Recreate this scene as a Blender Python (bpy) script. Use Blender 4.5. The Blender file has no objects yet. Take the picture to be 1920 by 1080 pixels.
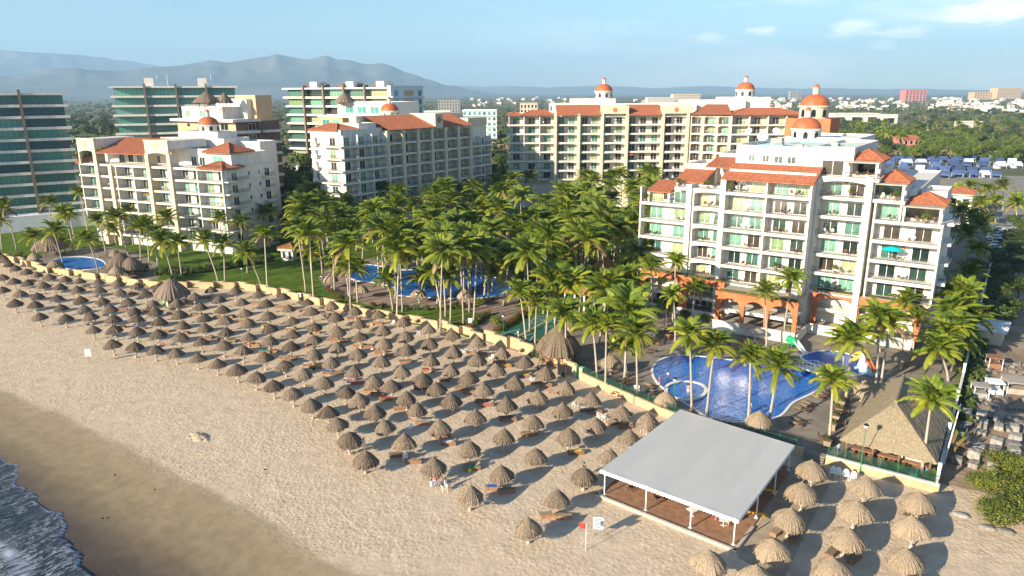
import bpy, math, random
import numpy as np
from mathutils import Matrix, Vector
R_ = math.radians
random.seed(7)
rng = np.random.default_rng(11)
SC = bpy.context.scene
COL = SC.collection

# ------------------------------------------------------------------ camera
# world frame: +x along the beach to the right, +y inland, z up. Camera stands at (0,0,42).
FPX, PITCH, ROLL, CAMH = 1350.0, R_(15.2), R_(0.25), 42.0
CA, SA = math.cos(R_(125)), math.sin(R_(125))
def ray(u, v):
    x = (u - 960) / FPX; y = (v - 540) / FPX
    x, y = x * math.cos(ROLL) - y * math.sin(ROLL), x * math.sin(ROLL) + y * math.cos(ROLL)
    X, Y, Z = x, math.cos(PITCH) - y * math.sin(PITCH), -(math.sin(PITCH) + y * math.cos(PITCH))
    return Vector((X * SA + Y * CA, -X * CA + Y * SA, Z))
def G(u, v, z=0.0):
    r = ray(u, v); t = (z - CAMH) / r.z
    return (r.x * t, r.y * t)
def W(X, Y):
    return (X * SA + Y * CA, -X * CA + Y * SA)
def over(u, v, x, y):
    """point above ground distance of (x, y) seen in direction (u, v)"""
    r = ray(u, v); t = math.hypot(x, y) / math.hypot(r.x, r.y)
    return (r.x * t, r.y * t, CAMH + r.z * t)
cam_d = bpy.data.cameras.new("camera"); cam = bpy.data.objects.new("camera", cam_d); COL.objects.link(cam)
fw = ray(960, 540).normalized(); rt = (ray(1000, 540) - ray(960, 540)).normalized(); up = rt.cross(fw).normalized()
M = Matrix((rt, up, -fw)).transposed().to_4x4(); M.translation = Vector((0, 0, CAMH)); cam.matrix_world = M
cam_d.sensor_width = 36; cam_d.lens = 36 * FPX / 1920; cam_d.clip_end = 60000; cam_d.clip_start = 1
SC.camera = cam
CAMINV = M.inverted()
def scr(x, y, z=0.0):
    p = CAMINV @ Vector((x, y, z)); return (960 + FPX * p.x / -p.z, 540 - FPX * p.y / -p.z)

# ------------------------------------------------------------------ world + sun
SUN_EL = R_(20)
sdir = Vector((-math.cos(R_(73.5)) * math.cos(SUN_EL), -math.sin(R_(73.5)) * math.cos(SUN_EL), math.sin(SUN_EL)))  # towards the sun
wd = bpy.data.worlds.new("World"); SC.world = wd; wd.use_nodes = True
nt = wd.node_tree; nt.nodes.clear()
N = nt.nodes.new; L = nt.links.new
wo = N("ShaderNodeOutputWorld"); bg = N("ShaderNodeBackground"); bg.inputs[1].default_value = 0.062
sky = N("ShaderNodeTexSky"); sky.sky_type = 'NISHITA'; sky.sun_disc = False
sky.sun_elevation = SUN_EL; sky.sun_rotation = math.atan2(sdir.x, sdir.y) % (2 * math.pi)
sky.altitude = 0; sky.air_density = 1.0; sky.dust_density = 0.3; sky.ozone_density = 1.2
tc = N("ShaderNodeTexCoord")
mp = N("ShaderNodeMapping"); mp.inputs['Scale'].default_value = (1.0, 1.0, 5.0)
nz = N("ShaderNodeTexNoise"); nz.inputs['Scale'].default_value = 3.1; nz.inputs['Detail'].default_value = 9; nz.inputs['Roughness'].default_value = 0.62
cr = N("ShaderNodeValToRGB"); cr.color_ramp.elements[0].position = 0.46; cr.color_ramp.elements[1].position = 0.66
cr.color_ramp.elements[0].color = (0, 0, 0, 1); cr.color_ramp.elements[1].color = (1, 1, 1, 1)
mx = N("ShaderNodeMix"); mx.data_type = 'RGBA'
hs = N("ShaderNodeMix"); hs.data_type = 'RGBA'; hs.blend_type = 'MULTIPLY'; hs.inputs['Factor'].default_value = 1.0; hs.inputs['B'].default_value = (0.80, 1.02, 1.20, 1)
# clouds gather in one part of the sky: direction mask
dt = N("ShaderNodeVectorMath"); dt.operation = 'DOT_PRODUCT'
cd = ray(1900, -40).normalized(); dt.inputs[1].default_value = cd
mr = N("ShaderNodeMapRange"); mr.inputs['From Min'].default_value = 0.80; mr.inputs['From Max'].default_value = 0.985
mr.inputs['To Min'].default_value = 0.03; mr.inputs['To Max'].default_value = 0.55
mu = N("ShaderNodeMath"); mu.operation = 'MULTIPLY'
L(tc.outputs['Generated'], mp.inputs['Vector']); L(mp.outputs[0], nz.inputs['Vector']); L(nz.outputs['Fac'], cr.inputs['Fac'])
L(tc.outputs['Generated'], dt.inputs[0]); L(dt.outputs['Value'], mr.inputs['Value'])
L(cr.outputs['Color'], mu.inputs[0]); L(mr.outputs[0], mu.inputs[1])
L(mu.outputs[0], mx.inputs['Factor']); L(sky.outputs[0], hs.inputs['A']); L(hs.outputs['Result'], mx.inputs['A']); mx.inputs['B'].default_value = (14.5, 13.8, 13.2, 1)
prev = mx.outputs['Result']
for cu, cv, wdt, amp in ((1872, 18, .9982, 1.6), (1800, 28, .9990, 1.0), (1600, 52, .9990, .9), (1700, 60, .9990, .7), (1425, 58, .9994, .8), (1330, 68, .9996, .5), (1660, 84, .9996, .5), (420, 66, .9994, -.0)):
    if amp <= 0: continue
    c_d = ray(cu, cv).normalized()
    sc_ = N("ShaderNodeVectorMath"); sc_.operation = 'SUBTRACT'; sc_.inputs[1].default_value = c_d; L(tc.outputs['Generated'], sc_.inputs[0])
    st_ = N("ShaderNodeVectorMath"); st_.operation = 'MULTIPLY'; st_.inputs[1].default_value = (1, 1, 2.6); L(sc_.outputs[0], st_.inputs[0])
    ln_ = N("ShaderNodeVectorMath"); ln_.operation = 'LENGTH'; L(st_.outputs[0], ln_.inputs[0])
    rad_ = math.sqrt(2 * (1 - wdt)); m1 = N("ShaderNodeMapRange"); m1.inputs['From Min'].default_value = rad_; m1.inputs['From Max'].default_value = rad_ * .1; L(ln_.outputs['Value'], m1.inputs['Value'])
    nn = N("ShaderNodeTexNoise"); nn.inputs['Scale'].default_value = 26; nn.inputs['Detail'].default_value = 8; nn.inputs['Roughness'].default_value = .62; L(mp.outputs[0], nn.inputs['Vector'])
    a1 = N("ShaderNodeMath"); a1.operation = 'MULTIPLY_ADD'; L(m1.outputs[0], a1.inputs[0]); a1.inputs[1].default_value = .55; L(nn.outputs['Fac'], a1.inputs[2])
    m2 = N("ShaderNodeMapRange"); m2.inputs['From Min'].default_value = .70; m2.inputs['From Max'].default_value = .95; m2.inputs['To Max'].default_value = min(1, .6 * amp); L(a1.outputs[0], m2.inputs['Value'])
    x1 = N("ShaderNodeMix"); x1.data_type = 'RGBA'; L(m2.outputs[0], x1.inputs['Factor']); L(prev, x1.inputs['A']); x1.inputs['B'].default_value = (17, 16, 15, 1); prev = x1.outputs['Result']
L(prev, bg.inputs[0]); L(bg.outputs[0], wo.inputs[0])

sl = bpy.data.lights.new("sun", 'SUN'); sl.energy = 5.0; sl.angle = R_(0.6); sl.color = (1.0, 0.87, 0.66)
so = bpy.data.objects.new("sun", sl); COL.objects.link(so)
so.rotation_euler = sdir.to_track_quat('Z', 'Y').to_euler(); so.location = (0, 0, 300)

SC.view_settings.view_transform = 'Standard'; SC.view_settings.look = 'None'
SC.view_settings.exposure = 1.35; SC.view_settings.gamma = 1.0; SC.view_settings.use_curve_mapping = False
SC.render.engine = 'CYCLES'
SC.cycles.max_bounces = 6; SC.cycles.diffuse_bounces = 3; SC.cycles.glossy_bounces = 3; SC.cycles.transmission_bounces = 4
SC.cycles.transparent_max_bounces = 8; SC.cycles.volume_bounces = 0
SC.cycles.sample_clamp_indirect = 6; SC.cycles.use_denoising = True

# ------------------------------------------------------------------ materials
def mat(name, col, rough=0.8, var=0.0, vscale=1.0, bump=0.0, bscale=8.0, col2=None, metal=0.0, objrand=0.0, spec=0.3, stretch=None, bdist=0.03):
    m = bpy.data.materials.new(name); m.use_nodes = True
    t = m.node_tree; b = t.nodes["Principled BSDF"]
    b.inputs['Roughness'].default_value = rough; b.inputs['Metallic'].default_value = metal
    b.inputs['Specular IOR Level'].default_value = spec
    src = None
    c2 = col2 if col2 else tuple(max(0, c * (1 - var)) for c in col)
    tcn = t.nodes.new("ShaderNodeTexCoord"); vec = tcn.outputs['Object']
    if stretch:
        mpn = t.nodes.new("ShaderNodeMapping"); mpn.inputs['Scale'].default_value = stretch
        t.links.new(vec, mpn.inputs[0]); vec = mpn.outputs[0]
    if var or col2:
        n = t.nodes.new("ShaderNodeTexNoise"); n.inputs['Scale'].default_value = vscale; n.inputs['Detail'].default_value = 6
        t.links.new(vec, n.inputs['Vector'])
        r = t.nodes.new("ShaderNodeValToRGB"); r.color_ramp.elements[0].position = 0.36; r.color_ramp.elements[1].position = 0.64
        r.color_ramp.elements[0].color = (*c2, 1); r.color_ramp.elements[1].color = (*col, 1)
        t.links.new(n.outputs['Fac'], r.inputs[0]); src = r.outputs[0]
    if objrand:
        oi = t.nodes.new("ShaderNodeObjectInfo"); h = t.nodes.new("ShaderNodeHueSaturation")
        rr = t.nodes.new("ShaderNodeMapRange"); rr.inputs['To Min'].default_value = 1 - objrand; rr.inputs['To Max'].default_value = 1 + objrand
        t.links.new(oi.outputs['Random'], rr.inputs[0]); t.links.new(rr.outputs[0], h.inputs['Value'])
        if src: t.links.new(src, h.inputs['Color'])
        else: h.inputs['Color'].default_value = (*col, 1)
        src = h.outputs[0]
    if src: t.links.new(src, b.inputs['Base Color'])
    else: b.inputs['Base Color'].default_value = (*col, 1)
    if bump:
        n2 = t.nodes.new("ShaderNodeTexNoise"); n2.inputs['Scale'].default_value = bscale; n2.inputs['Detail'].default_value = 5
        t.links.new(vec, n2.inputs['Vector'])
        bp = t.nodes.new("ShaderNodeBump"); bp.inputs['Strength'].default_value = bump; bp.inputs['Distance'].default_value = bdist
        t.links.new(n2.outputs['Fac'], bp.inputs['Height']); t.links.new(bp.outputs[0], b.inputs['Normal'])
    return m

def leafmat(name, col, col2, vscale=0.6, trans=0.35, objrand=0.15, rough=0.5):
    m = mat(name, col, rough, col2=col2, vscale=vscale, objrand=objrand, spec=0.35)
    t = m.node_tree; b = t.nodes["Principled BSDF"]; out = t.nodes["Material Output"]
    tr = t.nodes.new("ShaderNodeBsdfTranslucent"); ms = t.nodes.new("ShaderNodeMixShader"); ms.inputs[0].default_value = trans
    src = b.inputs['Base Color'].links[0].from_socket
    g = t.nodes.new("ShaderNodeHueSaturation"); g.inputs['Value'].default_value = 1.3; g.inputs['Hue'].default_value = 0.49
    t.links.new(src, g.inputs['Color']); t.links.new(g.outputs[0], tr.inputs['Color'])
    t.links.new(b.outputs[0], ms.inputs[1]); t.links.new(tr.outputs[0], ms.inputs[2]); t.links.new(ms.outputs[0], out.inputs['Surface'])
    return m

MT = {}
MT['white'] = mat('white_stucco', (0.74, 0.70, 0.63), 0.85, var=0.17, vscale=1.1, bump=0.15, bscale=6, stretch=(1, 1, .22))
MT['cream'] = mat('cream_stucco', (0.68, 0.57, 0.42), 0.85, var=0.15, vscale=1.1, stretch=(1, 1, .22))
MT['orange'] = mat('orange_stucco', (0.60, 0.19, 0.08), 0.85, var=0.25, vscale=0.8)
MT['domeorange'] = mat('dome_glaze', (0.50, 0.135, 0.055), 0.55, var=0.25, vscale=0.9)
MT['tile'] = mat('terracotta_tile', (0.46, 0.155, 0.075), 0.8, col2=(0.30, 0.105, 0.055), vscale=1.6, bump=0.4, bscale=5)
MT['tan'] = mat('tan_stucco', (0.62, 0.42, 0.24), 0.85, var=0.1, vscale=0.5)
MT['brown'] = mat('brown_cladding', (0.17, 0.115, 0.085), 0.7, var=0.3, vscale=0.8)
MT['grey'] = mat('grey_concrete', (0.38, 0.36, 0.34), 0.9, var=0.25, vscale=0.9)
MT['bluewhite'] = mat('cool_white_render', (0.72, 0.74, 0.76), 0.8, var=0.08, vscale=0.4)
MT['deckfloor'] = mat('terrace_floor', (0.42, 0.36, 0.30), 0.85, var=0.2, vscale=1.2)
MT['rail'] = mat('dark_iron', (0.05, 0.045, 0.04), 0.5, metal=0.3)
MT['whitemetal'] = mat('white_paint_metal', (0.8, 0.8, 0.8), 0.4)
MT['greenmetal'] = mat('green_paint_metal', (0.03, 0.22, 0.12), 0.4)
MT['wood'] = mat('weathered_wood', (0.24, 0.15, 0.09), 0.8, var=0.4, vscale=4, stretch=(1, 1, 6))
MT['trunk'] = mat('palm_trunk', (0.50, 0.43, 0.35), 0.9, col2=(0.33, 0.275, 0.22), vscale=3.0, stretch=(1, 1, 5), bump=0.6, bscale=4, objrand=0.15)
MT['bark'] = mat('bark', (0.16, 0.12, 0.09), 0.9, var=0.4, vscale=3)
MT['thatch'] = mat('grey_thatch', (0.27, 0.205, 0.15), 0.95, col2=(0.12, 0.092, 0.068), vscale=9, stretch=(1, 1, 0.25), bump=1.0, bscale=22, objrand=0.22, spec=0.1, bdist=0.05)
MT['thatchshade'] = mat('shaded_thatch', (0.22, 0.165, 0.12), 0.95, col2=(0.095, 0.072, 0.054), vscale=9, stretch=(1, 1, 0.25), bump=1.0, bscale=22, objrand=0.25, spec=0.1, bdist=0.05)  # grey thatch again, its shaded look painted in as a darker colour
MT['thatchpale'] = mat('pale_thatch', (0.37, 0.285, 0.20), 0.95, col2=(0.24, 0.185, 0.13), vscale=9, stretch=(1, 1, 0.25), bump=1.0, bscale=22, objrand=0.12, spec=0.1, bdist=0.05)
MT['thatchrust'] = mat('rust_thatch', (0.42, 0.21, 0.09), 0.95, col2=(0.24, 0.115, 0.05), vscale=3, bump=1.0, bscale=10, spec=0.1, bdist=0.08)
MT['thatchbig'] = mat('palm_leaf_roof', (0.34, 0.275, 0.185), 0.95, col2=(0.23, 0.185, 0.12), vscale=5.5, bump=1.0, bscale=8, spec=0.1, bdist=0.1)
MT['postpale'] = mat('pale_post', (0.55, 0.47, 0.38), 0.9, var=0.2, vscale=3)
MT['bed'] = mat('bed_brick', (0.36, 0.185, 0.105), 0.85, var=0.3, vscale=5, objrand=0.25)
MT['bedtop'] = mat('bed_slats', (0.36, 0.27, 0.19), 0.8, var=0.35, vscale=5, objrand=0.3)
MT['stone'] = mat('pale_stone', (0.33, 0.31, 0.285), 0.95, var=0.35, vscale=2.0, objrand=0.3)
MT['palm'] = leafmat('palm_leaf', (0.21, 0.27, 0.02), (0.075, 0.125, 0.013), vscale=0.6, trans=.24)
MT['palmyellow'] = leafmat('palm_leaf_yellow', (0.37, 0.37, 0.03), (0.18, 0.22, 0.02), vscale=0.6, trans=.27)
MT['palmdry'] = leafmat('palm_leaf_dry', (0.34, 0.24, 0.10), (0.20, 0.13, 0.06), vscale=0.6, trans=0.15)
MT['leaf'] = leafmat('broad_leaf', (0.095, 0.13, 0.03), (0.045, 0.075, 0.018), vscale=0.35, trans=0.25, objrand=0.3)
MT['leafbright'] = leafmat('bright_leaf', (0.20, 0.24, 0.03), (0.085, 0.13, 0.02), vscale=0.5, trans=0.3, objrand=0.25)
MT['leafbrown'] = leafmat('dry_leaf', (0.24, 0.19, 0.10), (0.14, 0.12, 0.06), vscale=0.3, trans=0.2, objrand=0.25)
MT['leafthick'] = leafmat('sea_grape_leaf', (0.30, 0.30, 0.04), (0.16, 0.19, 0.03), vscale=1.2, trans=0.3)
MT['bloom'] = mat('red_bloom', (0.45, 0.09, 0.06), 0.7, var=0.4, vscale=4)
MT['black'] = mat('black_paint', (0.015, 0.015, 0.018), 0.5)
MT['red'] = mat('red_cloth', (0.65, 0.05, 0.04), 0.8)
MT['bluecloth'] = mat('blue_tarp', (0.07, 0.11, 0.24), 0.6, var=0.3, vscale=0.6, objrand=0.3)
MT['palecloth'] = mat('pale_tarp', (0.55, 0.62, 0.72), 0.7, var=0.2, vscale=0.6)
MT['turq'] = mat('turquoise_cloth', (0.0, 0.55, 0.62), 0.7)
MT['yellow'] = mat('yellow_plastic', (0.85, 0.50, 0.03), 0.35)
MT['skyplastic'] = mat('light_blue_plastic', (0.35, 0.65, 0.8), 0.35)
MT['greenplastic'] = mat('green_plastic', (0.02, 0.40, 0.16), 0.35)
MT['plastic'] = mat('white_plastic', (0.82, 0.80, 0.76), 0.4)
MT['skin'] = mat('skin', (0.50, 0.29, 0.19), 0.6)
MT['hair'] = mat('hair', (0.03, 0.02, 0.015), 0.7)
MT['cloth'] = mat('beachwear', (0.5, 0.5, 0.52), 0.9, objrand=0.6)
MT['canvas'] = mat('canopy_canvas', (0.47, 0.465, 0.45), 0.6, col2=(0.44, 0.435, 0.425), vscale=0.35, stretch=(1.6, 0.3, 1))
MT['scallop'] = mat('white_valance', (0.82, 0.82, 0.82), 0.6)
MT['brickfloor'] = mat('brick_floor', (0.36, 0.20, 0.12), 0.85, var=0.3, vscale=1.5)
MT['beigewall'] = mat('beige_wall', (0.55, 0.40, 0.24), 0.9, var=0.2, vscale=0.7)
MT['pink'] = mat('pink_render', (0.62, 0.20, 0.17), 0.85, var=0.1, vscale=0.2)
MT['chairbrown'] = mat('brown_wicker', (0.16, 0.08, 0.05), 0.7, objrand=0.4)

def glassmat(name, cols, rough=0.12):
    m = bpy.data.materials.new(name); m.use_nodes = True; t = m.node_tree; b = t.nodes["Principled BSDF"]
    oi = t.nodes.new("ShaderNodeObjectInfo"); r = t.nodes.new("ShaderNodeValToRGB"); r.color_ramp.interpolation = 'CONSTANT'
    while len(r.color_ramp.elements) < len(cols): r.color_ramp.elements.new(0.5)
    for i, c in enumerate(cols):
        r.color_ramp.elements[i].position = i / len(cols); r.color_ramp.elements[i].color = (*c, 1)
    # curtain folds
    tcn = t.nodes.new("ShaderNodeTexCoord"); n = t.nodes.new("ShaderNodeTexNoise"); n.inputs['Scale'].default_value = 1.3
    mpn = t.nodes.new("ShaderNodeMapping"); mpn.inputs['Scale'].default_value = (5, 5, 0.4)
    t.links.new(tcn.outputs['Object'], mpn.inputs[0]); t.links.new(mpn.outputs[0], n.inputs['Vector'])
    h = t.nodes.new("ShaderNodeHueSaturation"); q = t.nodes.new("ShaderNodeMapRange"); q.inputs['To Min'].default_value = 0.3; q.inputs['To Max'].default_value = 1.7
    t.links.new(n.outputs['Fac'], q.inputs[0]); t.links.new(q.outputs[0], h.inputs['Value'])
    t.links.new(oi.outputs['Random'], r.inputs[0]); t.links.new(r.outputs[0], h.inputs['Color']); t.links.new(h.outputs[0], b.inputs['Base Color'])
    b.inputs['Roughness'].default_value = rough; b.inputs['Specular IOR Level'].default_value = 0.6
    return m
MT['glass'] = glassmat('green_glass', [(0.05, 0.13, 0.10), (0.20, 0.30, 0.15), (0.015, 0.03, 0.028), (0.16, 0.34, 0.25), (0.05, 0.04, 0.03), (0.34, 0.36, 0.20), (0.08, 0.20, 0.15), (0.03, 0.06, 0.05)])
MT['teal'] = glassmat('teal_glass', [(0.06, 0.22, 0.20), (0.10, 0.30, 0.26), (0.03, 0.10, 0.11), (0.16, 0.40, 0.32)], 0.08)
MT['darkglass'] = glassmat('dark_glass', [(0.02, 0.03, 0.035), (0.04, 0.05, 0.05), (0.015, 0.02, 0.02)], 0.1)

# ------------------------------------------------------------------ mesh builder
class MB:
    def __init__(s, T=None): s.V = []; s.F = []; s.I = []; s.m = 0; s.T = T
    def v(s, p):
        if s.T: p = s.T(p)
        s.V.append(tuple(p)); return len(s.V) - 1
    def f(s, *pts):
        s.F.append(tuple(s.v(p) for p in pts)); s.I.append(s.m)
    def box(s, x0, x1, y0, y1, z0, z1):
        i = [s.v(p) for p in ((x0, y0, z0), (x1, y0, z0), (x1, y1, z0), (x0, y1, z0), (x0, y0, z1), (x1, y0, z1), (x1, y1, z1), (x0, y1, z1))]
        for q in ((0, 3, 2, 1), (4, 5, 6, 7), (0, 1, 5, 4), (1, 2, 6, 5), (2, 3, 7, 6), (3, 0, 4, 7)):
            s.F.append(tuple(i[k] for k in q)); s.I.append(s.m)
    def prism(s, poly, z0, z1, bottom=False):
        n = len(poly); b = [s.v((p[0], p[1], z0)) for p in poly]; t = [s.v((p[0], p[1], z1)) for p in poly]
        s.F.append(tuple(t)); s.I.append(s.m)
        if bottom: s.F.append(tuple(reversed(b))); s.I.append(s.m)
        for k in range(n):
            s.F.append((b[k], b[(k + 1) % n], t[(k + 1) % n], t[k])); s.I.append(s.m)
    def tube(s, pts, rad, n=8, caps=True):
        pts = [Vector(p) for p in pts]
        if not hasattr(rad, '__len__'): rad = [rad] * len(pts)
        rings = []
        for k, p in enumerate(pts):
            d = (pts[min(k + 1, len(pts) - 1)] - pts[max(k - 1, 0)]).normalized()
            a = d.cross(Vector((0, 0, 1)) if abs(d.z) < 0.9 else Vector((1, 0, 0))).normalized(); b = d.cross(a)
            rings.append([s.v(p + (a * math.cos(2 * math.pi * j / n) + b * math.sin(2 * math.pi * j / n)) * rad[k]) for j in range(n)])
        for k in range(len(rings) - 1):
            for j in range(n):
                s.F.append((rings[k][j], rings[k][(j + 1) % n], rings[k + 1][(j + 1) % n], rings[k + 1][j])); s.I.append(s.m)
        if caps:
            s.F.append(tuple(reversed(rings[0]))); s.I.append(s.m); s.F.append(tuple(rings[-1])); s.I.append(s.m)
    def lathe(s, prof, n=24, cx=0, cy=0):
        rings = []
        for r, z in prof:
            rings.append([s.v((cx + r * math.cos(2 * math.pi * j / n), cy + r * math.sin(2 * math.pi * j / n), z)) for j in range(n)] if r > 1e-6 else [s.v((cx, cy, z))])
        for k in range(len(rings) - 1):
            a, b = rings[k], rings[k + 1]
            for j in range(n):
                j2 = (j + 1) % n
                if len(a) == 1 and len(b) == 1: continue
                if len(a) == 1: s.F.append((a[0], b[j2], b[j]))
                elif len(b) == 1: s.F.append((a[j], a[j2], b[0]))
                else: s.F.append((a[j], a[j2], b[j2], b[j]))
                s.I.append(s.m)
    def mesh(s, name, mats, smooth=False):
        me = bpy.data.meshes.new(name); me.from_pydata(s.V, [], s.F)
        for m in (mats if isinstance(mats, (list, tuple)) else [mats]): me.materials.append(MT[m] if isinstance(m, str) else m)
        me.polygons.foreach_set('material_index', s.I)
        if smooth: me.polygons.foreach_set('use_smooth', [True] * len(s.F))
        me.update(); return me
    def build(s, name, mats, parent=None, smooth=False, loc=None, rotz=0):
        return link(s.mesh(name, mats, smooth), name, parent, loc, rotz)

def link(me, name, parent=None, loc=None, rotz=0, scale=None):
    o = bpy.data.objects.new(name, me); COL.objects.link(o)
    if parent: o.parent = parent
    if loc: o.location = loc
    if rotz: o.rotation_euler = (0, 0, rotz)
    if scale: o.scale = scale if hasattr(scale, '__len__') else (scale,) * 3
    return o
def tag(o, label=None, cat=None, group=None, kind=None):
    if label: o['label'] = label
    if cat: o['category'] = cat
    if group: o['group'] = group
    if kind: o['kind'] = kind
    return o
def empty(name, loc=(0, 0, 0), rotz=0, **k):
    o = bpy.data.objects.new(name, None); COL.objects.link(o); o.location = loc; o.rotation_euler = (0, 0, rotz); o.empty_display_size = 0.5
    return tag(o, **k)
def TR(ox, oy, deg, oz=0):
    c, s_ = math.cos(R_(deg)), math.sin(R_(deg))
    return lambda p: (ox + p[0] * c - p[1] * s_, oy + p[0] * s_ + p[1] * c, p[2] + oz)
ONES = "first second third fourth fifth sixth seventh eighth ninth tenth eleventh twelfth thirteenth fourteenth fifteenth sixteenth seventeenth eighteenth nineteenth".split()
TENS = {2: 'twent', 3: 'thirt', 4: 'fort', 5: 'fift', 6: 'sixt', 7: 'sevent', 8: 'eight', 9: 'ninet'}
def nth(n):
    if n < 20: return ONES[n - 1]
    if n == 100: return 'hundredth'
    if n > 100: return ('hundred-and-' if n < 200 else 'twohundred-and-') + nth(n - (n // 100) * 100)
    if n % 10 == 0: return TENS[n // 10] + 'ieth'
    return TENS[n // 10] + 'y-' + ONES[n % 10 - 1]
def fastmesh(name, verts, faces, mats, midx=None, smooth=False):
    """verts (n,3), faces (m,k) numpy, all the same size k"""
    me = bpy.data.meshes.new(name); k = faces.shape[1]; m = faces.shape[0]
    me.vertices.add(len(verts)); me.vertices.foreach_set('co', np.asarray(verts, dtype=np.float32).ravel())
    me.loops.add(m * k); me.loops.foreach_set('vertex_index', faces.astype(np.int32).ravel())
    me.polygons.add(m); me.polygons.foreach_set('loop_start', np.arange(0, m * k, k, dtype=np.int32)); me.polygons.foreach_set('loop_total', np.full(m, k, dtype=np.int32))
    for x in mats: me.materials.append(MT[x] if isinstance(x, str) else x)
    if midx is not None: me.polygons.foreach_set('material_index', np.asarray(midx, dtype=np.int32))
    if smooth: me.polygons.foreach_set('use_smooth', np.ones(m, dtype=bool))
    me.update(calc_edges=True); return me

# ------------------------------------------------------------------ ground sheets
def nodes(m): return m.node_tree, m.node_tree.nodes.new, m.node_tree.links.new

def sandmat():
    m = bpy.data.materials.new('beach_sand'); m.use_nodes = True; t, n, l = nodes(m); b = t.nodes["Principled BSDF"]
    b.inputs['Specular IOR Level'].default_value = 0.15
    tcn = n("ShaderNodeTexCoord"); sx = n("ShaderNodeSeparateXYZ"); l(tcn.outputs['Object'], sx.inputs[0])
    big = n("ShaderNodeTexNoise"); big.inputs['Scale'].default_value = 0.09; big.inputs['Detail'].default_value = 6; l(tcn.outputs['Object'], big.inputs['Vector'])
    add = n("ShaderNodeMath"); add.operation = 'MULTIPLY_ADD'; l(big.outputs['Fac'], add.inputs[0]); add.inputs[1].default_value = 5.0; l(sx.outputs['Y'], add.inputs[2])
    rp = n("ShaderNodeMapRange"); rp.inputs['From Min'].default_value = 26; rp.inputs['From Max'].default_value = 46; l(add.outputs[0], rp.inputs[0])
    cr = n("ShaderNodeValToRGB"); e = cr.color_ramp.elements
    e[0].position = 0.0; e[0].color = (0.055, 0.042, 0.034, 1); e[1].position = 1.0; e[1].color = (0.58, 0.455, 0.325, 1)
    for p, c in ((0.16, (0.09, 0.068, 0.052)), (0.30, (0.18, 0.135, 0.085)), (0.44, (0.275, 0.215, 0.13)), (0.62, (0.315, 0.245, 0.15)), (0.72, (0.35, 0.275, 0.18)), (0.78, (0.53, 0.42, 0.305))):
        q = e.new(p); q.color = (*c, 1)
    l(rp.outputs[0], cr.inputs[0])
    # patchy tone
    n2 = n("ShaderNodeTexNoise"); n2.inputs['Scale'].default_value = 0.6; n2.inputs['Detail'].default_value = 12; n2.inputs['Roughness'].default_value = 0.75; l(tcn.outputs['Object'], n2.inputs['Vector'])
    h = n("ShaderNodeHueSaturation"); q = n("ShaderNodeMapRange"); q.inputs['From Min'].default_value = 0.3; q.inputs['From Max'].default_value = 0.7; q.inputs['To Min'].default_value = 0.74; q.inputs['To Max'].default_value = 1.16
    l(n2.outputs['Fac'], q.inputs[0]); l(q.outputs[0], h.inputs['Value']); l(cr.outputs[0], h.inputs['Color']); l(h.outputs[0], b.inputs['Base Color'])
    # footprints: only on the dry part
    vo = n("ShaderNodeTexVoronoi"); vo.feature = 'SMOOTH_F1'; vo.inputs['Scale'].default_value = 2.8; vo.inputs['Smoothness'].default_value = 0.4
    mpn = n("ShaderNodeMapping"); mpn.inputs['Scale'].default_value = (1.0, 0.75, 1.0); wn = n("ShaderNodeTexNoise"); wn.inputs['Scale'].default_value = 1.2
    mxv = n("ShaderNodeMix"); mxv.data_type = 'RGBA'; mxv.inputs['Factor'].default_value = 0.12
    l(tcn.outputs['Object'], mpn.inputs[0]); l(tcn.outputs['Object'], wn.inputs['Vector']); l(mpn.outputs[0], mxv.inputs['A']); l(wn.outputs['Color'], mxv.inputs['B']); l(mxv.outputs['Result'], vo.inputs['Vector'])
    n3 = n("ShaderNodeTexNoise"); n3.inputs['Scale'].default_value = 3.2; n3.inputs['Detail'].default_value = 4; l(tcn.outputs['Object'], n3.inputs['Vector'])
    ad = n("ShaderNodeMath"); ad.operation = 'MULTIPLY_ADD'; l(n3.outputs['Fac'], ad.inputs[0]); ad.inputs[1].default_value = 1.3; l(vo.outputs['Distance'], ad.inputs[2])
    msk = n("ShaderNodeMapRange"); msk.inputs['From Min'].default_value = 38.5; msk.inputs['From Max'].default_value = 41.5; msk.inputs['To Min'].default_value = 0.10; l(add.outputs[0], msk.inputs[0])
    ml = n("ShaderNodeMath"); ml.operation = 'MULTIPLY'; l(ad.outputs[0], ml.inputs[0])
    pth = n("ShaderNodeTexNoise"); pth.inputs['Scale'].default_value = 0.085; pth.inputs['Detail'].default_value = 4; pth.inputs['Distortion'].default_value = 1.2; l(tcn.outputs['Object'], pth.inputs['Vector'])
    pr_ = n("ShaderNodeMapRange"); pr_.inputs['From Min'].default_value = 0.38; pr_.inputs['From Max'].default_value = 0.58; pr_.inputs['To Min'].default_value = 0.45; l(pth.outputs['Fac'], pr_.inputs[0])
    mk = n("ShaderNodeMath"); mk.operation = 'MULTIPLY'; l(msk.outputs[0], mk.inputs[0]); l(pr_.outputs[0], mk.inputs[1]); l(mk.outputs[0], ml.inputs[1])
    bp = n("ShaderNodeBump"); bp.inputs['Strength'].default_value = 0.85; bp.inputs['Distance'].default_value = 0.07; l(ml.outputs[0], bp.inputs['Height']); l(bp.outputs[0], b.inputs['Normal'])
    rr = n("ShaderNodeMapRange"); rr.inputs['From Min'].default_value = 30; rr.inputs['From Max'].default_value = 36; rr.inputs['To Min'].default_value = 0.35; rr.inputs['To Max'].default_value = 0.95
    l(add.outputs[0], rr.inputs[0]); l(rr.outputs[0], b.inputs['Roughness'])
    return m
MT['sand'] = sandmat()

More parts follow.
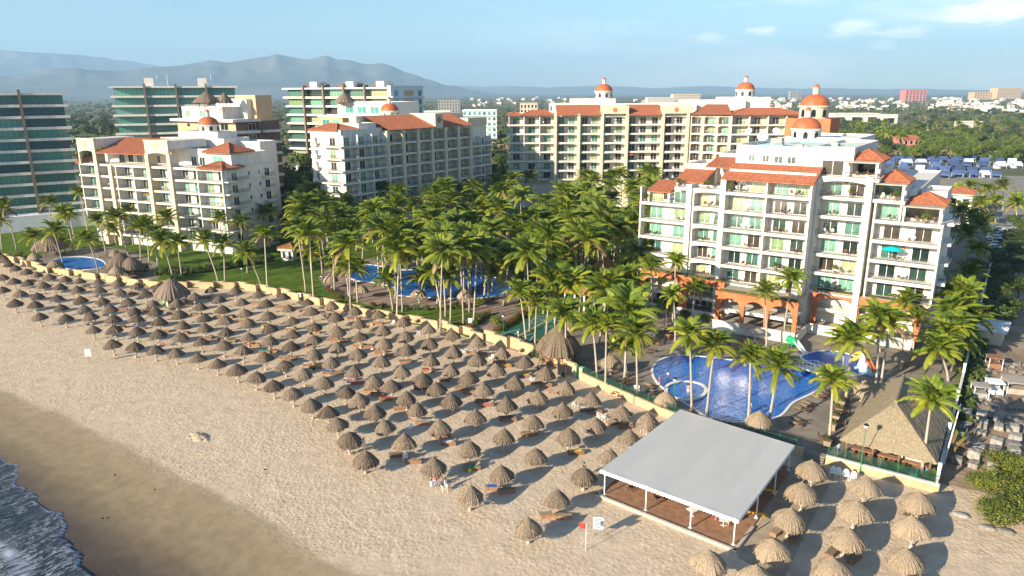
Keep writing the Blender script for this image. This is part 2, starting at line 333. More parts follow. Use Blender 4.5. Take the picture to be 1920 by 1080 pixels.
def seamat():
    m = bpy.data.materials.new('sea_water'); m.use_nodes = True; t, n, l = nodes(m); b = t.nodes["Principled BSDF"]
    tcn = n("ShaderNodeTexCoord"); mpn = n("ShaderNodeMapping"); mpn.inputs['Scale'].default_value = (1.5, 0.42, 1.0); mpn.inputs['Rotation'].default_value = (0, 0, R_(8)); l(tcn.outputs['Object'], mpn.inputs[0])
    a = n("ShaderNodeTexNoise"); a.inputs['Scale'].default_value = 1.15; a.inputs['Detail'].default_value = 9; a.inputs['Roughness'].default_value = 0.66; a.inputs['Distortion'].default_value = 0.5; l(mpn.outputs[0], a.inputs['Vector'])
    # thin foam lines where the noise crosses a value
    s1 = n("ShaderNodeMath"); s1.operation = 'SUBTRACT'; l(a.outputs['Fac'], s1.inputs[0]); s1.inputs[1].default_value = 0.5
    ab = n("ShaderNodeMath"); ab.operation = 'ABSOLUTE'; l(s1.outputs[0], ab.inputs[0])
    r = n("ShaderNodeMapRange"); r.inputs['From Min'].default_value = 0.028; r.inputs['From Max'].default_value = 0.0; l(ab.outputs[0], r.inputs[0])
    c = n("ShaderNodeTexNoise"); c.inputs['Scale'].default_value = 0.22; c.inputs['Detail'].default_value = 5; l(mpn.outputs[0], c.inputs['Vector'])
    r2 = n("ShaderNodeMapRange"); r2.inputs['From Min'].default_value = 0.42; r2.inputs['From Max'].default_value = 0.62; r2.inputs['To Min'].default_value = 0.25; l(c.outputs['Fac'], r2.inputs[0])
    mm = n("ShaderNodeMath"); mm.operation = 'MULTIPLY'; l(r.outputs[0], mm.inputs[0]); l(r2.outputs[0], mm.inputs[1])
    # foam at the edge, from vertex height attribute
    at = n("ShaderNodeAttribute"); at.attribute_name = 'foam'
    mxx = n("ShaderNodeMath"); mxx.operation = 'MAXIMUM'; l(mm.outputs[0], mxx.inputs[0])
    an = n("ShaderNodeMath"); an.operation = 'MULTIPLY'; l(at.outputs['Fac'], an.inputs[0])
    r3 = n("ShaderNodeMapRange"); r3.inputs['From Min'].default_value = 0.36; r3.inputs['From Max'].default_value = 0.55; l(a.outputs['Fac'], r3.inputs[0]); l(r3.outputs[0], an.inputs[1]); l(an.outputs[0], mxx.inputs[1])
    mx = n("ShaderNodeMix"); mx.data_type = 'RGBA'; mx.inputs['A'].default_value = (0.022, 0.030, 0.042, 1); mx.inputs['B'].default_value = (0.50, 0.53, 0.60, 1)
    l(mxx.outputs[0], mx.inputs['Factor']); l(mx.outputs['Result'], b.inputs['Base Color'])
    rr = n("ShaderNodeMapRange"); rr.inputs['To Min'].default_value = 0.12; rr.inputs['To Max'].default_value = 0.7; l(mxx.outputs[0], rr.inputs[0]); l(rr.outputs[0], b.inputs['Roughness'])
    bp = n("ShaderNodeBump"); bp.inputs['Strength'].default_value = 0.8; bp.inputs['Distance'].default_value = 0.25; l(a.outputs['Fac'], bp.inputs['Height']); l(bp.outputs[0], b.inputs['Normal'])
    return m
MT['sea'] = seamat()

def poolmat():
    m = bpy.data.materials.new('pool_water'); m.use_nodes = True; t, n, l = nodes(m); b = t.nodes["Principled BSDF"]
    tcn = n("ShaderNodeTexCoord")
    vo = n("ShaderNodeTexNoise"); vo.inputs['Scale'].default_value = 1.9; vo.inputs['Detail'].default_value = 3; vo.inputs['Distortion'].default_value = 1.5; l(tcn.outputs['Object'], vo.inputs['Vector'])
    r = n("ShaderNodeValToRGB"); r.color_ramp.elements[0].position = 0.3; r.color_ramp.elements[0].color = (0.008, 0.065, 0.36, 1); r.color_ramp.elements[1].position = 0.72; r.color_ramp.elements[1].color = (0.03, 0.23, 0.62, 1)
    l(vo.outputs['Fac'], r.inputs[0]); l(r.outputs[0], b.inputs['Base Color'])
    b.inputs['Roughness'].default_value = 0.1; b.inputs['IOR'].default_value = 1.33; b.inputs['Specular IOR Level'].default_value = 0.35
    n2 = n("ShaderNodeTexNoise"); n2.inputs['Scale'].default_value = 2.6; n2.inputs['Detail'].default_value = 3; l(tcn.outputs['Object'], n2.inputs['Vector'])
    bp = n("ShaderNodeBump"); bp.inputs['Strength'].default_value = 0.35; bp.inputs['Distance'].default_value = 0.08; l(n2.outputs['Fac'], bp.inputs['Height']); l(bp.outputs[0], b.inputs['Normal'])
    return m
MT['pool'] = poolmat()
MT['lawn'] = mat('lawn', (0.105, 0.165, 0.018), 0.95, col2=(0.065, 0.115, 0.014), vscale=0.35, bump=0.8, bscale=6, spec=0.1, bdist=0.08)
MT['deck'] = mat('stamped_deck', (0.27, 0.235, 0.195), 0.85, col2=(0.19, 0.165, 0.135), vscale=0.45, bump=0.3, bscale=4)
MT['pathtan'] = mat('sandy_concrete', (0.42, 0.335, 0.24), 0.9, col2=(0.34, 0.27, 0.19), vscale=0.8, bump=0.3, bscale=5)
MT['deckpink'] = mat('reddish_deck', (0.33, 0.24, 0.20), 0.85, col2=(0.25, 0.18, 0.15), vscale=0.6, bump=0.3, bscale=4)
MT['dirt'] = mat('yard_dirt', (0.36, 0.265, 0.185), 0.95, col2=(0.18, 0.13, 0.09), vscale=0.14, bump=0.9, bscale=1.2, bdist=0.2)
MT['road'] = mat('road_dust', (0.30, 0.26, 0.22), 0.9, col2=(0.20, 0.18, 0.16), vscale=0.2)
MT['asphalt'] = mat('asphalt', (0.06, 0.06, 0.065), 0.9, var=0.3, vscale=0.5)
MT['plain'] = mat('plain_scrub', (0.19, 0.165, 0.09), 1.0, col2=(0.085, 0.095, 0.04), vscale=0.012, bump=0.3, bscale=0.3, bdist=2)
MT['coping'] = mat('pool_coping', (0.72, 0.70, 0.66), 0.7)
MT['court'] = mat('court_green', (0.02, 0.13, 0.10), 0.8, var=0.2, vscale=0.8)
MT['courtline'] = mat('court_paint', (0.7, 0.75, 0.72), 0.7)
MT['courttan'] = mat('court_tan', (0.34, 0.26, 0.15), 0.8)
MT['soil'] = mat('planter_soil', (0.10, 0.07, 0.045), 0.95, var=0.4, vscale=1.0)

def sheet(name, poly, z, m, parent=None, kind='structure'):
    z += 0.03; mb = MB(); mb.f(*[(p[0], p[1], z) for p in poly]); o = mb.build(name, m, parent)
    if kind: o['kind'] = kind
    return o

# wall line between the beach and the gardens, as seen from above (pixel -> ground)
WALLPX = [(-160, 452), (-60, 474), (28, 492), (52, 500), (90, 512), (130, 517), (180, 524), (220, 530), (260, 536), (300, 540), (350, 540), (400, 541), (440, 541), (480, 546), (520, 553), (560, 563), (600, 572), (650, 584), (700, 595),
          (760, 606), (820, 615), (860, 627), (905, 640), (950, 653), (1000, 668), (1045, 690), (1090, 712), (1140, 735), (1190, 757), (1240, 779), (1290, 800)]
WALL = [G(*p) for p in WALLPX]
WALL = [W(-190, 225)] + WALL[1:]

# terrain: one sheet to the horizon
mb = MB(); S_ = 18500
pl = [(p[0], p[1]) for p in [(-S_, 80), (S_, 80), (S_, S_), (-S_, S_)]]
mb.f(*[(x, y, -0.06) for x, y in pl]); tag(mb.build('terrain', 'plain'), kind='structure')
# beach: profile falling to the sea
mb = MB(); ys = [-400, 10, 24, 29, 33, 38, 44, 96.5]; zs = [-6, -0.95, -0.52, -0.36, -0.2, -0.02, 0, 0]
xs = [-2500, -600, -300, -200, -100, 0, 100, 300, 2500]
def gridmesh(xs, ys, zs):
    m_ = MB(); idx = [[m_.v((x, y, z)) for x in xs] for y, z in zip(ys, zs)]
    for j in range(len(ys) - 1):
        for i in range(len(xs) - 1):
            m_.F.append((idx[j][i], idx[j][i + 1], idx[j + 1][i + 1], idx[j + 1][i])); m_.I.append(0)
    return m_
tag(gridmesh(xs, ys, zs).build('beach', 'sand', smooth=True), kind='structure')
# sea
def sea():
    xa = np.concatenate([np.linspace(-2500, -160, 12)[:-1], np.arange(-160, -20, 0.45), np.linspace(-20, 2500, 10)])
    ya = np.concatenate([np.linspace(-3000, 5, 12)[:-1], np.arange(5, 33, 0.30)])
    X, Y = np.meshgrid(xa, ya)
    z = -0.385 + 0 * X
    near = np.exp(-((Y - 26) / 9) ** 2)
    edge = 27.6 + 1.1 * np.sin(X * 0.13 + 1.0) + 0.7 * np.sin(X * 0.31) + 0.35 * np.sin(X * 0.83 + 2) + 0.18 * np.sin(X * 2.1) - 0.045 * (X + 90) * (X > -90) * 1.2
    # lobes of the swash
    d = edge - Y
    z = np.where(d > 0, -0.34 - 0.0 * d, -0.9)
    z = np.where((d > -0.6) & (d <= 0), -0.36 + 0.5 * d, z)
    w1 = 21.5 + 1.4 * np.sin(X * 0.17 + 4) + 0.6 * np.sin(X * 0.5)
    z = z + 0.16 * np.exp(-((Y - w1) / 0.9) ** 2) + 0.05 * np.sin(Y * 1.7 + 0.6 * np.sin(X * 0.4)) * (d > 2) + 0.03 * np.sin(X * 1.3 + Y * 2.2) * (d > 2)
    beachz = np.interp(Y, [-400, 10, 24, 29, 33, 38], [-6, -0.95, -0.52, -0.36, -0.2, -0.02])
    z = np.where(d > -0.1, np.maximum(z, beachz + 0.02), beachz - 0.3)
    foam = np.exp(-(d / 0.16) ** 2) * 1.8 + 1.1 * np.exp(-((Y - w1 - 0.5) / 0.55) ** 2) + 0.45 * np.exp(-((Y - w1 + 4) / 0.8) ** 2)
    nx, ny = len(xa), len(ya)
    V = np.stack([X.ravel(), Y.ravel(), z.ravel()], 1)
    i = np.arange(nx * ny).reshape(ny, nx)
    F = np.stack([i[:-1, :-1], i[:-1, 1:], i[1:, 1:], i[1:, :-1]], -1).reshape(-1, 4)
    me = fastmesh('sea', V, F, ['sea'], smooth=True)
    a = me.attributes.new('foam', 'FLOAT', 'POINT'); a.data.foreach_set('value', foam.ravel().astype(np.float32))
    tag(link(me, 'sea'), kind='structure')
sea()

# lawn between wall and buildings, decks, yard
def pxl(pts, z=0.0): return [G(u, v, z) for u, v in pts]
lw = WALL[:23]
sheet('lawn', lw + [(-60.5, 103), (-60.5, 240), (-120, 330), (-330, 330)], 0.0, 'lawn')
sheet('pool_deck', [WALL[22]] + WALL[23:] + [(-15.8, 83.2), (-2.5, 83.2), (-2.5, 270), (-60.3, 270), (-62, 103)], 0.004, 'deck')
sheet('dirt_yard', [(-2.3, 85.5), (-2.3, 330), (120, 330), (120, 76), (14, 80), (7, 83), (2.5, 86)], 0.0, 'dirt')
sheet('side_road', [(-2.3, 245), (-6, 330), (-10, 415), (25, 415), (60, 380), (16, 285), (9, 245)], 0.008, 'road')
sheet('market_road', [(-70, 330), (-70, 420), (60, 470), (400, 700), (420, 640), (60, 415), (-5, 352)], 0.012, 'road')
sheet('reddish_deck', pxl([(596, 520), (620, 500), (680, 485), (760, 488), (860, 480), (950, 500), (985, 540), (968, 572), (960, 582), (905, 590), (860, 578), (800, 580), (740, 578), (690, 572), (640, 556), (610, 540)]), 0.008, 'deckpink')
sheet('garden_path', pxl([(955, 575), (985, 578), (938, 610), (905, 632), (868, 622), (905, 605)]), 0.012, 'deckpink')
sheet('left_pool_deck', pxl([(52, 495), (60, 482), (110, 468), (200, 462), (262, 475), (300, 498), (296, 524), (240, 526), (150, 518), (90, 508)]), 0.008, 'deck')
sheet('canopy_floor', [(-32.1, 61.6), (-16.6, 60.4), (-16.4, 79.6), (-32.0, 79.9)], 0.10, 'brickfloor')
sheet('beach_path', [(-16.3, 59.8), (-11.9, 58.9), (-12.2, 82.9), (-16.3, 82.6)], 0.02, 'pathtan')

def pool(name, poly, label, rim=0.35, zz=0.02):
    """water sheet a hand below a pale coping ring; smooth closed outline"""
    n = len(poly); P = []
    for i in range(n):
        p0, p1, p2, p3 = [Vector(poly[(i + k) % n]) for k in (-1, 0, 1, 2)]
        for s in range(6):
            t = s / 6
            P.append(0.5 * ((2 * p1) + (p2 - p0) * t + (2 * p0 - 5 * p1 + 4 * p2 - p3) * t * t + (3 * p1 - p0 - 3 * p2 + p3) * t ** 3))
    m = len(P); ctr = sum(P, Vector((0, 0))) / m
    ar = sum(P[i].x * P[(i + 1) % m].y - P[(i + 1) % m].x * P[i].y for i in range(m)); sg = 1 if ar > 0 else -1
    O = []
    for i in range(m):
        d = (P[(i + 1) % m] - P[i - 1]).normalized(); O.append(P[i] + Vector((d.y, -d.x)) * rim * sg)
    root = empty(name, (ctr.x, ctr.y, 0), label=label, cat='swimming pool')
    q = lambda v: (v.x - ctr.x, v.y - ctr.y)
    a = MB(); a.f(*[(*q(p), zz + 0.03) for p in P]); a.build('water_surface', 'pool', root)
    c = MB()
    for i in range(m):
        j = (i + 1) % m
        c.f((*q(P[i]), zz + 0.12), (*q(P[j]), zz + 0.12), (*q(O[j]), zz + 0.12), (*q(O[i]), zz + 0.12))
        c.f((*q(P[i]), zz), (*q(P[j]), zz), (*q(P[j]), zz + 0.12), (*q(P[i]), zz + 0.12))
        c.f((*q(O[j]), 0), (*q(O[i]), 0), (*q(O[i]), zz + 0.12), (*q(O[j]), zz + 0.12))
    c.build('coping', 'coping', root)
    return root
pool('main_pool', pxl([(1225, 693), (1232, 715), (1258, 738), (1300, 765), (1330, 783), (1370, 791), (1420, 790), (1460, 780), (1485, 755), (1520, 738), (1543, 722), (1530, 702), (1490, 688), (1440, 682), (1380, 677), (1320, 670), (1270, 668), (1238, 677)]), 'large kidney-shaped blue swimming pool beside the white canopy and lawn chairs')
pool('children_pool', pxl([(1504, 672), (1515, 664), (1545, 659), (1580, 662), (1612, 674), (1625, 688), (1618, 701), (1590, 703), (1555, 692), (1528, 684)]), 'small blue pool with slides behind the arched footbridge')
pool('round_hot_pool', pxl([(1252, 735), (1258, 724), (1285, 719), (1312, 724), (1320, 735), (1310, 746), (1285, 751), (1260, 745)]), 'little round blue pool with pale rim next to the large pool', rim=0.5, zz=0.2)
pool('garden_pool', pxl([(650, 512), (690, 497), (760, 507), (850, 500), (905, 512), (945, 530), (955, 545), (930, 556), (870, 560), (790, 557), (735, 552), (742, 540), (700, 530), (668, 526)]), 'winding blue pool among the palms in the middle garden')
pool('left_garden_pool', pxl([(98, 494), (112, 485), (150, 482), (182, 486), (196, 494), (190, 502), (160, 506), (120, 503)]), 'rounded blue pool between two round thatched shelters at the left')
pool('hidden_grove_pool', pxl([(1035, 450), (1050, 441), (1080, 441), (1086, 450), (1065, 456)]), 'small strip of blue pool glimpsed behind the palm grove')
pool('neighbour_pool', pxl([(-40, 400), (20, 392), (45, 398), (38, 412), (10, 425), (-40, 425)]), 'pale blue pool of the glass towers at the left edge')

# shuffleboard courts
co = empty('shuffleboard_court', (0, 0, 0), label='dark green shuffleboard court with white painted triangles behind the beach wall', cat='sports court')
cp = pxl([(925, 632), (985, 648), (1062, 602), (1010, 590)])
sb = MB(); sb.f(*[(p[0], p[1], 0.052) for p in cp]); sb.build('playing_surface', 'court', co)
def lerp2(a, b, t): return (a[0] + (b[0] - a[0]) * t, a[1] + (b[1] - a[1]) * t)
def cq(u, v): return lerp2(lerp2(cp[0], cp[1], u), lerp2(cp[3], cp[2], u), v)
lb = MB(); tb = MB(); tb.f(*[(*cq(u, v), 0.056) for u, v in ((0.46, 0.02), (0.54, 0.02), (0.54, 0.98), (0.46, 0.98))]); tb.build('centre_strip', 'courttan', co)
def cline(a, b, w=0.09):
    a, b = Vector(cq(*a)), Vector(cq(*b)); d = (b - a).normalized(); n = Vector((d.y, -d.x)) * w / 2
    lb.f((a.x - n.x, a.y - n.y, 0.060), (b.x - n.x, b.y - n.y, 0.060), (b.x + n.x, b.y + n.y, 0.060), (a.x + n.x, a.y + n.y, 0.060))
for o_ in (0.06, 0.58):
    w_ = 0.36
    for e in (0, 1):
        f_ = (lambda v: v) if e == 0 else (lambda v: 1 - v)
        cline((o_, f_(0.05)), (o_ + w_, f_(0.05))); cline((o_, f_(0.14)), (o_ + w_, f_(0.14))); cline((o_, f_(0.14)), (o_ + w_ / 2, f_(0.40))); cline((o_ + w_, f_(0.14)), (o_ + w_ / 2, f_(0.40))); cline((o_, f_(0.05)), (o_, f_(0.14))); cline((o_ + w_, f_(0.05)), (o_ + w_, f_(0.14)))
lb.build('court_lines', 'courtline', co)

# ------------------------------------------------------------------ haze
mb = MB(); mb.box(-19000, 19000, -3500, 19000, -9, 1050)
hz = mb.build('haze', [])
hm = bpy.data.materials.new('haze'); hm.use_nodes = True; hm.node_tree.nodes.clear()
ho = hm.node_tree.nodes.new("ShaderNodeOutputMaterial"); hv = hm.node_tree.nodes.new("ShaderNodeVolumePrincipled")
hv.inputs['Color'].default_value = (0.43, 0.70, 1.0, 1); hv.inputs['Density'].default_value = 1.0e-4; hv.inputs['Anisotropy'].default_value = 0.0
hm.node_tree.links.new(hv.outputs[0], ho.inputs['Volume']); hz.data.materials.append(hm); tag(hz, kind='stuff')
#==PART2==
# ------------------------------------------------------------------ mountains
def mountains():
    def rng_(name, prof, D, depth, seed, col):
        r = np.random.default_rng(seed)
        us = np.arange(-500, 2500, 6.0); pr = np.interp(us, [p[0] for p in prof], [p[1] for p in prof])
        rows = 26; V = []; nu = len(us)
        # ridged noise
        def noise(x, y, f):
            v = 0; a = 1
            for k in range(5):
                ph = r.random(6) * 6.28
                v = v + a * (1 - abs(np.sin(x * f + ph[0] + 1.7 * np.sin(y * f * 0.9 + ph[1])) * np.sin(y * f * 1.1 + ph[2] + 1.3 * np.sin(x * f * 1.2 + ph[3])))); a *= 0.5; f *= 2.1
            return v / 1.9
        T = np.linspace(0, 1, rows)
        base = []
        for u in us:
            q = ray(u, 172); h = math.hypot(q.x, q.y); base.append((q.x / h, q.y / h))
        base = np.array(base)
        rj = np.interp(us, us[::3], r.normal(size=len(us[::3])) * .8) + np.interp(us, us[::9], r.normal(size=len(us[::9])) * 1.6)
        pr = pr + rj * np.clip((176 - pr) / 20, 0, 1)
        hts = np.array([max(0, CAMH + (lambda rr: rr.z / math.hypot(rr.x, rr.y))(ray(u, p)) * D) for u, p in zip(us, pr)])
        out = np.zeros((rows, nu, 3))
        X = base[:, 0] * D; Y = base[:, 1] * D
        for k, t in enumerate(T):
            d = D - depth * (1 - t)
            x = base[:, 0] * d; y = base[:, 1] * d
            nz = noise(x * 1.0, y * 1.0, 1 / 900.)
            w = t ** 1.5
            out[k, :, 0] = x; out[k, :, 1] = y
            out[k, :, 2] = np.where(t > 0.999, hts, hts * w * (0.45 + 0.65 * nz) * (1 - 0.05 * (1 - t)))
        out[0, :, 2] = -5
        i = np.arange(rows * nu).reshape(rows, nu)
        F = np.stack([i[:-1, :-1], i[:-1, 1:], i[1:, 1:], i[1:, :-1]], -1).reshape(-1, 4)
        me = fastmesh(name, out.reshape(-1, 3), F, [col], smooth=False)
        tag(link(me, name), kind='structure')
    near = [(-500, 160), (-200, 150), (0, 142), (30, 141), (70, 134), (100, 130), (125, 126), (150, 125), (165, 127), (200, 132), (240, 130), (270, 126), (310, 125), (350, 122), (400, 113), (430, 117), (440, 115), (470, 110), (490, 108), (520, 104), (550, 106), (580, 112), (600, 108), (615, 104), (640, 112), (660, 113), (690, 118), (710, 117), (740, 126), (760, 135), (790, 142), (830, 158), (880, 168), (930, 176), (1000, 178), (2500, 178)]
    far = [(-500, 90), (0, 93), (60, 97), (150, 104), (250, 112), (330, 125), (420, 140), (700, 150), (850, 162), (900, 162), (960, 161), (1000, 162), (1060, 163), (1100, 162), (1180, 164), (1250, 164), (1330, 163), (1400, 165), (1480, 165), (1560, 166), (1640, 166), (1720, 167), (1800, 168), (1860, 168), (1920, 169), (2500, 172)]
    MT['mount'] = mat('mountain_scrub', (0.15, 0.15, 0.13), 1.0, col2=(0.08, 0.09, 0.08), vscale=0.002)
    rng_('mountains', near, 9500, 3000, 3, 'mount'); rng_('far_hills', far, 15000, 3500, 5, 'mount')
mountains()

# ------------------------------------------------------------------ buildings
def arch_band(mb, x0, x1, y0, y1, zs, zt, rise, n=12):
    """wall strip with an arched underside, between x0..x1, thickness y0..y1"""
    P = []
    for k in range(n + 1):
        t = k / n; P.append((x0 + (x1 - x0) * t, zs + rise * math.sin(math.pi * t) ** 0.6))
    for k in range(n):
        (xa, za), (xb, zb) = P[k], P[k + 1]
        mb.f((xa, y0, za), (xb, y0, zb), (xb, y0, zt), (xa, y0, zt)); mb.f((xb, y1, zb), (xa, y1, za), (xa, y1, zt), (xb, y1, zt))
        mb.f((xa, y1, za), (xb, y1, zb), (xb, y0, zb), (xa, y0, za)); mb.f((xa, y0, zt), (xb, y0, zt), (xb, y1, zt), (xa, y1, zt))
    mb.f((x0, y1, P[0][1]), (x0, y0, P[0][1]), (x0, y0, zt), (x0, y1, zt)); mb.f((x1, y0, P[-1][1]), (x1, y1, P[-1][1]), (x1, y1, zt), (x1, y0, zt))

def corrug(mb, e0, e1, r0, r1, pitch=0.42, amp=0.07):
    """tile slope from eave e0-e1 up to ridge r0-r1, running in half round courses; clips to the hip lines"""
    e0, e1, r0, r1 = map(Vector, (e0, e1, r0, r1)); Le = (e1 - e0).length; n = max(4, int(Le / pitch)); ax = (e1 - e0).normalized()
    up_ = r0 - e0; perp = up_ - ax * up_.dot(ax); nrm = ax.cross(perp).normalized()
    if nrm.z < 0: nrm = -nrm
    H_ = perp.length; pn = perp.normalized()
    l0 = (r0 - e0).dot(ax); l1 = (r1 - e0).dot(ax)
    def top(x):   # how far up the slope the course at x runs
        if x < l0: return H_ * (x / l0 if l0 > 1e-6 else 1)
        if x > l1: return H_ * ((Le - x) / (Le - l1) if Le - l1 > 1e-6 else 1)
        return H_
    prev = None
    for k in range(n * 4 + 1):
        x = Le * k / (n * 4); a = amp * (0.5 + 0.5 * math.cos(k * math.pi / 2)); t = max(top(x), 0.001)
        b = e0 + ax * x + nrm * a; c = b + pn * t
        if prev: mb.f(prev[0], b, c, prev[1])
        prev = (b, c)

class Bld:
    def __init__(s, name, label, x, y, rot, cat='building', group=None, wallm='white'):
        s.r = empty(name, (x, y, 0), R_(rot), label=label, cat=cat, group=group); s.wins = []; s.rot = rot; s.x = x; s.y = y; s.wallm = wallm; s.bodies = {}
    def world(s, p):
        c, q = math.cos(R_(s.rot)), math.sin(R_(s.rot)); return (s.x + p[0] * c - p[1] * q, s.y + p[0] * q + p[1] * c, p[2])
    def local(s, x, y):
        c, q = math.cos(R_(s.rot)), math.sin(R_(s.rot)); dx, dy = x - s.x, y - s.y; return (dx * c + dy * q, -dx * q + dy * c)
    def part(s, name, m, mb, label=None):
        o = mb.build(name, m, s.r)
        if label: o['label'] = label
        return o
    def body(s, x0, x1, y0, y1, z0, z1, m=None, par=0.55, name='wall'):
        m = m or s.wallm
        mb = s.bodies.setdefault((name, m), MB())
        mb.box(x0, x1, y0, y1, z0, z1)
        if par:
            w = 0.22
            for q in ((x0 - .02, x1 + .02, y0 - .02, y0 + w), (x0 - .02, x1 + .02, y1 - w, y1 + .02), (x0 - .02, x0 + w, y0 + w + .003, y1 - w - .003), (x1 - w, x1 + .02, y0 + w + .003, y1 - w - .003)):
                mb.box(*q, z1 - 0.02, z1 + par)
    def win(s, T, u, v, z, w, h, kind='slide', pane='glass', frame='whitemetal'):
        s.wins.append((T, u, v, z, w, h, kind, pane, frame))
    def finish(s, sub=True, cap=96):
        for (nm, m), mb in s.bodies.items(): s.part(nm, m, mb)
        ws = []
        for w in s.wins:
            p = s.world(w[0]((w[1], w[2], w[3]))); q = s.world(w[0]((w[1], w[2] - 1, w[3])))
            d = math.dist(p, (0, 0, CAMH)); u_, v_ = scr(*p)
            facing = (q[0] - p[0]) * (-p[0]) + (q[1] - p[1]) * (-p[1])
            vis = -60 < u_ < 1980 and v_ < 1100 and facing > 0
            ws.append((0 if vis else 1, d, w))
        ws.sort(key=lambda q: (q[0], q[1]))
        cache = {}
        restf, restp, kinds = MB(), MB(), {}
        for i, (_, d, (T, u, v, z, w, h, kind, pane, frame)) in enumerate(ws):
            def shape(f, g):
                b = 0.07
                f.box(-w / 2, -w / 2 + b, -0.05, 0.03, 0, h); f.box(w / 2 - b, w / 2, -0.05, 0.03, 0, h); f.box(-w / 2 + b + .002, w / 2 - b - .002, -0.05, 0.03, h - b, h); f.box(-w / 2 + b + .002, w / 2 - b - .002, -0.05, 0.03, 0, b)
                if kind == 'slide': f.box(-0.04, 0.04, -0.045, 0.025, b + .002, h - b - .002)
                if kind == 'ribbon':
                    k = max(1, round(w / 1.5))
                    for j in range(1, k):
                        xx = -w / 2 + w * j / k; f.box(xx - 0.035, xx + 0.035, -0.045, 0.025, b + .002, h - b - .002)
                g.f((-w / 2 + b, -0.01, b), (w / 2 - b, -0.01, b), (w / 2 - b, -0.01, h - b), (-w / 2 + b, -0.01, h - b))
            if i < cap:
                key = (round(w, 2), round(h, 2), kind, pane, frame)
                if key not in cache:
                    f, g = MB(), MB(); shape(f, g); cache[key] = (f.mesh('window', frame), g.mesh('pane', pane))
                o0 = Vector(T((u, v, z))); o1 = Vector(T((u + 1, v, z))); ang = math.atan2(o1.y - o0.y, o1.x - o0.x)
                if sub:
                    wo_ = link(cache[key][0], 'window', s.r, o0, ang); link(cache[key][1], 'pane', wo_)
                else:
                    key2 = key + (1,)
                    if key2 not in cache:
                        f = MB(); g = MB(); shape(f, g); n0 = len(f.V); f.V += g.V; f.F += [tuple(a + n0 for a in q) for q in g.F]; f.I += [1] * len(g.F)
                        cache[key2] = f.mesh('window', [frame, pane])
                    link(cache[key2], 'window', s.r, o0, ang)
            else:
                f, g = MB(), MB(); shape(f, g); n0 = len(restf.V)
                tr = lambda p: T((p[0] + u, p[1] + v, p[2] + z))
                restf.V += [tr(p) for p in f.V]; restf.F += [tuple(a + n0 for a in q) for q in f.F]; restf.I += [0] * len(f.F)
                n0 = len(restf.V); restf.V += [tr(p) for p in g.V]; restf.F += [tuple(a + n0 for a in q) for q in g.F]; restf.I += [1] * len(g.F)
                kinds['m'] = [frame, pane]
        if restf.F: tag(restf.build('window', kinds['m'], s.r), kind='stuff')

PATIO = []   # balcony furniture spots in world frame: (x, y, z, facing)
def facade(B, ox, oy, ang, width, levels, h, nb, depth=1.9, ww=2.2, wh=2.3, per=2, slabm='white', frame='whitemetal', pane='glass', partm=None, rail='rail', slabt=0.42, proud=0.0, arch=0.0, part_w=0.3, furn=0.0, skip=0.0, rng2=random, glassrail=False, under=True):
    """loggia front: slabs, partitions, iron railings, windows on the set-back wall"""
    T = TR(ox, oy, ang)
    bw = width / nb
    pt = MB(T)
    for z in levels:
        sb = MB(T); sb.box(-proud, width + proud, -0.001, depth + 0.15, z - slabt, z + 0.10); B.part('balcony', slabm, sb)
        rb = MB(T)
        if glassrail:
            rb.box(0.1, width - 0.1, 0.12, 0.16, z + 0.14, z + 1.05)
        else:
            rb.box(0, width, 0.10, 0.15, z + 1.0, z + 1.06); rb.box(0, width, 0.10, 0.15, z + 0.2, z + 0.24)
            k = 0.0
            while k < width: rb.box(k, k + 0.035, 0.11, 0.145, z + 0.10, z + 1.0); k += 0.34
        B.part('railing', rail, rb)
        for j in range(nb + 1):
            pass
        for j in range(nb):
            if arch:
                ab_ = MB(T); arch_band(ab_, j * bw + part_w / 2, (j + 1) * bw - part_w / 2, 0.02, 0.28, z + h - slabt - arch, z + h - slabt + 0.03, arch * 0.85, 8); B.part('arch', partm or slabm, ab_)
            for k in range(per):
                if rng2.random() < skip: continue
                u = j * bw + bw * (k + 0.5) / per + (0.25 if k == 0 else -0.25) * (per > 1)
                B.win(T, u, depth - 0.02, z + 0.12, ww, wh, 'slide' if ww < 3 else 'ribbon', pane, frame)
            if furn and rng2.random() < furn:
                u = (j + rng2.uniform(0.2, 0.8)) * bw; PATIO.append((B.world(T((u, depth * 0.5, z + 0.10))), R_(B.rot + ang) + rng2.uniform(-0.8, 0.8), B))
    for j in range(nb + 1):
        xx = min(max(j * bw - part_w / 2, 0.02), width - part_w - 0.02); pt = MB(T)
        pt.box(xx, xx + part_w, 0.05, depth + 0.1, min(levels) + 0.05, max(levels) + h - slabt + 0.05); B.part('partition', partm or slabm, pt)

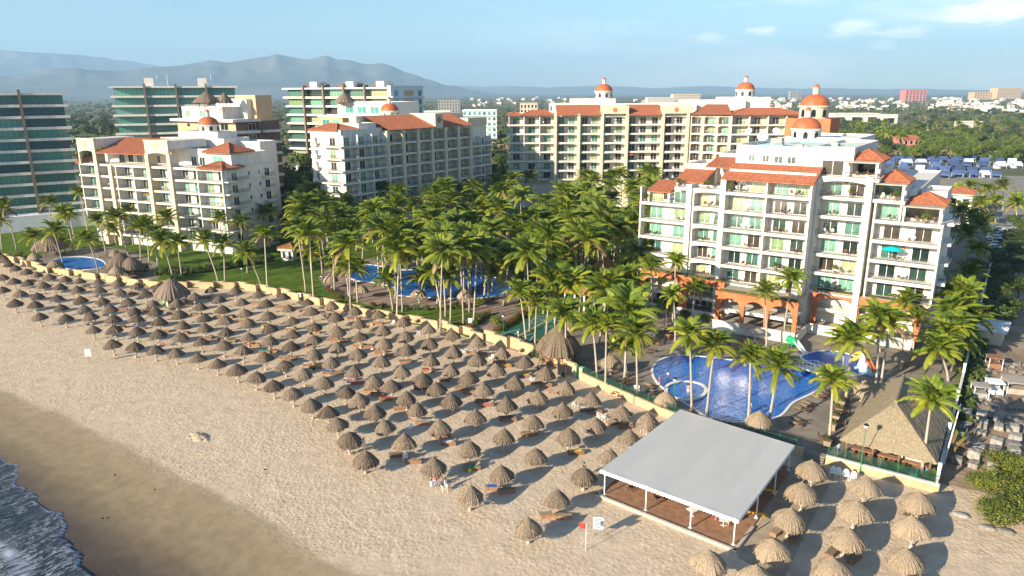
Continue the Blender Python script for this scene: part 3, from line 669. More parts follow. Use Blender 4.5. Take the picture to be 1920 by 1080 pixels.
def dome(B, x, y, z, R, n_win=8, drum=1.6, dm='domeorange', wm='white'):
    d = MB(); d.lathe([(R * 1.0, z - 0.1), (R * 1.0, z + drum), (R * 1.10, z + drum), (R * 1.10, z + drum + 0.22 * R / 2), (R * 0.96, z + drum + 0.24 * R / 2), (0, z + drum + 0.25 * R / 2)], 32, x, y)
    o = d.build('drum', wm, B.r, smooth=False)
    for k in range(n_win):
        a = 2 * math.pi * k / n_win + 0.2; w = MB(); ww = R * 0.15
        pts = [(-ww, 0), (ww, 0), (ww, drum * .45)] + [(ww * math.cos(t), drum * .45 + ww * math.sin(t)) for t in (0.5, 1.05, 1.57, 2.1, 2.64)] + [(-ww, drum * .45)]
        ca, sa = math.cos(a), math.sin(a); rr = R + 0.03
        w.f(*[(x + rr * ca - p[0] * sa, y + rr * sa + p[0] * ca, z + drum * 0.22 + p[1]) for p in pts]); w.build('drum_window', 'darkglass', o)
    d = MB(); d.lathe([(R * math.cos(t) * 1.0, z + drum + 0.1 * R + R * 0.82 * math.sin(t)) for t in np.linspace(0, 1.35, 10)] + [(0, z + drum + 0.1 * R + R * 0.82)], 32, x, y); d.build('dome', dm, B.r, smooth=True)
    zt = z + drum + 0.1 * R + R * 0.78; d = MB(); r = R * 0.22
    d.lathe([(r, zt), (r, zt + r * 1.9), (r * 1.2, zt + r * 1.9), (r * 1.2, zt + r * 2.15), (0, zt + r * 2.15)], 16, x, y); ln = d.build('lantern', wm, B.r)
    d = MB(); d.lathe([(r * 1.05, zt + r * 2.16), (r * .8, zt + r * 2.8), (r * .3, zt + r * 3.2), (0, zt + r * 3.4)], 16, x, y); d.build('lantern_cap', dm, ln)

def hip(B, x0, x1, y0, y1, z, hh, over=0.5, m='tile', ridge=None):
    x0 -= over; x1 += over; y0 -= over; y1 += over
    w, d = x1 - x0, y1 - y0; ins = min(w, d) / 2
    mb = MB()
    if w >= d: a = (x0 + ins, (y0 + y1) / 2, z + hh); b = (x1 - ins, (y0 + y1) / 2, z + hh)
    else: a = ((x0 + x1) / 2, y0 + ins, z + hh); b = ((x0 + x1) / 2, y1 - ins, z + hh)
    A, Bb, C, D = (x0, y0, z), (x1, y0, z), (x1, y1, z), (x0, y1, z)
    if w >= d: sl_ = [(A, Bb, a, b), (Bb, C, b, b), (C, D, b, a), (D, A, a, a)]
    else: sl_ = [(A, Bb, a, a), (Bb, C, a, b), (C, D, b, b), (D, A, b, a)]
    for q in sl_: corrug(mb, *q)
    mb.box(x0, x1, y0, y1, z - 0.25, z - 0.02)
    for q in (A, Bb, C, D):
        e = a if math.dist(q, a) < math.dist(q, b) else b
        mb.tube([Vector(q) + Vector((0, 0, .08)), Vector(e) + Vector((0, 0, .1))], 0.14, 6)
    mb.tube([Vector(a) + Vector((0, 0, .1)), Vector(b) + Vector((0.01, 0, .1))], 0.14, 6)
    B.part('tile_roof', m, mb)
def shed(B, x0, x1, y0, z0, y1, z1, m='tile', th=0.2):
    mb = MB(); corrug(mb, (x0, y0, z0), (x1, y0, z0), (x0, y1, z1), (x1, y1, z1))
    mb.f((x0, y0, z0 - th), (x0, y1, z1 - th), (x1, y1, z1 - th), (x1, y0, z0 - th)); mb.f((x0, y0, z0 - th), (x1, y0, z0 - th), (x1, y0, z0), (x0, y0, z0))
    mb.f((x0, y0, z0 - th), (x0, y0, z0), (x0, y1, z1), (x0, y1, z1 - th)); mb.f((x1, y0, z0 - th), (x1, y1, z1 - th), (x1, y1, z1), (x1, y0, z0))
    B.part('tile_roof', m, mb)

# ---- the near white building (axis aligned)
LV = [3.8, 7.2, 10.6, 14.0, 17.4, 20.8, 24.2, 27.6]
B1 = Bld('apartment_building', 'near white stepped apartment building with terracotta roofs and orange arcades behind the big pool', 0, 0, 0)
fh = 3.4
# bodies (front wall planes set back from the loggias)
B1.body(-59.5, -53.6, 134.2, 150, 0, 20.8); B1.body(-53.4, -43.9, 134.2, 152, 0, 24.2)
B1.body(-43.7, -28.6, 132.6, 156, 0, 27.7); B1.body(-28.4, -20.1, 136.35, 158, 0, 27.6)
B1.body(-20.0, -15.2, 136.72, 156, 0, 24.2); B1.body(-15.1, -10.4, 136.72, 154, 0, 20.8)
B1.body(-44.5, -30.2, 138.0, 165, 27.0, 31.6, par=0.7); B1.body(-30.0, -23.6, 136.2, 160, 27.0, 32.1, par=0.5)
B1.body(-40, -15.5, 158.5, 205, 0, 22.6); B1.body(-14.3, -10.4, 158, 168, 0, 23.0); B1.body(-60, -44, 152.5, 168, 0, 22)
B1.body(-43, -28, 166, 184, 20, 32.0, par=0.5)
facade(B1, -61.3, 132.2, 0, 10.8, [10.6, 14.0, 17.4, 20.8], fh, 1, per=2, ww=2.6, furn=.9, proud=.0)
facade(B1, -61.3, 132.2, 0, 10.8, [7.2], fh, 1, per=2, ww=2.6, furn=.9)
facade(B1, -50.3, 131.9, 0, 6.6, [7.2, 10.6, 14.0, 17.4, 20.8], fh, 1, per=2, ww=2.0, furn=1, depth=2.2, arch=0.5)
facade(B1, -43.8, 130.3, 0, 15.3, [7.2, 10.6, 14.0, 17.4, 20.8], fh, 2, per=2, ww=2.3, furn=1, depth=2.25)
facade(B1, -43.8, 130.3, 0, 15.3, [24.2], 2.6, 2, per=2, ww=2.3, furn=1, depth=2.25)
facade(B1, -28.4, 134.0, 0, 8.2, [7.2, 10.6, 14.0, 17.4, 20.8], fh, 1, per=2, ww=2.5, furn=1, depth=2.3)
facade(B1, -28.4, 134.0, 0, 8.2, [24.2], fh, 1, per=2, ww=2.5, furn=1, depth=2.3, arch=0.7)
facade(B1, -19.2, 134.2, 0, 10.5, [7.2, 10.6, 14.0, 17.4], fh, 1, per=2, ww=2.6, furn=1, depth=2.5)
facade(B1, -19.2, 134.2, 0, 4.2, [20.8], fh, 1, per=1, ww=2.6, furn=1, depth=2.3)
# decks of the stepped terraces: slab + rail
def deck(B, x0, x1, y0, y1, z, ang=0):
    sb = MB(); sb.box(x0, x1, y0, y1, z - 0.42, z + 0.12); B.part('balcony', 'white', sb)
    rb = MB(); rb.box(x0 + .05, x1 - .05, y0 + .08, y0 + .13, z + 1.0, z + 1.06); k = x0 + .05
    while k < x1: rb.box(k, k + .035, y0 + .09, y0 + .125, z + .12, z + 1.0); k += 0.34
    B.part('railing', 'rail', rb)
deck(B1, -54.0, -43.95, 131.9, 137.5, 24.2); deck(B1, -14.9, -8.7, 134.2, 140, 20.8); deck(B1, -19.9, -14.7, 134.25, 140, 24.2); deck(B1, -28.4, -18.9, 134.0, 140, 27.6)
# pilasters running up the front
for (x, y, z) in ((-50.9, 131.5, 25.0), (-43.9, 130.1, 26.6), (-28.6, 133.2, 27.4), (-20.2, 133.6, 28.0)):
    mb = MB(); mb.box(x - .5, x + .5, y, y + 2.8, 0, z); B1.part('pilaster', 'white', mb)
# top floor terraces: pavilions with hip roofs, beige canopies, posts
for (x0, x1, z) in ((-24.4, -19.4, 27.6), (-19.8, -15.0, 24.2), (-14.8, -9.2, 20.8)):
    hip(B1, x0, x1, 137.2, 143.5, z + 2.9, 1.6, over=.4)
    mb = MB(); mb.box(x0 - .3, x1 + .3, 134.3, 137.0, z + 2.6, z + 2.82); B1.part('canopy', 'deckfloor', mb)
    mb = MB(); mb.box(x0, x1, 141.5, 143.2, z + .1, z + 2.7); mb.box(x1 - .3, x1, 137.2, 141.4, z + .1, z + 2.7); B1.part('wall', 'white', mb)
    for xx in (x0 + .1, x1 - .2):
        mb = MB(); mb.box(xx - .15, xx + .25, 134.4, 134.8, z + .12, z + 2.62); B1.part('post', 'white', mb)
    B1.win(TR(0, 0, 0), (x0 + x1) / 2, 141.46, z + .15, 3.6, 2.3, 'slide')
    PATIO.append((((x0 + x1) / 2 - 1, 135.8, z + .12), 0.4, B1)); PATIO.append((((x0 + x1) / 2 + 1, 136.2, z + .12), -0.6, B1))
# tiled shed roof over the middle terrace
shed(B1, -44.3, -28.2, 129.9, 26.7, 135.6, 29.1)
# pergola roofs on the left terraces
shed(B1, -60.2, -55.2, 133.0, 23.0, 139, 24.6); shed(B1, -55.0, -49.0, 134, 25.2, 141, 27.4); shed(B1, -49.3, -44.6, 135, 28.2, 142, 29.7)
for x, y, z0, z1 in ((-59.9, 133.3, 20.8, 22.9), (-55.6, 133.3, 20.8, 22.9), (-54.4, 134.4, 24.2, 25.2), (-49.6, 134.4, 24.2, 25.2), (-54.4, 134.3, 20.8, 25.1)):
    mb = MB(); mb.box(x - .2, x + .2, y - .2, y + .2, z0, z1); B1.part('post', 'white', mb)
B1.body(-55, -49, 140, 150, 24, 27.6); B1.body(-49, -44.2, 141.5, 152, 24, 29.8)
for u, z, w in ((-41.5, 28.4, 1.2), (-38.9, 28.4, 1.2), (-36.6, 28.3, 1.5), (-34.3, 28.3, 1.5)): B1.win(TR(0, 0, 0), u, 137.97, z + .9, w, 1.3)
B1.win(TR(0, 0, 0), -26.8, 136.17, 27.75, 3.6, 2.6)
# end face balconies on the right side
for z in LV[2:6]:
    sb = MB(); sb.box(-8.75, -7.4, 137.0, 143.5, z - .35, z + .1); B1.part('balcony', 'white', sb)
    rb = MB(); rb.box(-7.5, -7.45, 137.0, 143.5, z + 1.0, z + 1.06); k = 137.0
    while k < 143.5: rb.box(-7.5, -7.45, k, k + .04, z + .1, z + 1); k += .34
    B1.part('railing', 'rail', rb)
mb = MB(); mb.box(-10.38, -8.75, 136.9, 153.5, 0, 20.2); B1.part('wall', 'white', mb)
# arcades: left, middle, right
def arcade(B, xs, y0, y1, ztop, zs, rise, colw=0.9, base=0.0, mid=None, wally=None):
    mb = MB()
    for a, b in zip(xs[:-1], xs[1:]): arch_band(mb, a + colw / 2, b - colw / 2, y0, y0 + .55, zs, ztop, rise)
    for x in xs: mb.box(x - colw / 2, x + colw / 2, y0 - .02, y0 + .57, zs, ztop)
    mb.box(xs[0] - colw / 2 - .1, xs[-1] + colw / 2 + .1, y0 - .1, y0 + .65, ztop, ztop + .18); B.part('arcade', 'orange', mb)
    for x in xs:
        c = MB(); c.box(x - colw / 2 + .04, x + colw / 2 - .04, y0 + .02, y0 + .53, base, zs - .003); c.box(x - colw / 2 - .08, x + colw / 2 + .08, y0 - .1, y0 + .65, base, base + 1.1); c.box(x - colw / 2 - .06, x + colw / 2 + .06, y0 - .08, y0 + .63, zs - 1.0, zs - .8)
        B.part('column', 'orange', c)
    top = MB(); top.box(xs[0], xs[-1], y0 + .56, y1, ztop - .35, ztop - .02); B.part('terrace', 'deckfloor', top)
    if mid:
        s_ = MB(); s_.box(xs[0] + .5, xs[-1] - .5, y0 + .6, y1, mid - .35, mid); s_.box(xs[0] + .5, xs[-1] - .5, y0 + .58, y0 + .72, mid, mid + .25); B.part('balcony', 'white', s_)
        rb = MB(); rb.box(xs[0] + .5, xs[-1] - .5, y0 + .62, y0 + .67, mid + 1, mid + 1.06); k = xs[0] + .5
        while k < xs[-1] - .5: rb.box(k, k + .035, y0 + .62, y0 + .66, mid + .25, mid + 1); k += .34
        B.part('railing', 'rail', rb)
    hb = MB(); hb.box(xs[0], xs[-1], y0 + .7, y0 + 1.3, ztop - .02, ztop + .45); B.part('planter_hedge', 'leafhedge', hb)
MT['leafhedge'] = mat('hedge_green', (0.10, 0.12, 0.03), 0.95, col2=(0.05, 0.06, 0.02), vscale=3, bump=1, bscale=9, bdist=.1)
arcade(B1, [-58.4, -50.4], 128.9, 134.3, 7.6, 5.9, 1.1, mid=3.8, base=0)
arcade(B1, [-50.3 + .95, -42.3], 128.6, 134.2, 7.5, 5.9, 1.1, mid=3.8)
arcade(B1, [-41.4, -36.9, -32.6, -27.8], 124.0, 132.7, 7.0, 5.0, 1.2, mid=3.8, colw=.8)
arcade(B1, [-27.9 + 1.0, -19.9, -10.4], 134.0, 136.9, 7.1, 5.2, 1.2, mid=3.8, base=0)
pw = MB(); pw.box(-58.8, -42.0, 128.5, 128.85, 0, 1.5); pw.box(-41.9, -27.4, 123.5, 123.95, 0, 1.9); pw.box(-27.0, -10.0, 131.2, 131.55, 0, 1.8); pw.box(-27.35, -27.05, 124, 131.5, 0, 1.6)
B1.part('plinth_wall', 'white', pw)
fl = MB(); fl.box(-41.4, -27.8, 124.6, 132.5, 0, 1.2); fl.box(-27, -10.4, 131.6, 136.5, 0, 1.1); fl.box(-58, -42.6, 129.5, 134.1, 0, .8); B1.part('raised_floor', 'deckfloor', fl)
for x in (-40, -38.4, -35.6, -33.8, -31, -29.4): B1.win(TR(0, 0, 0), x, 132.57, 1.3, 1.5, 2.2)
for x in (-39.5, -34.5, -30.5): B1.win(TR(0, 0, 0), x, 132.57, 3.95, 2.2, 2.2)
for x in (-56.5, -53, -48, -45.5): B1.win(TR(0, 0, 0), x, 134.17, 3.95, 2.2, 2.2); B1.win(TR(0, 0, 0), x, 134.17, .9, 2.2, 2.2)
for x in (-25, -21.5): B1.win(TR(0, 0, 0), x, 136.37, 3.95, 2.4, 2.3); B1.win(TR(0, 0, 0), x, 136.37, 1.2, 2.4, 2.2)
for x in (-17.5, ): B1.win(TR(0, 0, 0), x, 136.57, 3.95, 2.4, 2.3); B1.win(TR(0, 0, 0), x, 136.57, 1.2, 2.4, 2.2)
B1.win(TR(0, 0, 0), -13, 136.77, 3.95, 2.4, 2.3)
# roof things: stair hut, pool rail, small dome
mb = MB()
for k in range(9): mb.box(-41 + k * 2.1, -40.95 + k * 2.1, 139, 139.05, 31.6, 33.1)
mb.box(-41, -24, 139, 139.04, 33.05, 33.1); mb.box(-41, -24, 139, 139.04, 32.4, 32.45); B1.part('roof_railing', 'turq', mb)
for k, (x, y, w, d, h_) in enumerate(((-38.5, 141, 1.6, 1.1, .9), (-35, 143, 1.2, 1.2, .8), (-33, 140.6, .9, 1.4, .7), (-30.5, 146, 2.2, 2.2, 1.2), (-40.6, 146, 2.2, 1.8, 1.6))):
    mb = MB(); mb.box(x, x + w, y, y + d, 31.5, 31.6 + h_); B1.part('rooftop_unit', 'grey', mb)
q = ray(1510, 263); gx, gy = q.x / math.hypot(q.x, q.y) * 172, q.y / math.hypot(q.x, q.y) * 172; dome(B1, gx, gy, CAMH + q.z / math.hypot(q.x, q.y) * 172, 3.0, drum=2.2)
gx, gy = G(1600, 277, 31); 
B1.finish()
# chapel-like orange block with the big dome behind
gx, gy = G(1517, 262, 31)
B5 = Bld('domed_block', 'orange square block with large terracotta dome behind the near white building', 0, 0, 0, wallm='orange')
ox, oy = W(94, 200)
gx, gy = G(1515, 223, 35.5); B5.body(gx - 5.2, gx + 5.2, gy, gy + 10.5, 0, 35.2, par=.4); dome(B5, gx + .3, gy + 4, 35.3, 3.4, drum=2.9, wm='cream'); B5.finish()

# satellite dishes on the roof of the near building
def dish(u, v, z, r, lab, ang):
    q = ray(u, v); hq = math.hypot(q.x, q.y); x, y, z = q.x / hq * z, q.y / hq * z, CAMH + q.z / hq * z; t = empty('satellite_dish', (x, y, z - r), R_(ang), label=lab, cat='satellite dish', group='dishes on the near roof')
    a = MB(); n = 16
    T = lambda p: (p[0], -p[2] * .8 + p[1] * .55, p[2] * .6 + p[1] * .8 + r)
    a.T = T; a.lathe([(0, 0), (r * .5, r * .06), (r, r * .25), (r * 1.0, r * .28), (r * .5, r * .09), (0, .03)], 20); a.build('reflector', 'plastic', t, smooth=True)
    b = MB(); b.tube([(0, 0, 0), (0, .1, r)], .07, 6); b.tube([(0, -.1, r * .6), (0, -r * .8, r * 1.5)], .03, 5); b.build('mount', 'grey', t)
dish(1430, 257, 151, 1.05, 'largest white satellite dish on the near roof', 20); dish(1404, 248, 157, .85, 'white satellite dish, back left of the pair behind the largest dish', -25); dish(1456, 247, 157, .85, 'white satellite dish, back right of the pair behind the largest dish', 35)

# ---- left white building
x, y = W(-75, 188)
B2 = Bld('apartment_building', 'left white apartment building with cream bays, terracotta roof and small dome on top', x, y, 12)
lv2 = [6.5, 9.8, 13.1, 16.4, 19.7, 22.9]
B2.body(-53, 0, 2.2, 19, 0, 22.9, par=.3); B2.body(-50, -10, 6, 18.7, 22.5, 27.2, par=.4); B2.body(-22, -1.2, 8, 18.8, 22.5, 26.2, par=.4); B2.body(-36, -12, 14, 24, 0, 29.4, par=.4)
B2.body(-31, -16, 16, 23.5, 29, 31.2, par=.3)
facade(B2, -53.5, 0, 0, 8, lv2[:5], 3.3, 1, per=2, ww=2.4, furn=.5, depth=2.2, proud=.5)
facade(B2, -45.5, -.1, 0, 20, lv2[:5] + [3.2], 3.3, 3, per=2, ww=2.0, furn=.6, depth=2.3)
facade(B2, -25.5, -.15, 0, 7.5, lv2[:5] + [3.2], 3.3, 1, per=2, ww=2.0, furn=.6, depth=2.3)
facade(B2, -17.5, 0, 0, 17.3, lv2[:5] + [3.2], 3.3, 2, per=2, ww=2.0, furn=.6, depth=2.2, proud=.1)
deck(B2, -53.5, 0, -.05, 6.2, 22.9)
for x_ in (-45.8, -40.5, -25.7, -17.8):
    mb = MB(); mb.box(x_ - .6, x_ + .6, -.6, 2.3, 0, 26.4 if x_ != -40.5 else 22.9)
    B2.part('pilaster', 'cream', mb)
for x0, x1 in ((-52.2, -45.3), (-25.9, -17.4)):
    mb = MB(); arch_band(mb, x0 + .4, x1 - .4, -.55, .05, 26.0, 29.8, .7); mb.box(x0, x0 + .45, -.58, .08, 22.9, 29.8); mb.box(x1 - .45, x1, -.58, .08, 22.9, 29.8); mb.box(x0 - .2, x1 + .2, -.7, .2, 29.8, 30.1); B2.part('bay_gable', 'cream', mb)
    mb = MB(); mb.box(x0 + .1, x1 - .1, .09, 13, 27.7, 29.9); B2.part('wall', 'white', mb)
    mb = MB(T=lambda p, xc=(x0 + x1) / 2: (xc + p[0], -.62 + p[2] * .01, 28.6 + p[1])); mb.lathe([(0, 0), (.75, 0.1), (.9, 3), (0, 4)], 12); B2.part('medallion', 'tan', mb)
shed(B2, -45.2, -26.1, -.7, 26.2, 10, 29.8); 
hip(B2, -9, -.2, 3.5, 12, 27.0, 2.2); hip(B2, -7.5, .4, -.3, 7, 23.2, 1.5); hip(B2, -54, -52.4, .2, 6, 23.1, 1.0)
mb = MB(); mb.box(-9, -.4, 4, 11.8, 23, 26.8); B2.part('wall', 'white', mb)
B2.win(TR(0, 0, 0), -5, 3.96, 23.9, 3.6, 2.2, 'ribbon', 'teal'); 
for x_ in (-43, -39.5, -36, -32.5, -29, -15.5, -12.5): B2.win(TR(0, 0, 0), x_, 5.97, 23.1, 2.0, 2.3)
Te = TR(0, 0, 90)
for z in lv2[:5] + [3.2]:
    for v_ in (4, 16.5): 
        B2.win(Te, v_, -.03, z + .12, 2.0, 2.2, 'slide', 'darkglass')
    for v_ in (9.5, 13.5): B2.win(Te, v_, -.03, z + .9, .8, 1.2, 'plain', 'darkglass')
    for v0, v1 in ((.4, 8.2), (14.8, 18.4)):
        sb = MB(Te); sb.box(v0, v1, -1.3, .1, z - .2, z + .1); B2.part('balcony', 'white', sb)
        rb = MB(Te); rb.box(v0, v1, -1.28, -1.23, z + 1, z + 1.06); k = v0
        while k < v1: rb.box(k, k + .05, -1.28, -1.23, z + .1, z + 1); k += .3
        B2.part('railing', 'rail', rb)
dome(B2, -23.0, 20, 31.3, 2.9, drum=1.7)
B2.body(-15, -4, 19.2, 26, 0, 28.6, par=.3)
B2.finish()

# ---- middle building, mostly in the shade of its neighbour
x, y = W(-46.5, 203)
B3 = Bld('apartment_building', 'shaded white apartment building in the middle with cream pilasters and long terracotta roof', x, y, 1)
lv3 = [3.9, 7.2, 10.6, 14.0, 17.4, 20.8, 24.2, 27.6]
B3.body(-14, -1.56, 0.6, 16.9, 0, 31.6, par=.5); B3.body(-16, -1.86, 17, 70, 0, 31.0, par=.3)
B3.body(-12, -3, 9, 16, 31, 33.2, par=.4)
T3 = TR(0, 0, 90)
facade(B3, .4, -.4, 90, 17, lv3[2:], 3.4, 3, per=1, ww=2.2, furn=.6, depth=1.9, proud=.2)
facade(B3, .4, 17, 90, 40.5, lv3[2:], 3.4, 6, per=1, ww=2.2, furn=.6, depth=2.2, arch=.4, partm='cream', part_w=.7)
facade(B3, .4, 57.9, 90, 12, lv3[1:7], 3.4, 2, per=1, ww=2.2, furn=.5, depth=2.2)
for k in range(7):
    mb = MB(T3); u = 17 + 40.5 * k / 6; mb.box(u - .6, u + .6, -.95, -.3, 0, 31.2); B3.part('pilaster', 'cream', mb)
# end face balconies
for z in lv3[1:8]:
    sb = MB(); sb.box(-8.2, .5, -1.5, .62, z - .3, z + .1); B3.part('balcony', 'white', sb)
    rb = MB(); rb.box(-8.2, .5, -1.48, -1.43, z + 1, z + 1.06); k = -8.2
    while k < .5: rb.box(k, k + .05, -1.48, -1.43, z + .1, z + 1); k += .3
    B3.part('railing', 'rail', rb)
    sb = MB(); sb.box(-13, -10.6, -.5, .62, z - .2, z + .1); sb.box(-13, -10.6, -.5, -.45, z + .1, z + 1); B3.part('balcony', 'white', sb)
    B3.win(TR(0, 0, 0), -5, .57, z + .12, 2.3, 2.2); B3.win(TR(0, 0, 0), -11.8, .57, z + .12, 1.2, 2.2, 'slide', 'darkglass')
hip(B3, -14, -3, .6, 9, 31.9, 1.7)
mb = MB(); corrug(mb, (1.0, 17, 31.4), (1.0, 39, 31.4), (-9, 17, 35.2), (-9, 39, 35.2)); corrug(mb, (1.0, 43, 31.4), (1.0, 58, 31.4), (-9, 43, 35.2), (-9, 58, 35.2)); B3.part('tile_roof', 'tile', mb)
mb = MB(); mb.box(-10, .6, 39.05, 42.95, 31, 35.6); mb.box(-12, -9, 14, 66, 31, 35.3); mb.box(-12, -1.6, 59, 70, 31, 33.6); B3.part('wall', 'cream', mb)
mb = MB(T=lambda p: (.68 + p[2] * .01, 41 + p[0], 33.6 + p[1])); mb.lathe([(0, 0), (1.2, .1), (0, 4)], 4); B3.part('medallion', 'orange', mb)
q = ray(731, 218); gx, gy = B3.local(q.x / math.hypot(q.x, q.y) * 243, q.y / math.hypot(q.x, q.y) * 243); B3.body(gx - 4.5, gx + 3.4, gy - 3.4, gy + 5, 30, 33.7, 'orange', par=.3); dome(B3, gx, gy, 33.8, 3.0, drum=2.3)
B3.finish()

# ---- back building facing the camera
x, y = W(-1, 268)
B4 = Bld('apartment_building', 'long cream and white apartment building with two terracotta domes behind the palm grove', x, y, 35)
lv4 = [4.3, 7.6, 10.9, 14.2, 17.6, 20.9, 24.2, 27.4, 30.6]
B4.body(0.6, 65, 2.33, 22, 0, 33.9, par=.5, m='white')
facade(B4, 0, 0, 0, 17, lv4[2:], 3.3, 3, per=1, ww=2.6, furn=.5, proud=.6, depth=2.3)
facade(B4, 17, -.3, 0, 17, lv4[2:], 3.3, 2, per=2, ww=2.2, furn=.5, depth=2.6, arch=.4)
facade(B4, 34, -.6, 0, 9, lv4[2:], 3.3, 1, per=2, ww=2.2, furn=.5, depth=2.9, arch=.5)
facade(B4, 43, -.3, 0, 13, lv4[2:], 3.3, 1, per=3, ww=2.2, furn=.9, depth=2.6, arch=0)
facade(B4, 56, -.6, 0, 9, lv4[2:], 3.3, 1, per=2, ww=2.2, furn=.5, depth=2.9, arch=.5)
for x_ in (17, 25.5, 34, 43, 56, 65):
    mb = MB(); mb.box(x_ - .5, x_ + .5, -1.1, .5, 0, 34.4); B4.part('pilaster', 'cream', mb)
for x0, x1 in ((34, 43), (56, 65.2)):
    mb = MB(); mb.box(x0 - .4, x1 + .4, -1.1, 3.4, 34.4, 37.2); B4.part('bay_gable', 'cream', mb)
    mb = MB(T=lambda p, xc=(x0 + x1) / 2: (xc + p[0], -1.12 + p[2] * .01, 35.7 + p[1])); mb.lathe([(0, 0), (.75, .1), (.9, 3), (0, 4)], 12); B4.part('medallion', 'orange', mb)
shed(B4, 17.5, 33.5, -1.2, 34.0, 8, 37.4); shed(B4, 43.5, 55.5, -1.2, 34.0, 8, 37.4); hip(B4, 5, 17, 0, 8, 34.0, 1.6); hip(B4, -.2, 5, 0, 8, 34.0, 1.0)
B4.body(17, 70, 8.2, 24, 30, 37.6, par=.3)
B4.body(24, 40, 10, 24, 37, 39.3, par=.3); dome(B4, 36, 14, 39.4, 3.3, drum=2.6)
# projecting wing to the right
a0 = 35 - 90 + 30
T4 = TR(65.3, -.6, -38)
B4.body(64, 92, 6, 24, 0, 33.9, m='cream', par=.3)
facade(B4, 65.6, -.4, -30, 15, lv4[2:], 3.3, 3, per=1, ww=2.0, furn=.6, depth=2.0, arch=.5, partm='cream', part_w=.8)
c30, s30 = math.cos(R_(-30)), math.sin(R_(-30))
x2, y2 = 65.6 + 15 * c30, -.4 + 15 * s30
facade(B4, x2, y2, 0, 26, lv4[2:], 3.3, 4, per=1, ww=2.2, furn=.6, depth=2.0)
mb = MB(); mb.prism([(66.75, 1.55), (x2 + 1, y2 + 2.04), (x2 + 26, y2 + 2.0), (x2 + 26, 20), (66, 20)], 0, 33.8); B4.part('wall', 'cream', mb)
mb = MB(); corrug(mb, (65.4, -1, 34.0), (x2, y2 - .6, 34.0), (74, 9, 37.4), (80, 4, 37.4)); B4.part('tile_roof', 'tile', mb)
hip(B4, x2, x2 + 25, y2, y2 + 12, 34.1, 2.0)
B4.body(68, 90, 14, 30, 30, 38.6, par=.3); 
B4.body(84, 100, 16, 34, 30, 39.6, par=.3); dome(B4, 92, 22, 39.7, 3.5, drum=2.6)
B4.finish()

# ---- glass towers on the left
def tower(name, label, X, Y, ang, width, depth, top, step, nfl, bays, fin=True, side=False, glass='teal', slab='white', dl=2.0, base=None):
    x, y = W(X, Y); B = Bld(name, label, x, y, ang, wallm='bluewhite')
    lev = [top - step * (k + 1) for k in range(nfl)]
    B.body(0.3, width - .3, dl, depth, 0, top - .4, par=0, m='bluewhite')
    rb = MB(); rb.box(-1.2, width + .8, -.3, depth + .5, top - .5, top + .15); B.part('roof', 'white', rb)
    T = TR(0, 0, 0); bw = width / bays
    for z in lev:
        sb = MB(); sb.box(-1.0, width + .9, -.25, dl + .2, z - .70, z + .16); sb.box(width - .2, width + .8, dl + .21, depth, z - .4, z + .1); B.part('balcony', slab, sb)
        rb = MB(); rb.box(-.9, width + .8, -.1, -.06, z + .98, z + 1.06); B.part('railing', 'railglass', rb)
        for j in range(bays): B.win(T, (j + .5) * bw, dl - .03, z + .15, bw - .7, step - .75, 'ribbon', glass, 'rail')
        if side:
            Ts = TR(width, 0, 90)
            for j in range(2): B.win(Ts, depth * (j + .5) / 2 + 1, .22, z + .2, depth * .36, step - 1, 'ribbon', glass, 'rail')
    if fin:
        for j in range(1, bays):
            mb = MB(); mb.box(j * bw - .4, j * bw + .4, -.9, dl + .1, 0, top + 1.2); B.part('pilaster', 'fin', mb)
    return B, lev
MT['fin'] = mat('stone_fin', (0.22, 0.18, 0.15), .9, var=.2); MT['railglass'] = mat('balcony_glass', (0.10, 0.16, 0.16), 0.1, spec=.8)
C45, S45 = 1, 0
def start(X, Y, az, L_): return (X - L_ * math.sin(R_(az)), Y - L_ * math.cos(R_(az)))
sx_, sy_ = start(-144, 240, 56, 60)
T1b, l1 = tower('glass_tower', 'dark teal glass apartment tower at the far left edge', sx_, sy_, 69, 60, 18, 42.3, 3.5, 11, 5)
mb = MB(); mb.box(33, 38, 6, 10, 42.4, 45.2); T1b.part('lift_house', 'white', mb)
T1b.body(-30, 70, -6, 0, 0, 4.5, par=.4); T1b.finish()
T2b, l2 = tower('glass_tower', 'second teal glass tower from the left, white slabs and thin antennas', -165, 309, 58, 48, 18, 45.0, 3.8, 8, 4)
for x0 in (12, 33):
    mb = MB(); mb.box(x0, x0 + 3.6, 5, 9, 45.1, 48.6); T2b.part('lift_house', 'white', mb)
for x0 in (17, 21, 38.5):
    mb = MB(); mb.tube([(x0, 6, 45), (x0, 6, 50)], .08, 5); T2b.part('antenna', 'whitemetal', mb)
T2b.finish()
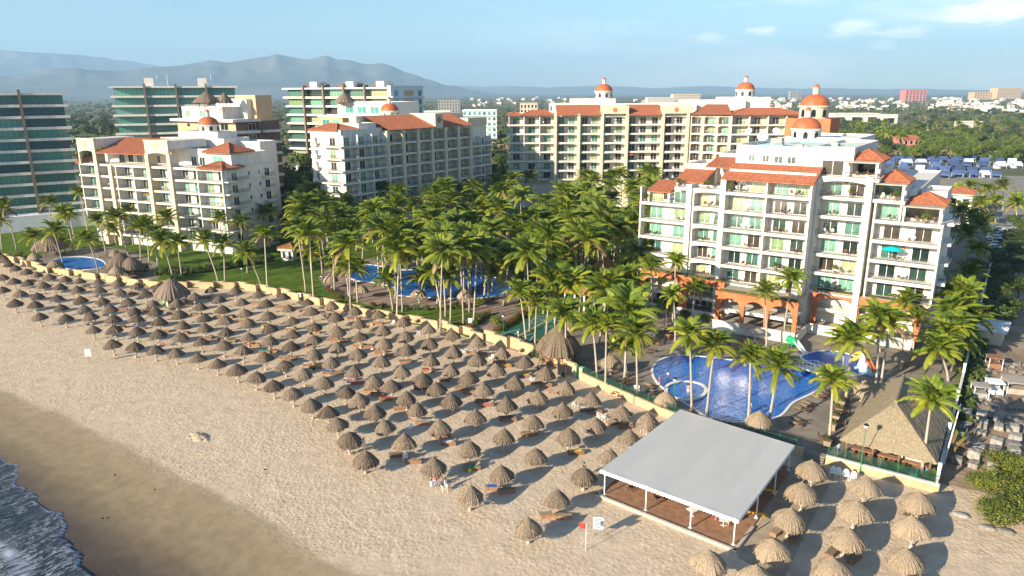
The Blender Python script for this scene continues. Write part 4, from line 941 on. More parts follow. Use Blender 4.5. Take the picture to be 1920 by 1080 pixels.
# brown tower
def corner_tower(label, X, Y, rot, Lf, Ld, top, step, nfl, mfront, mside, front_wins=True, side_balc=True):
    x, y = W(X, Y); B = Bld('apartment_tower', label, x, y, rot, wallm=mfront)
    B.body(-Lf, -.2, 0, Ld, 0, top, par=.4); lev = [top - step * (k + 1) for k in range(nfl)]
    return B, lev
BT, lt = corner_tower('brown and orange apartment tower with thatched roof hut on its terrace', -86.6, 232, 3, 30, 17, 33.8, 3.6, 8, 'tan', 'brown')
for z in lt:
    sb = MB(); sb.box(-9.5, 1.5, -1.2, 8, z - .5, z + .35); BT.part('balcony', 'white', sb)
    BT.win(TR(0, 0, 0), -5.6, -.03, z + .5, 3.8, 2.2, 'slide', 'darkglass'); BT.win(TR(0, 0, 0), -13, -.03, z + 1.2, 1.6, 1.2, 'plain', 'darkglass'); BT.win(TR(0, 0, 0), -24, -.03, z + 1.2, 1.6, 1.2, 'plain', 'darkglass')
    for v_ in (6, 13): BT.win(TR(0, 0, 90), v_, -.05, z + .4, 3.0, 2.2, 'slide', 'darkglass')
    sb = MB(); sb.box(.2, 1.9, 9.5, 16, z - .45, z + .3); BT.part('balcony', 'white', sb)
mb = MB(); mb.box(-9.4, -.1, .02, 9, 0, 33.6); mb.box(-.15, .25, 8.2, 16.9, 0, 33.4); BT.part('cladding', 'brown', mb)
BT.body(-29, -8, 1.5, 12, 33, 37.6, m='white', par=.3); BT.body(-20, -4, 8, 15, 33, 40.0, m='white', par=.3); BT.body(-12, -2, 10, 16.5, 33, 41.2, m='tan', par=.3)
for u, w in ((-26, 2.6), (-18, 3.2)): BT.win(TR(0, 0, 0), u, 1.47, 34.6, w, 2.2, 'slide', 'glass')
sb = MB(); sb.box(-31, 1.2, -2, 9, 33.3, 34.1); BT.part('terrace', 'white', sb)
for k in range(0): pass
BT.finish()
# white tower behind
T3b, l3 = tower('glass_tower', 'wide white apartment tower with green glass, third from the left behind the domed roofs', *start(-53, 318, 115, 56), 10, 56, 22, 44.2, 3.8, 8, 5, glass='glass')
mb = MB()
for k in range(5): mb.box(8 + k * 9.5, 11 + k * 9.5, 4, 7, 44.3, 45.9)
T3b.part('rooftop_unit', 'brown', mb)
for x0 in (14, 34, 50):
    mb = MB(); mb.box(x0, x0 + 4, 1, 8, 44.4, 46.9); T3b.part('lift_house', 'white', mb)
T3b.body(56.2, 58, 0, 26, 0, 44.6, m='bluewhite', par=.4)
Ts = TR(58, 0, 90)
for z in l3:
    sb = MB(Ts); sb.box(0, 26, -.9, .1, z - .4, z + .1); T3b.part('balcony', 'bluewhite', sb)
    T3b.win(Ts, 4, -.03, z + .2, 3, 2.6, 'slide', 'teal'); T3b.win(Ts, 14, -.03, z + .2, 8, 2.6, 'plain', 'tan'); T3b.win(Ts, 23, -.03, z + .2, 3, 2.6, 'slide', 'teal')
T3b.finish()
# lower brown-beige tower in front of it with thatched hut
TB, ltb = corner_tower('beige and grey apartment block with thatched terrace hut in front of the wide white tower', -62, 272, 5, 12, 24, 33.5, 3.6, 7, 'tan', 'tan')
for z in ltb:
    sb = MB(); sb.box(-12.5, -.5, -1.4, .3, z - .4, z + .3); TB.part('balcony', 'bluewhite', sb)
    TB.win(TR(0, 0, 0), -8.4, -.03, z + .3, 3.6, 2.3, 'slide', 'teal'); TB.win(TR(0, 0, 0), -3.4, -.03, z + .3, 3.6, 2.3, 'slide', 'teal')
    TB.win(TR(0, 0, 90), 12, .17, z + .3, 3.6, 2.3, 'slide', 'darkglass')
TB.body(-6, 20, 4, 20, 0, 38.6, m='white', par=.3)
for k in range(3): TB.win(TR(0, 0, 0), 0 + k * 6, 3.97, 34.8, 4.2, 2.4, 'slide', 'teal')
mb = MB(); mb.box(-12, 20.5, -.5, 10, 33.3, 34.1); TB.part('terrace', 'white', mb); TB.finish()

# ---- smaller buildings between and behind
def simple(name, label, X, Y, rot, w, d, h, m='white', nf=3, nb=6, roofm=None, group=None, pane='darkglass', wfill=.55, par=.5, cat='building'):
    x, y = W(X, Y) if X is not None else Y; B = Bld(name, label, x, y, rot, wallm=m, group=group, cat=cat)
    B.body(0, w, 0, d, 0, h, par=par); fh_ = h / nf; bw = w / nb
    for k in range(nf):
        sb = MB(); sb.box(-.4, w + .4, -.9, .2, fh_ * (k + 1) - .35, fh_ * (k + 1) - .02); B.part('ledge', m, sb)
        for j in range(nb): B.win(TR(0, 0, 0), (j + .5) * bw, -.03, fh_ * k + .5, bw * wfill, fh_ * .62, 'plain', pane, 'whitemetal')
        for j in range(max(1, int(d / 6))): B.win(TR(w, 0, 90), (j + .5) * d / max(1, int(d / 6)), -.03, fh_ * k + .6, 2, fh_ * .5, 'plain', pane, 'whitemetal')
    if roofm: hip(B, 0, w, 0, d, h + .3, min(w, d) * .22, over=.6, m=roofm)
    B.finish(sub=False)
    return B
def place(u, v, z=0):  # ground point in camera frame from pixel
    return G(u, v, z)
def simple_px(name, label, u, v, rot, wpx, **k):
    g = G(u, v); d = math.hypot(*g); w = wpx / FPX * d * .80
    hp = k.pop('hpx'); h = hp / FPX * d; dd = k.pop('depth', w * .5)
    return simple(name, label, None, g, rot, w, dd, h, **k)
simple_px('apartment_building', 'bluish grey apartment building with stacked balconies, right of the wide white tower', 868, 268, 35, 78, hpx=58, nf=6, nb=7, m='bluewhite', pane='teal')
simple_px('apartment_building', 'low white building tucked between the wide white tower and the bluish grey one', 796, 262, 35, 60, hpx=50, nf=4, nb=4, m='bluewhite')
simple_px('apartment_building', 'cream unfinished block with open floors, left of the first dome on the back building', 975, 222, 35, 40, hpx=27, nf=3, nb=5, m='cream')
simple_px('apartment_building', 'pale flat-roofed block right beside the cream unfinished block', 1030, 222, 35, 48, hpx=26, nf=2, nb=5, m='white')
simple_px('apartment_building', 'grey apartment block far behind the wide white tower', 822, 216, 35, 50, hpx=26, nf=5, nb=8, m='grey')
simple_px('apartment_building', 'red-pink apartment block standing out of the trees on the plain', 1696, 191, 35, 42, hpx=18, nf=5, nb=6, m='pink')
simple_px('apartment_building', 'long tan apartment block on the far right skyline', 1868, 187, 35, 46, hpx=17, nf=5, nb=10, m='tan')
simple_px('apartment_building', 'shorter tan apartment block left of the long tan one on the skyline', 1826, 187, 35, 40, hpx=11, nf=4, nb=8, m='tan')
simple_px('apartment_building', 'small grey concrete block on the plain left of the large dome', 1481, 187, 35, 22, hpx=14, nf=4, nb=4, m='grey')
simple_px('apartment_building', 'row of white apartment blocks on the plain between the two far domes', 1214, 196, 35, 60, hpx=12, nf=4, nb=12, m='white')
simple_px('apartment_building', 'white and grey apartment block left of the second dome on the plain', 1262, 192, 35, 60, hpx=14, nf=4, nb=12, m='cream')
simple_px('warehouse', 'long white flat warehouse beyond the large dome', 1560, 231, 35, 100, hpx=15, nf=1, nb=3, m='white')
simple_px('warehouse', 'smaller white warehouse wing right of the long white warehouse', 1656, 233, 35, 28, hpx=15, nf=1, nb=1, m='white')
simple_px('house', 'white flat-roofed house alone among the palms right of the warehouse', 1799, 247, 35, 42, hpx=15, nf=1, nb=2, m='white', cat='house')
simple_px('house', 'pink house behind the tall pale palm trunks', 1682, 285, 35, 42, hpx=22, nf=2, nb=4, m='pink', roofm='tile', cat='house')
simple_px('house', 'white two-storey house with tile roof behind the right end of the near building', 1770, 418, 0, 42, hpx=48, nf=2, nb=2, m='white', roofm='tile', depth=9, cat='house')
simple_px('pavilion', 'round-fronted white pool pavilion below the glass tower', 62, 424, 40, 46, hpx=28, nf=1, nb=4, m='white', pane='teal', cat='pavilion', depth=8)
#==PART3==
# ------------------------------------------------------------------ beach wall
def chain_wall(name, pts, h, th, m, label, cap=None, cat='wall', z0=0.0, capm='white'):
    root = empty(name, (pts[0][0], pts[0][1], 0), label=label, cat=cat); o = Vector(pts[0])
    a = MB(); b = MB()
    for p, q in zip(pts[:-1], pts[1:]):
        p, q = Vector(p) - o, Vector(q) - o; d = (q - p).normalized(); n = Vector((d.y, -d.x)) * th / 2; e = d * th * .45
        P = [p - n - e, q - n + e, q + n + e, p + n - e]
        a.prism([(v.x, v.y) for v in reversed(P)] if False else [(v.x, v.y) for v in (P[3], P[2], P[1], P[0])][::-1], z0, h)
        if cap:
            n2 = n * 1.35; P = [p - n2 - e, q - n2 + e, q + n2 + e, p + n2 - e]; b.prism([(v.x, v.y) for v in P], h, h + cap)
    a.build('masonry', m, root)
    if cap: b.build('coping', capm, root)
    return root
# stepped beach wall: short runs parallel to the shore joined by small returns
def zigzag(pts, step=7.0, jog=0.9):
    out = []; tot = 0
    for p, q in zip(pts[:-1], pts[1:]):
        p, q = Vector(p), Vector(q); n = max(1, int((q - p).length / step))
        for k in range(n):
            a = p.lerp(q, k / n); b = p.lerp(q, (k + 1) / n); d = (b - a).normalized(); nn = Vector((-d.y, d.x))
            out += [tuple(a + nn * jog), tuple(a.lerp(b, .5) + nn * jog), tuple(a.lerp(b, .52)), tuple(b)]
    return out
chain_wall('beach_wall', zigzag(WALL[:23]), 1.35, 0.35, 'beigewall', 'long stepped beige wall between the beach umbrellas and the palm gardens', cap=.1, capm='beigewall')
chain_wall('beach_wall', zigzag([WALL[22], WALL[23], WALL[24], WALL[25], (10.4 * SA - 102.5 * -CA * -1 if False else WALL[26][0] - 1.5, WALL[26][1] + .8)], 6, .7), 1.9, 0.35, 'beigewall', 'higher beige wall in front of the round thatched bar', cap=.1, capm='beigewall')
chain_wall('beach_wall', WALL[26:] + [(-16.2, 83.1)], 1.1, 0.3, 'beigewall', 'low beige wall running from the gate to behind the white canopy', cap=.1, capm='beigewall')
chain_wall('beach_wall', [(-13.4, 83.05), (-2.2, 83.05)], .95, 0.35, 'beigewall', 'beige retaining wall under the glass fence beside the big thatched restaurant', cap=.12)
chain_wall('canopy_kerb', [(-32.0, 79.6), (-32.1, 61.6), (-16.7, 60.4), (-16.5, 65.0)], .32, .3, 'postpale', 'pale kerb around the tiled floor under the white canopy', cat='kerb')
# boundary wall on the right with white top
chain_wall('boundary_wall', [(-2.35, 83.3), (-2.35, 205)], 1.6, .25, 'grey', 'long boundary wall with white top beside the rubble yard', cap=.12)
def post_row(name, pts, h, r, m, label, group, cat='post'):
    for i, p in enumerate(pts):
        a = MB(); a.box(-r, r, -r, r, 0, h); a.box(-r * 1.3, r * 1.3, -r * 1.3, r * 1.3, h, h + .08); o = a.build(name, m, None, loc=(p[0], p[1], 0)); tag(o, label.format(nth(i + 1)), cat, group)
post_row('boundary_post', [(-2.35, y) for y in (84, 96, 108, 120, 134, 150, 168)], 3.0, .16, 'whitemetal', 'white boundary wall post, {} from the beach end', 'posts on the boundary wall')

# glass fences
def glass_fence(pts, z0, h, label, m='fenceglass'):
    root = empty('glass_fence', (pts[0][0], pts[0][1], z0), label=label, cat='fence'); o = Vector((pts[0][0], pts[0][1]))
    for p, q in zip(pts[:-1], pts[1:]):
        p, q = Vector(p[:2]) - o, Vector(q[:2]) - o; L_ = (q - p).length; n = max(1, int(L_ / 1.8)); d = (q - p).normalized(); nn = Vector((d.y, -d.x)) * .012
        g = MB(); g.prism([tuple(v) for v in (p - nn, q - nn, q + nn, p + nn)], .08, h, True); g.build('glass_panel', m, root)
        for k in range(n + 1):
            c = p.lerp(q, k / n); b = MB(); b.tube([(c.x, c.y, 0), (c.x, c.y, h + .06)], .028, 6); b.build('post', 'greenmetal', root)
m = mat('fence_glass', (0.02, 0.07, 0.055), 0.05, spec=.5); t_ = m.node_tree; b_ = t_.nodes["Principled BSDF"]; b_.inputs['Alpha'].default_value = 0.30; MT['fenceglass'] = m
glass_fence([(-13.4, 83.1), (-2.5, 83.1)], 1.07, 1.2, 'greenish glass fence on the wall beside the big thatched restaurant')
glass_fence([(WALL[26][0] + .5, WALL[26][1] + .1)] + WALL[27:] + [(-17, 83.15)], 1.2, .95, 'glass fence along the low wall from the gate to the white canopy')
glass_fence([(-21.5, 83.6), (-16.4, 83.5)], 0, 1.3, 'short green railing behind the white canopy beside the beach steps', 'fenceglass')

# steps
st = empty('beach_steps', (-14.8, 82.2, 0), label='small flight of steps from the beach path up to the pool deck', cat='steps')
for k in range(4):
    a = MB(); a.box(-1.1, 1.1, k * .32, k * .32 + .33 + (.6 if k == 3 else 0), 0.02, .17 * (k + 1)); a.build('step', 'deck', st)

# ------------------------------------------------------------------ white canopy
cn = empty('event_canopy', (-24.3, 70.3, 0), label='large flat white canopy on slim posts over a tiled floor, tables underneath', cat='canopy')
cpx = pxl([(1125, 880), (1275, 772), (1490, 840), (1385, 975)], 3.0)
c0 = [(p[0] + 24.3, p[1] - 70.3) for p in cpx]; zz = [2.95, 3.35, 3.35, 2.95]
rf = MB(); nx_, ny_ = 36, 24
def cpt(i, j):
    a = lerp2(c0[0], c0[3], i / nx_); b = lerp2(c0[1], c0[2], i / nx_); p = lerp2(a, b, j / ny_); z = 2.95 + .4 * j / ny_
    sag = -.05 * (1 - abs(math.cos(math.pi * i / 12.0))); return (p[0], p[1], z + (sag if 0 < j < ny_ else sag * .3))
for i in range(nx_):
    for j in range(ny_): rf.f(cpt(i, j), cpt(i + 1, j), cpt(i + 1, j + 1), cpt(i, j + 1))
for i in range(nx_):
    for j in range(ny_):
        q = [cpt(i, j), cpt(i, j + 1), cpt(i + 1, j + 1), cpt(i + 1, j)]; rf.f(*[(a, b, c - .05) for a, b, c in q])
rf.build('roof_sheet', 'canvas', cn, smooth=True)
vl = MB()
def valance(p, q, zp, zq, n, drop=.42):
    for k in range(n):
        for s_ in range(4):
            t0, t1 = (k + s_ / 4) / n, (k + (s_ + 1) / 4) / n
            d0, d1 = [drop * (.68 + .32 * math.sin(math.pi * x)) for x in (s_ / 4, (s_ + 1) / 4)]
            a, b = lerp2(p, q, t0), lerp2(p, q, t1); za, zb = zp + (zq - zp) * t0, zp + (zq - zp) * t1
            vl.f((*a, za + .02), (*b, zb + .02), (*b, zb - d1), (*a, za - d0))
for (i, j) in ((0, 3), (3, 2), (0, 1)): valance(c0[i], c0[j], zz[i], zz[j], 46 if (i, j) == (0, 3) else 50)
vl.build('scalloped_valance', 'scallop', cn)
for (i, t, side) in [(0, 0.03, 0), (0, .36, 0), (0, .69, 0), (0, .985, 0), (1, .02, 0), (1, .34, 0), (1, .66, 0), (1, .98, 0)] + [(2, .33, 1), (2, .66, 1), (3, .33, 1), (3, .66, 1)]:
    if side == 0: p = lerp2(c0[0], c0[3], t) if i == 0 else lerp2(c0[1], c0[2], t)
    else: p = lerp2(c0[3], c0[2], t) if i == 2 else lerp2(c0[0], c0[1], t)
    p = (p[0] * .985, p[1] * .985)
    a = MB(); a.tube([(*p, 0.02), (*p, 3.0 if i == 0 else 3.1)], .07, 8); a.box(p[0] - .18, p[0] + .18, p[1] - .18, p[1] + .18, .0, .16); a.build('post', 'whitemetal', cn)
fr = MB()
for t in (0, .34, .67, 1):
    a, b = lerp2(c0[0], c0[3], t), lerp2(c0[1], c0[2], t); fr.tube([(*a, 2.86), (*b, 3.26)], .05, 6)
fr.build('frame', 'whitemetal', cn)
for k, (u, v) in enumerate(((1440, 920), (1418, 963))):
    p = G(u, v, .1); a = MB(); a.box(-.9, .9, -.12, .12, 0, .22); a.box(-1.0, -.8, -.3, .3, 0, .1); a.box(.8, 1.0, -.3, .3, 0, .1)
    tag(a.build('floor_barrier', 'yellow', None, loc=(p[0], p[1], .05), rotz=.2), ('upper' if k == 0 else 'lower') + ' yellow floor strip at a post foot of the white canopy', 'barrier', 'yellow strips under the canopy edge')

# ------------------------------------------------------------------ thatched umbrellas
def thatch_cone(R, rise, z0, seed, n=72, rings=9, conv=.12, shag=.12, strands=200, mat_='thatch'):
    r = np.random.default_rng(seed); mb = MB(); V = []
    rr = []
    gr = [1 + .05 * math.sin(3 * 2 * math.pi * j / n + seed) + .04 * r.normal() for j in range(n)]
    for k in range(rings + 1):
        t = k / rings; ring = []
        for j in range(n):
            a = 2 * math.pi * j / n; ridge = (1 if j % 2 else -1) * .018 * t
            rad = R * (t + conv * math.sin(math.pi * t)) * (1 + (gr[j] - 1) * t) + ridge
            z = z0 + rise * (1 - t) - (.10 * R * t ** 4) + (r.normal() * .015 if k else 0)
            if k == rings: z -= abs(r.normal()) * shag; rad += r.normal() * .03
            ring.append(mb.v((rad * math.cos(a), rad * math.sin(a), z)))
        rr.append(ring)
    for k in range(rings):
        for j in range(n):
            j2 = (j + 1) % n; mb.F.append((rr[k][j], rr[k + 1][j], rr[k + 1][j2], rr[k][j2])); mb.I.append(0)
    # underside
    c = mb.v((0, 0, z0 + rise * .72))
    inner = [mb.v((R * .93 * math.cos(2 * math.pi * j / n), R * .93 * math.sin(2 * math.pi * j / n), z0 - .03)) for j in range(n)]
    for j in range(n):
        j2 = (j + 1) % n; mb.F.append((rr[-1][j2], rr[-1][j], inner[j], inner[j2])); mb.I.append(0); mb.F.append((inner[j2], inner[j], c)); mb.I.append(0)
    for k in range(strands):
        a = r.random() * 2 * math.pi; t = 1 - .9 * r.random() ** 2.2; w = .02 + .02 * r.random(); L_ = .16 + .2 * r.random()
        def pt(tt, off, lift):
            rad = R * (tt + conv * math.sin(math.pi * min(tt, 1))); z = z0 + rise * (1 - tt) - .1 * R * min(tt, 1.2) ** 4 + lift
            return (rad * math.cos(a + off / max(rad, .2)), rad * math.sin(a + off / max(rad, .2)), z)
        t2 = min(t + L_ / R, 1.09); da = r.normal() * .05
        mb.f(pt(t, -w, .015), pt(t, w, .015), pt(t2, w + da, .035), pt(t2, -w + da, .035))
    mb.tube([(0, 0, z0 + rise * .93), (0, 0, z0 + rise + .12)], [.10, .05], 6)
    return mb.mesh('thatch', mat_)
UTL = [thatch_cone(1.45, 1.12, 1.84, s, conv=.02 + .02 * (s % 4), shag=.05 + .02 * (s % 5), mat_='thatchshade') for s in range(11, 19)]
UT = [thatch_cone(1.45, 1.42, 1.66, s, conv=.03 + .03 * (s % 4), shag=.06 + .03 * (s % 5)) for s in range(1, 10)]
UTP = [thatch_cone(1.62, 1.38, 1.85, s, conv=.13, strands=160, mat_='thatchpale', shag=.045) for s in (5, 6, 7)]
pm = MB(); pm.tube([(0, 0, 0), (0, 0, 2.9)], .075, 8); POLE = pm.mesh('pole', 'postpale')
pm = MB(); pm.lathe([(0, .78), (.34, .78), (.36, .83), (.3, .87), (0, .87)], 16); RING = pm.mesh('side_table', 'postpale')
pm = MB(); pm.lathe([(.2, 0), (.2, .18), (.12, .26), (0, .27)], 12); FOOT = pm.mesh('foot', 'postpale')
pm = MB()
for k in range(8):
    a = k * math.pi / 4; pm.tube([(0, 0, 2.75), (1.25 * math.cos(a), 1.25 * math.sin(a), 1.72)], .03, 5)
RIBS = pm.mesh('rafters', 'wood')
def umbrella(x, y, label, group, kind=0, sc=1.0, z=0):
    r = empty('thatched_umbrella', (x, y, z), random.uniform(0, 6.28), label=label, cat='beach umbrella', group=group); r.scale = (sc, sc, sc * random.uniform(.96, 1.05))
    r.rotation_euler[0] = random.gauss(0, .05); r.rotation_euler[1] = random.gauss(0, .05)
    link(random.choice([UT, UTP, UTL][kind]), 'thatch', r); link(POLE, 'pole', r); link(RING, 'side_table', r); link(FOOT, 'foot', r); link(RIBS, 'rafters', r)
    return r
def cr1(l): return [(x / 4, 450 + y / 4) for x, y in l]
def cr2(l): return [(360 + x / 4, 520 + y / 4) for x, y in l]
def cr3(l): return [(560 + x / 4, 640 + y / 4) for x, y in l]
def cr4(l): return [(800 + x / 4, 540 + y / 4) for x, y in l]
def cr6(l): return [(1260 + x / 4, 810 + y / 4) for x, y in l]
ROWS = [
 cr1([(-25, 78), (10, 100), (25, 125), (55, 155), (110, 180), (190, 205), (268, 228), (368, 248), (477, 262), (590, 272), (728, 285), (875, 300), (1020, 310), (1185, 315), (1580, 340)]) + cr2([(320, 72), (497, 90), (680, 110), (860, 145), (1045, 172), (1222, 205), (1400, 240), (1580, 290), (1765, 335)]) + cr4([(200, 305), (378, 360), (570, 435), (740, 505), (887, 590), (1045, 685), (1240, 770), (1465, 870), (1660, 935)]),
 cr1([(15, 245), (100, 275), (200, 292), (315, 308), (438, 322), (577, 340), (740, 350), (895, 355), (1085, 365), (1450, 390), (1635, 405), (1810, 425)]) + cr2([(545, 165), (720, 195), (895, 220), (1075, 258), (1250, 305), (1428, 345), (1602, 395), (1785, 445)]) + cr4([(200, 430), (378, 490), (525, 560), (655, 650), (835, 750), (1022, 850), (1262, 960)]) + [(1180, 802)],
 cr1([(20, 345), (142, 365), (270, 382), (420, 400), (600, 412), (765, 420), (955, 430), (1135, 435), (1320, 440), (1490, 462), (1665, 482), (1840, 508)]) + cr2([(572, 252), (748, 285), (912, 325), (1090, 360), (1260, 405), (1435, 450), (1605, 500), (1785, 575)]) + cr4([(178, 560), (315, 625), (430, 710), (600, 820), (795, 935)]) + [(1065, 805), (1142, 836)],
 cr1([(105, 440), (255, 455), (450, 465), (620, 478), (818, 480), (995, 490), (1165, 500), (1340, 520), (1520, 540), (1690, 565), (1855, 590)]) + cr2([(582, 345), (748, 385), (915, 425), (1080, 470), (1245, 520), (1415, 580), (1578, 650), (1722, 705)]) + cr4([(80, 695), (185, 780), (360, 905), (575, 1045)]) + [(1005, 834), (1095, 871)],
 cr1([(290, 535), (482, 545), (675, 545), (840, 555), (1012, 560), (1185, 575), (1355, 600), (1525, 622), (1685, 648), (1855, 680)]) + cr2([(570, 440), (730, 480), (897, 530), (1040, 580), (1208, 645), (1365, 715), (1495, 775), (1605, 840), (1675, 925)]) + [(825, 784), (879, 823), (942, 866), (1046, 914)],
 cr1([(690, 628), (860, 635), (1020, 645), (1180, 670), (1345, 690), (1505, 718), (1670, 750), (1815, 790)]) + cr2([(540, 560), (695, 610), (835, 670), (985, 730), (1145, 805), (1255, 855), (1365, 940)]) + cr3([(655, 568), (787, 685), (1010, 860)]) + [(880, 907), (991, 965)],
 cr1([(840, 740), (1000, 755), (1155, 780), (1315, 800), (1475, 835), (1620, 880), (1775, 930), (1910, 985)]) + cr2([(608, 765), (752, 822), (895, 897), (1015, 962)]) + cr3([(290, 560), (375, 675), (490, 805)])]
# a few more at the far left end of the rows
RNAME = ['the row against the garden wall', 'the second row from the garden wall', 'the third row from the garden wall', 'the middle row on the sand', 'the third row from the sea', 'the second row from the sea', 'the row nearest the sea']
UMB = []
for ri, row in enumerate(ROWS):
    for k, (u, v) in enumerate(row):
        kd = 2 if random.random() < (820 - u) / 320 else 0; x, y = G(u, v, 2.98 if kd else 3.1); UMB.append((x, y))
        umbrella(x, y, f'grey thatched beach umbrella, {nth(k + 1)} from the left in {RNAME[ri]}', 'thatched umbrellas on the beach', kd, random.uniform(.90, 1.03))
RG = cr6([(1065, 215), (1455, 335), (990, 380), (1385, 500), (1860, 450), (885, 565), (1310, 705), (1830, 640), (775, 775), (1225, 935), (1775, 865), (290, 890), (640, 1005)]) + [(1690, 1085), (1505, 1110)]
RGL = ['beside the beach steps', 'in front of the wall right of the white chairs', 'just right of the canopy posts, second in its line', 'second in the middle line right of the canopy', 'by the corner post of the wall', 'third in the line nearest the canopy, two dark beds under it',
       'third in the middle line, two brick beds under it', 'second in the right-hand line', 'fourth in the line nearest the canopy', 'last whole one in the middle line', 'third in the right-hand line', 'alone left of the concrete path', 'just right of the path, cut by the lower picture edge', 'at the very bottom of the right-hand line', 'at the very bottom of the middle line']
for (u, v), l in zip(RG, RGL):
    x, y = G(u, v, 3.3); umbrella(x, y, 'pale thatched umbrella ' + l, 'pale umbrellas right of the canopy', 1, random.uniform(.97, 1.03))
DK = [(1146, 665, 'between the palms left of the big pool'), (1249, 731, 'beside the little round pool'), (1425, 772, 'at the near edge of the big pool'), (1695, 655, 'with a table on the deck right of the slide pool'), (1620, 712, 'partly hidden behind the thatched restaurant roof'), (872, 543, 'at the edge of the garden pool'), (785, 539, 'beside the garden pool under leaning palms'), (676, 531, 'left of the garden pool on the reddish deck'), (620, 513, 'on the reddish deck beside the lawn'),
      (181, 459, 'on the lawn behind the left pool'), (214, 466, 'close behind the double shelter at the left pool'), (64, 474, 'beside the round shelter at the far left'), (101, 486, 'on the near edge of the left pool'), (217, 500, 'in front of the double shelter by the left pool'), (870, 690, None), (1245, 640, None)]
for u, v, l in DK:
    if l: x, y = G(u, v, 3.3); umbrella(x, y, 'thatched umbrella ' + l, 'thatched umbrellas in the gardens', 1, random.uniform(.95, 1.1))

# ------------------------------------------------------------------ beach beds
bm_ = MB(); bm_.box(-.95, .95, -.33, .33, 0, .36); bm_.box(-1.0, 1.0, -.37, .37, .361, .40); BEDB = bm_.mesh('bed_base', 'bed')
bm_ = MB()
for k in range(7): bm_.box(-.97, .97, -.34 + k * .098, -.26 + k * .098, .402, .44)
BEDT = bm_.mesh('slatted_top', 'bedtop')
bm_ = MB()
for k in range(7): bm_.f((.35, -.34 + k * .098, .45), (.35, -.26 + k * .098, .45), (.95, -.26 + k * .098, .78), (.95, -.34 + k * .098, .78))
BEDR = bm_.mesh('backrest', 'bedtop')
BEDS = cr3([(75, 165), (130, 185), (225, 225), (285, 232), (380, 278), (440, 303), (540, 363), (590, 390), (655, 425), (765, 495), (460, 22), (610, 72), (690, 98), (800, 143), (970, 208), (1220, 340), (1285, 375), (1375, 440), (1410, 468), (1580, 578), (1080, 700), (1125, 755), (930, 605), (1300, 940), (865, 888), (740, 842), (1720, 688), (1290, 72), (1370, 88), (1550, 178), (1700, 252), (1780, 300), (1500, 145), (1100, 280), (915, 340)]) + \
    cr4([(595, 968), (1200, 905), (1260, 922), (1410, 1002), (1490, 1030), (890, 725), (960, 770)]) + [(926, 912), (950, 918), (993, 810), (1029, 963), (1055, 966), (1080, 846), (885, 873), (1163, 775)] + \
    cr2([(110, 447), (235, 452), (290, 472), (430, 495), (470, 503), (545, 553), (600, 547), (700, 592), (740, 604), (200, 292), (270, 293), (380, 318), (560, 357), (740, 380), (920, 407), (1050, 457), (1140, 468), (1250, 502), (1320, 508), (30, 270), (480, 190), (660, 215), (840, 240), (1010, 272), (1200, 300), (1380, 340), (1600, 625), (1770, 690)]) + \
    cr1([(240, 300), (640, 352), (1000, 395), (900, 645), (1050, 655), (1230, 678), (1380, 690), (1560, 722), (1700, 745), (1870, 780), (1110, 525), (1290, 540), (1480, 555), (1640, 575), (920, 515), (1550, 425), (1720, 565)]) + \
    cr6([(795, 735), (920, 775), (1205, 890), (1370, 935), (1780, 605), (300, 1070), (1830, 1070)])
BEDL = set()
for i, (u, v) in enumerate(BEDS):
    x, y = G(u, v, .35); b = empty('beach_bed', (x, y, 0), R_(38 + random.uniform(-9, 9)) if u < 1300 else R_(80 + random.uniform(-15, 15)), cat='beach bed', group='slatted beach beds under the umbrellas')
    d = min(range(len(UMB)), key=lambda q: math.dist((x, y), UMB[q])) if u < 1300 else None
    if d is not None:
        n = 0
        for ri, row in enumerate(ROWS):
            if d < n + len(row): break
            n += len(row)
        dx = scr(x, y)[0] - scr(*UMB[d])[0]
        b['label'] = f"bed {'right of' if dx > 0 else 'left of'} umbrella {nth(d - n + 1)} from the left in {RNAME[ri].replace('the row against the garden wall', 'the wall row').replace(' from the garden wall', ' off the wall')}"
        if b['label'] in BEDL: b['label'] = 'second ' + b['label']
        if b['label'] in BEDL: b['label'] = b['label'].replace('second', 'third', 1)
        BEDL.add(b['label'])
    else: b['label'] = ['dark slatted bed left of its umbrella, third line spot nearest the canopy', 'slatted bed right of its umbrella, two places along from the canopy', 'brick bed left of the pole in the middle line right of the canopy', 'brick bed right of the pole in the middle line right of the canopy', 'brick bed beside the umbrella at the wall corner post', 'bed under the lone umbrella left of the concrete path', 'bed under the lowest right-hand umbrella'][i - (len(BEDS) - 7)]
    link(BEDB, 'bed_base', b); link(BEDT, 'slatted_top', b)
    if i % 3 == 0: link(BEDR, 'backrest', b)

# ------------------------------------------------------------------ plastic chairs
def chairparts():
    s = MB(); s.box(-.22, .22, -.22, .22, .40, .44); s_ = s.mesh('seat', 'plastic')
    b = MB(); pts = []
    for k in range(9):
        a = math.pi * k / 8; pts.append((-.22 * math.cos(a), .62 + .28 * math.sin(a)))
    for (x0, z0), (x1, z1) in zip(pts[:-1], pts[1:]): b.f((x0, -.23, .46), (x1, -.23, .46), (x1, -.31, z1), (x0, -.31, z0))
    b_ = b.mesh('backrest', 'plastic')
    a = MB()
    for sx in (-1, 1): a.tube([(sx * .24, -.24, .66), (sx * .26, .2, .64), (sx * .25, .22, .42)], .025, 5)
    a_ = a.mesh('armrest', 'plastic')
    legs = []
    for sx in (-1, 1):
        for sy in (-1, 1):
            l = MB(); l.tube([(sx * .2, sy * .2, .42), (sx * .25, sy * .25, 0)], .025, 5); legs.append(l.mesh('leg', 'plastic'))
    return s_, b_, a_, legs
CH = chairparts()
def recol(me, m):
    q = me.copy(); q.materials[0] = MT[m]; return q
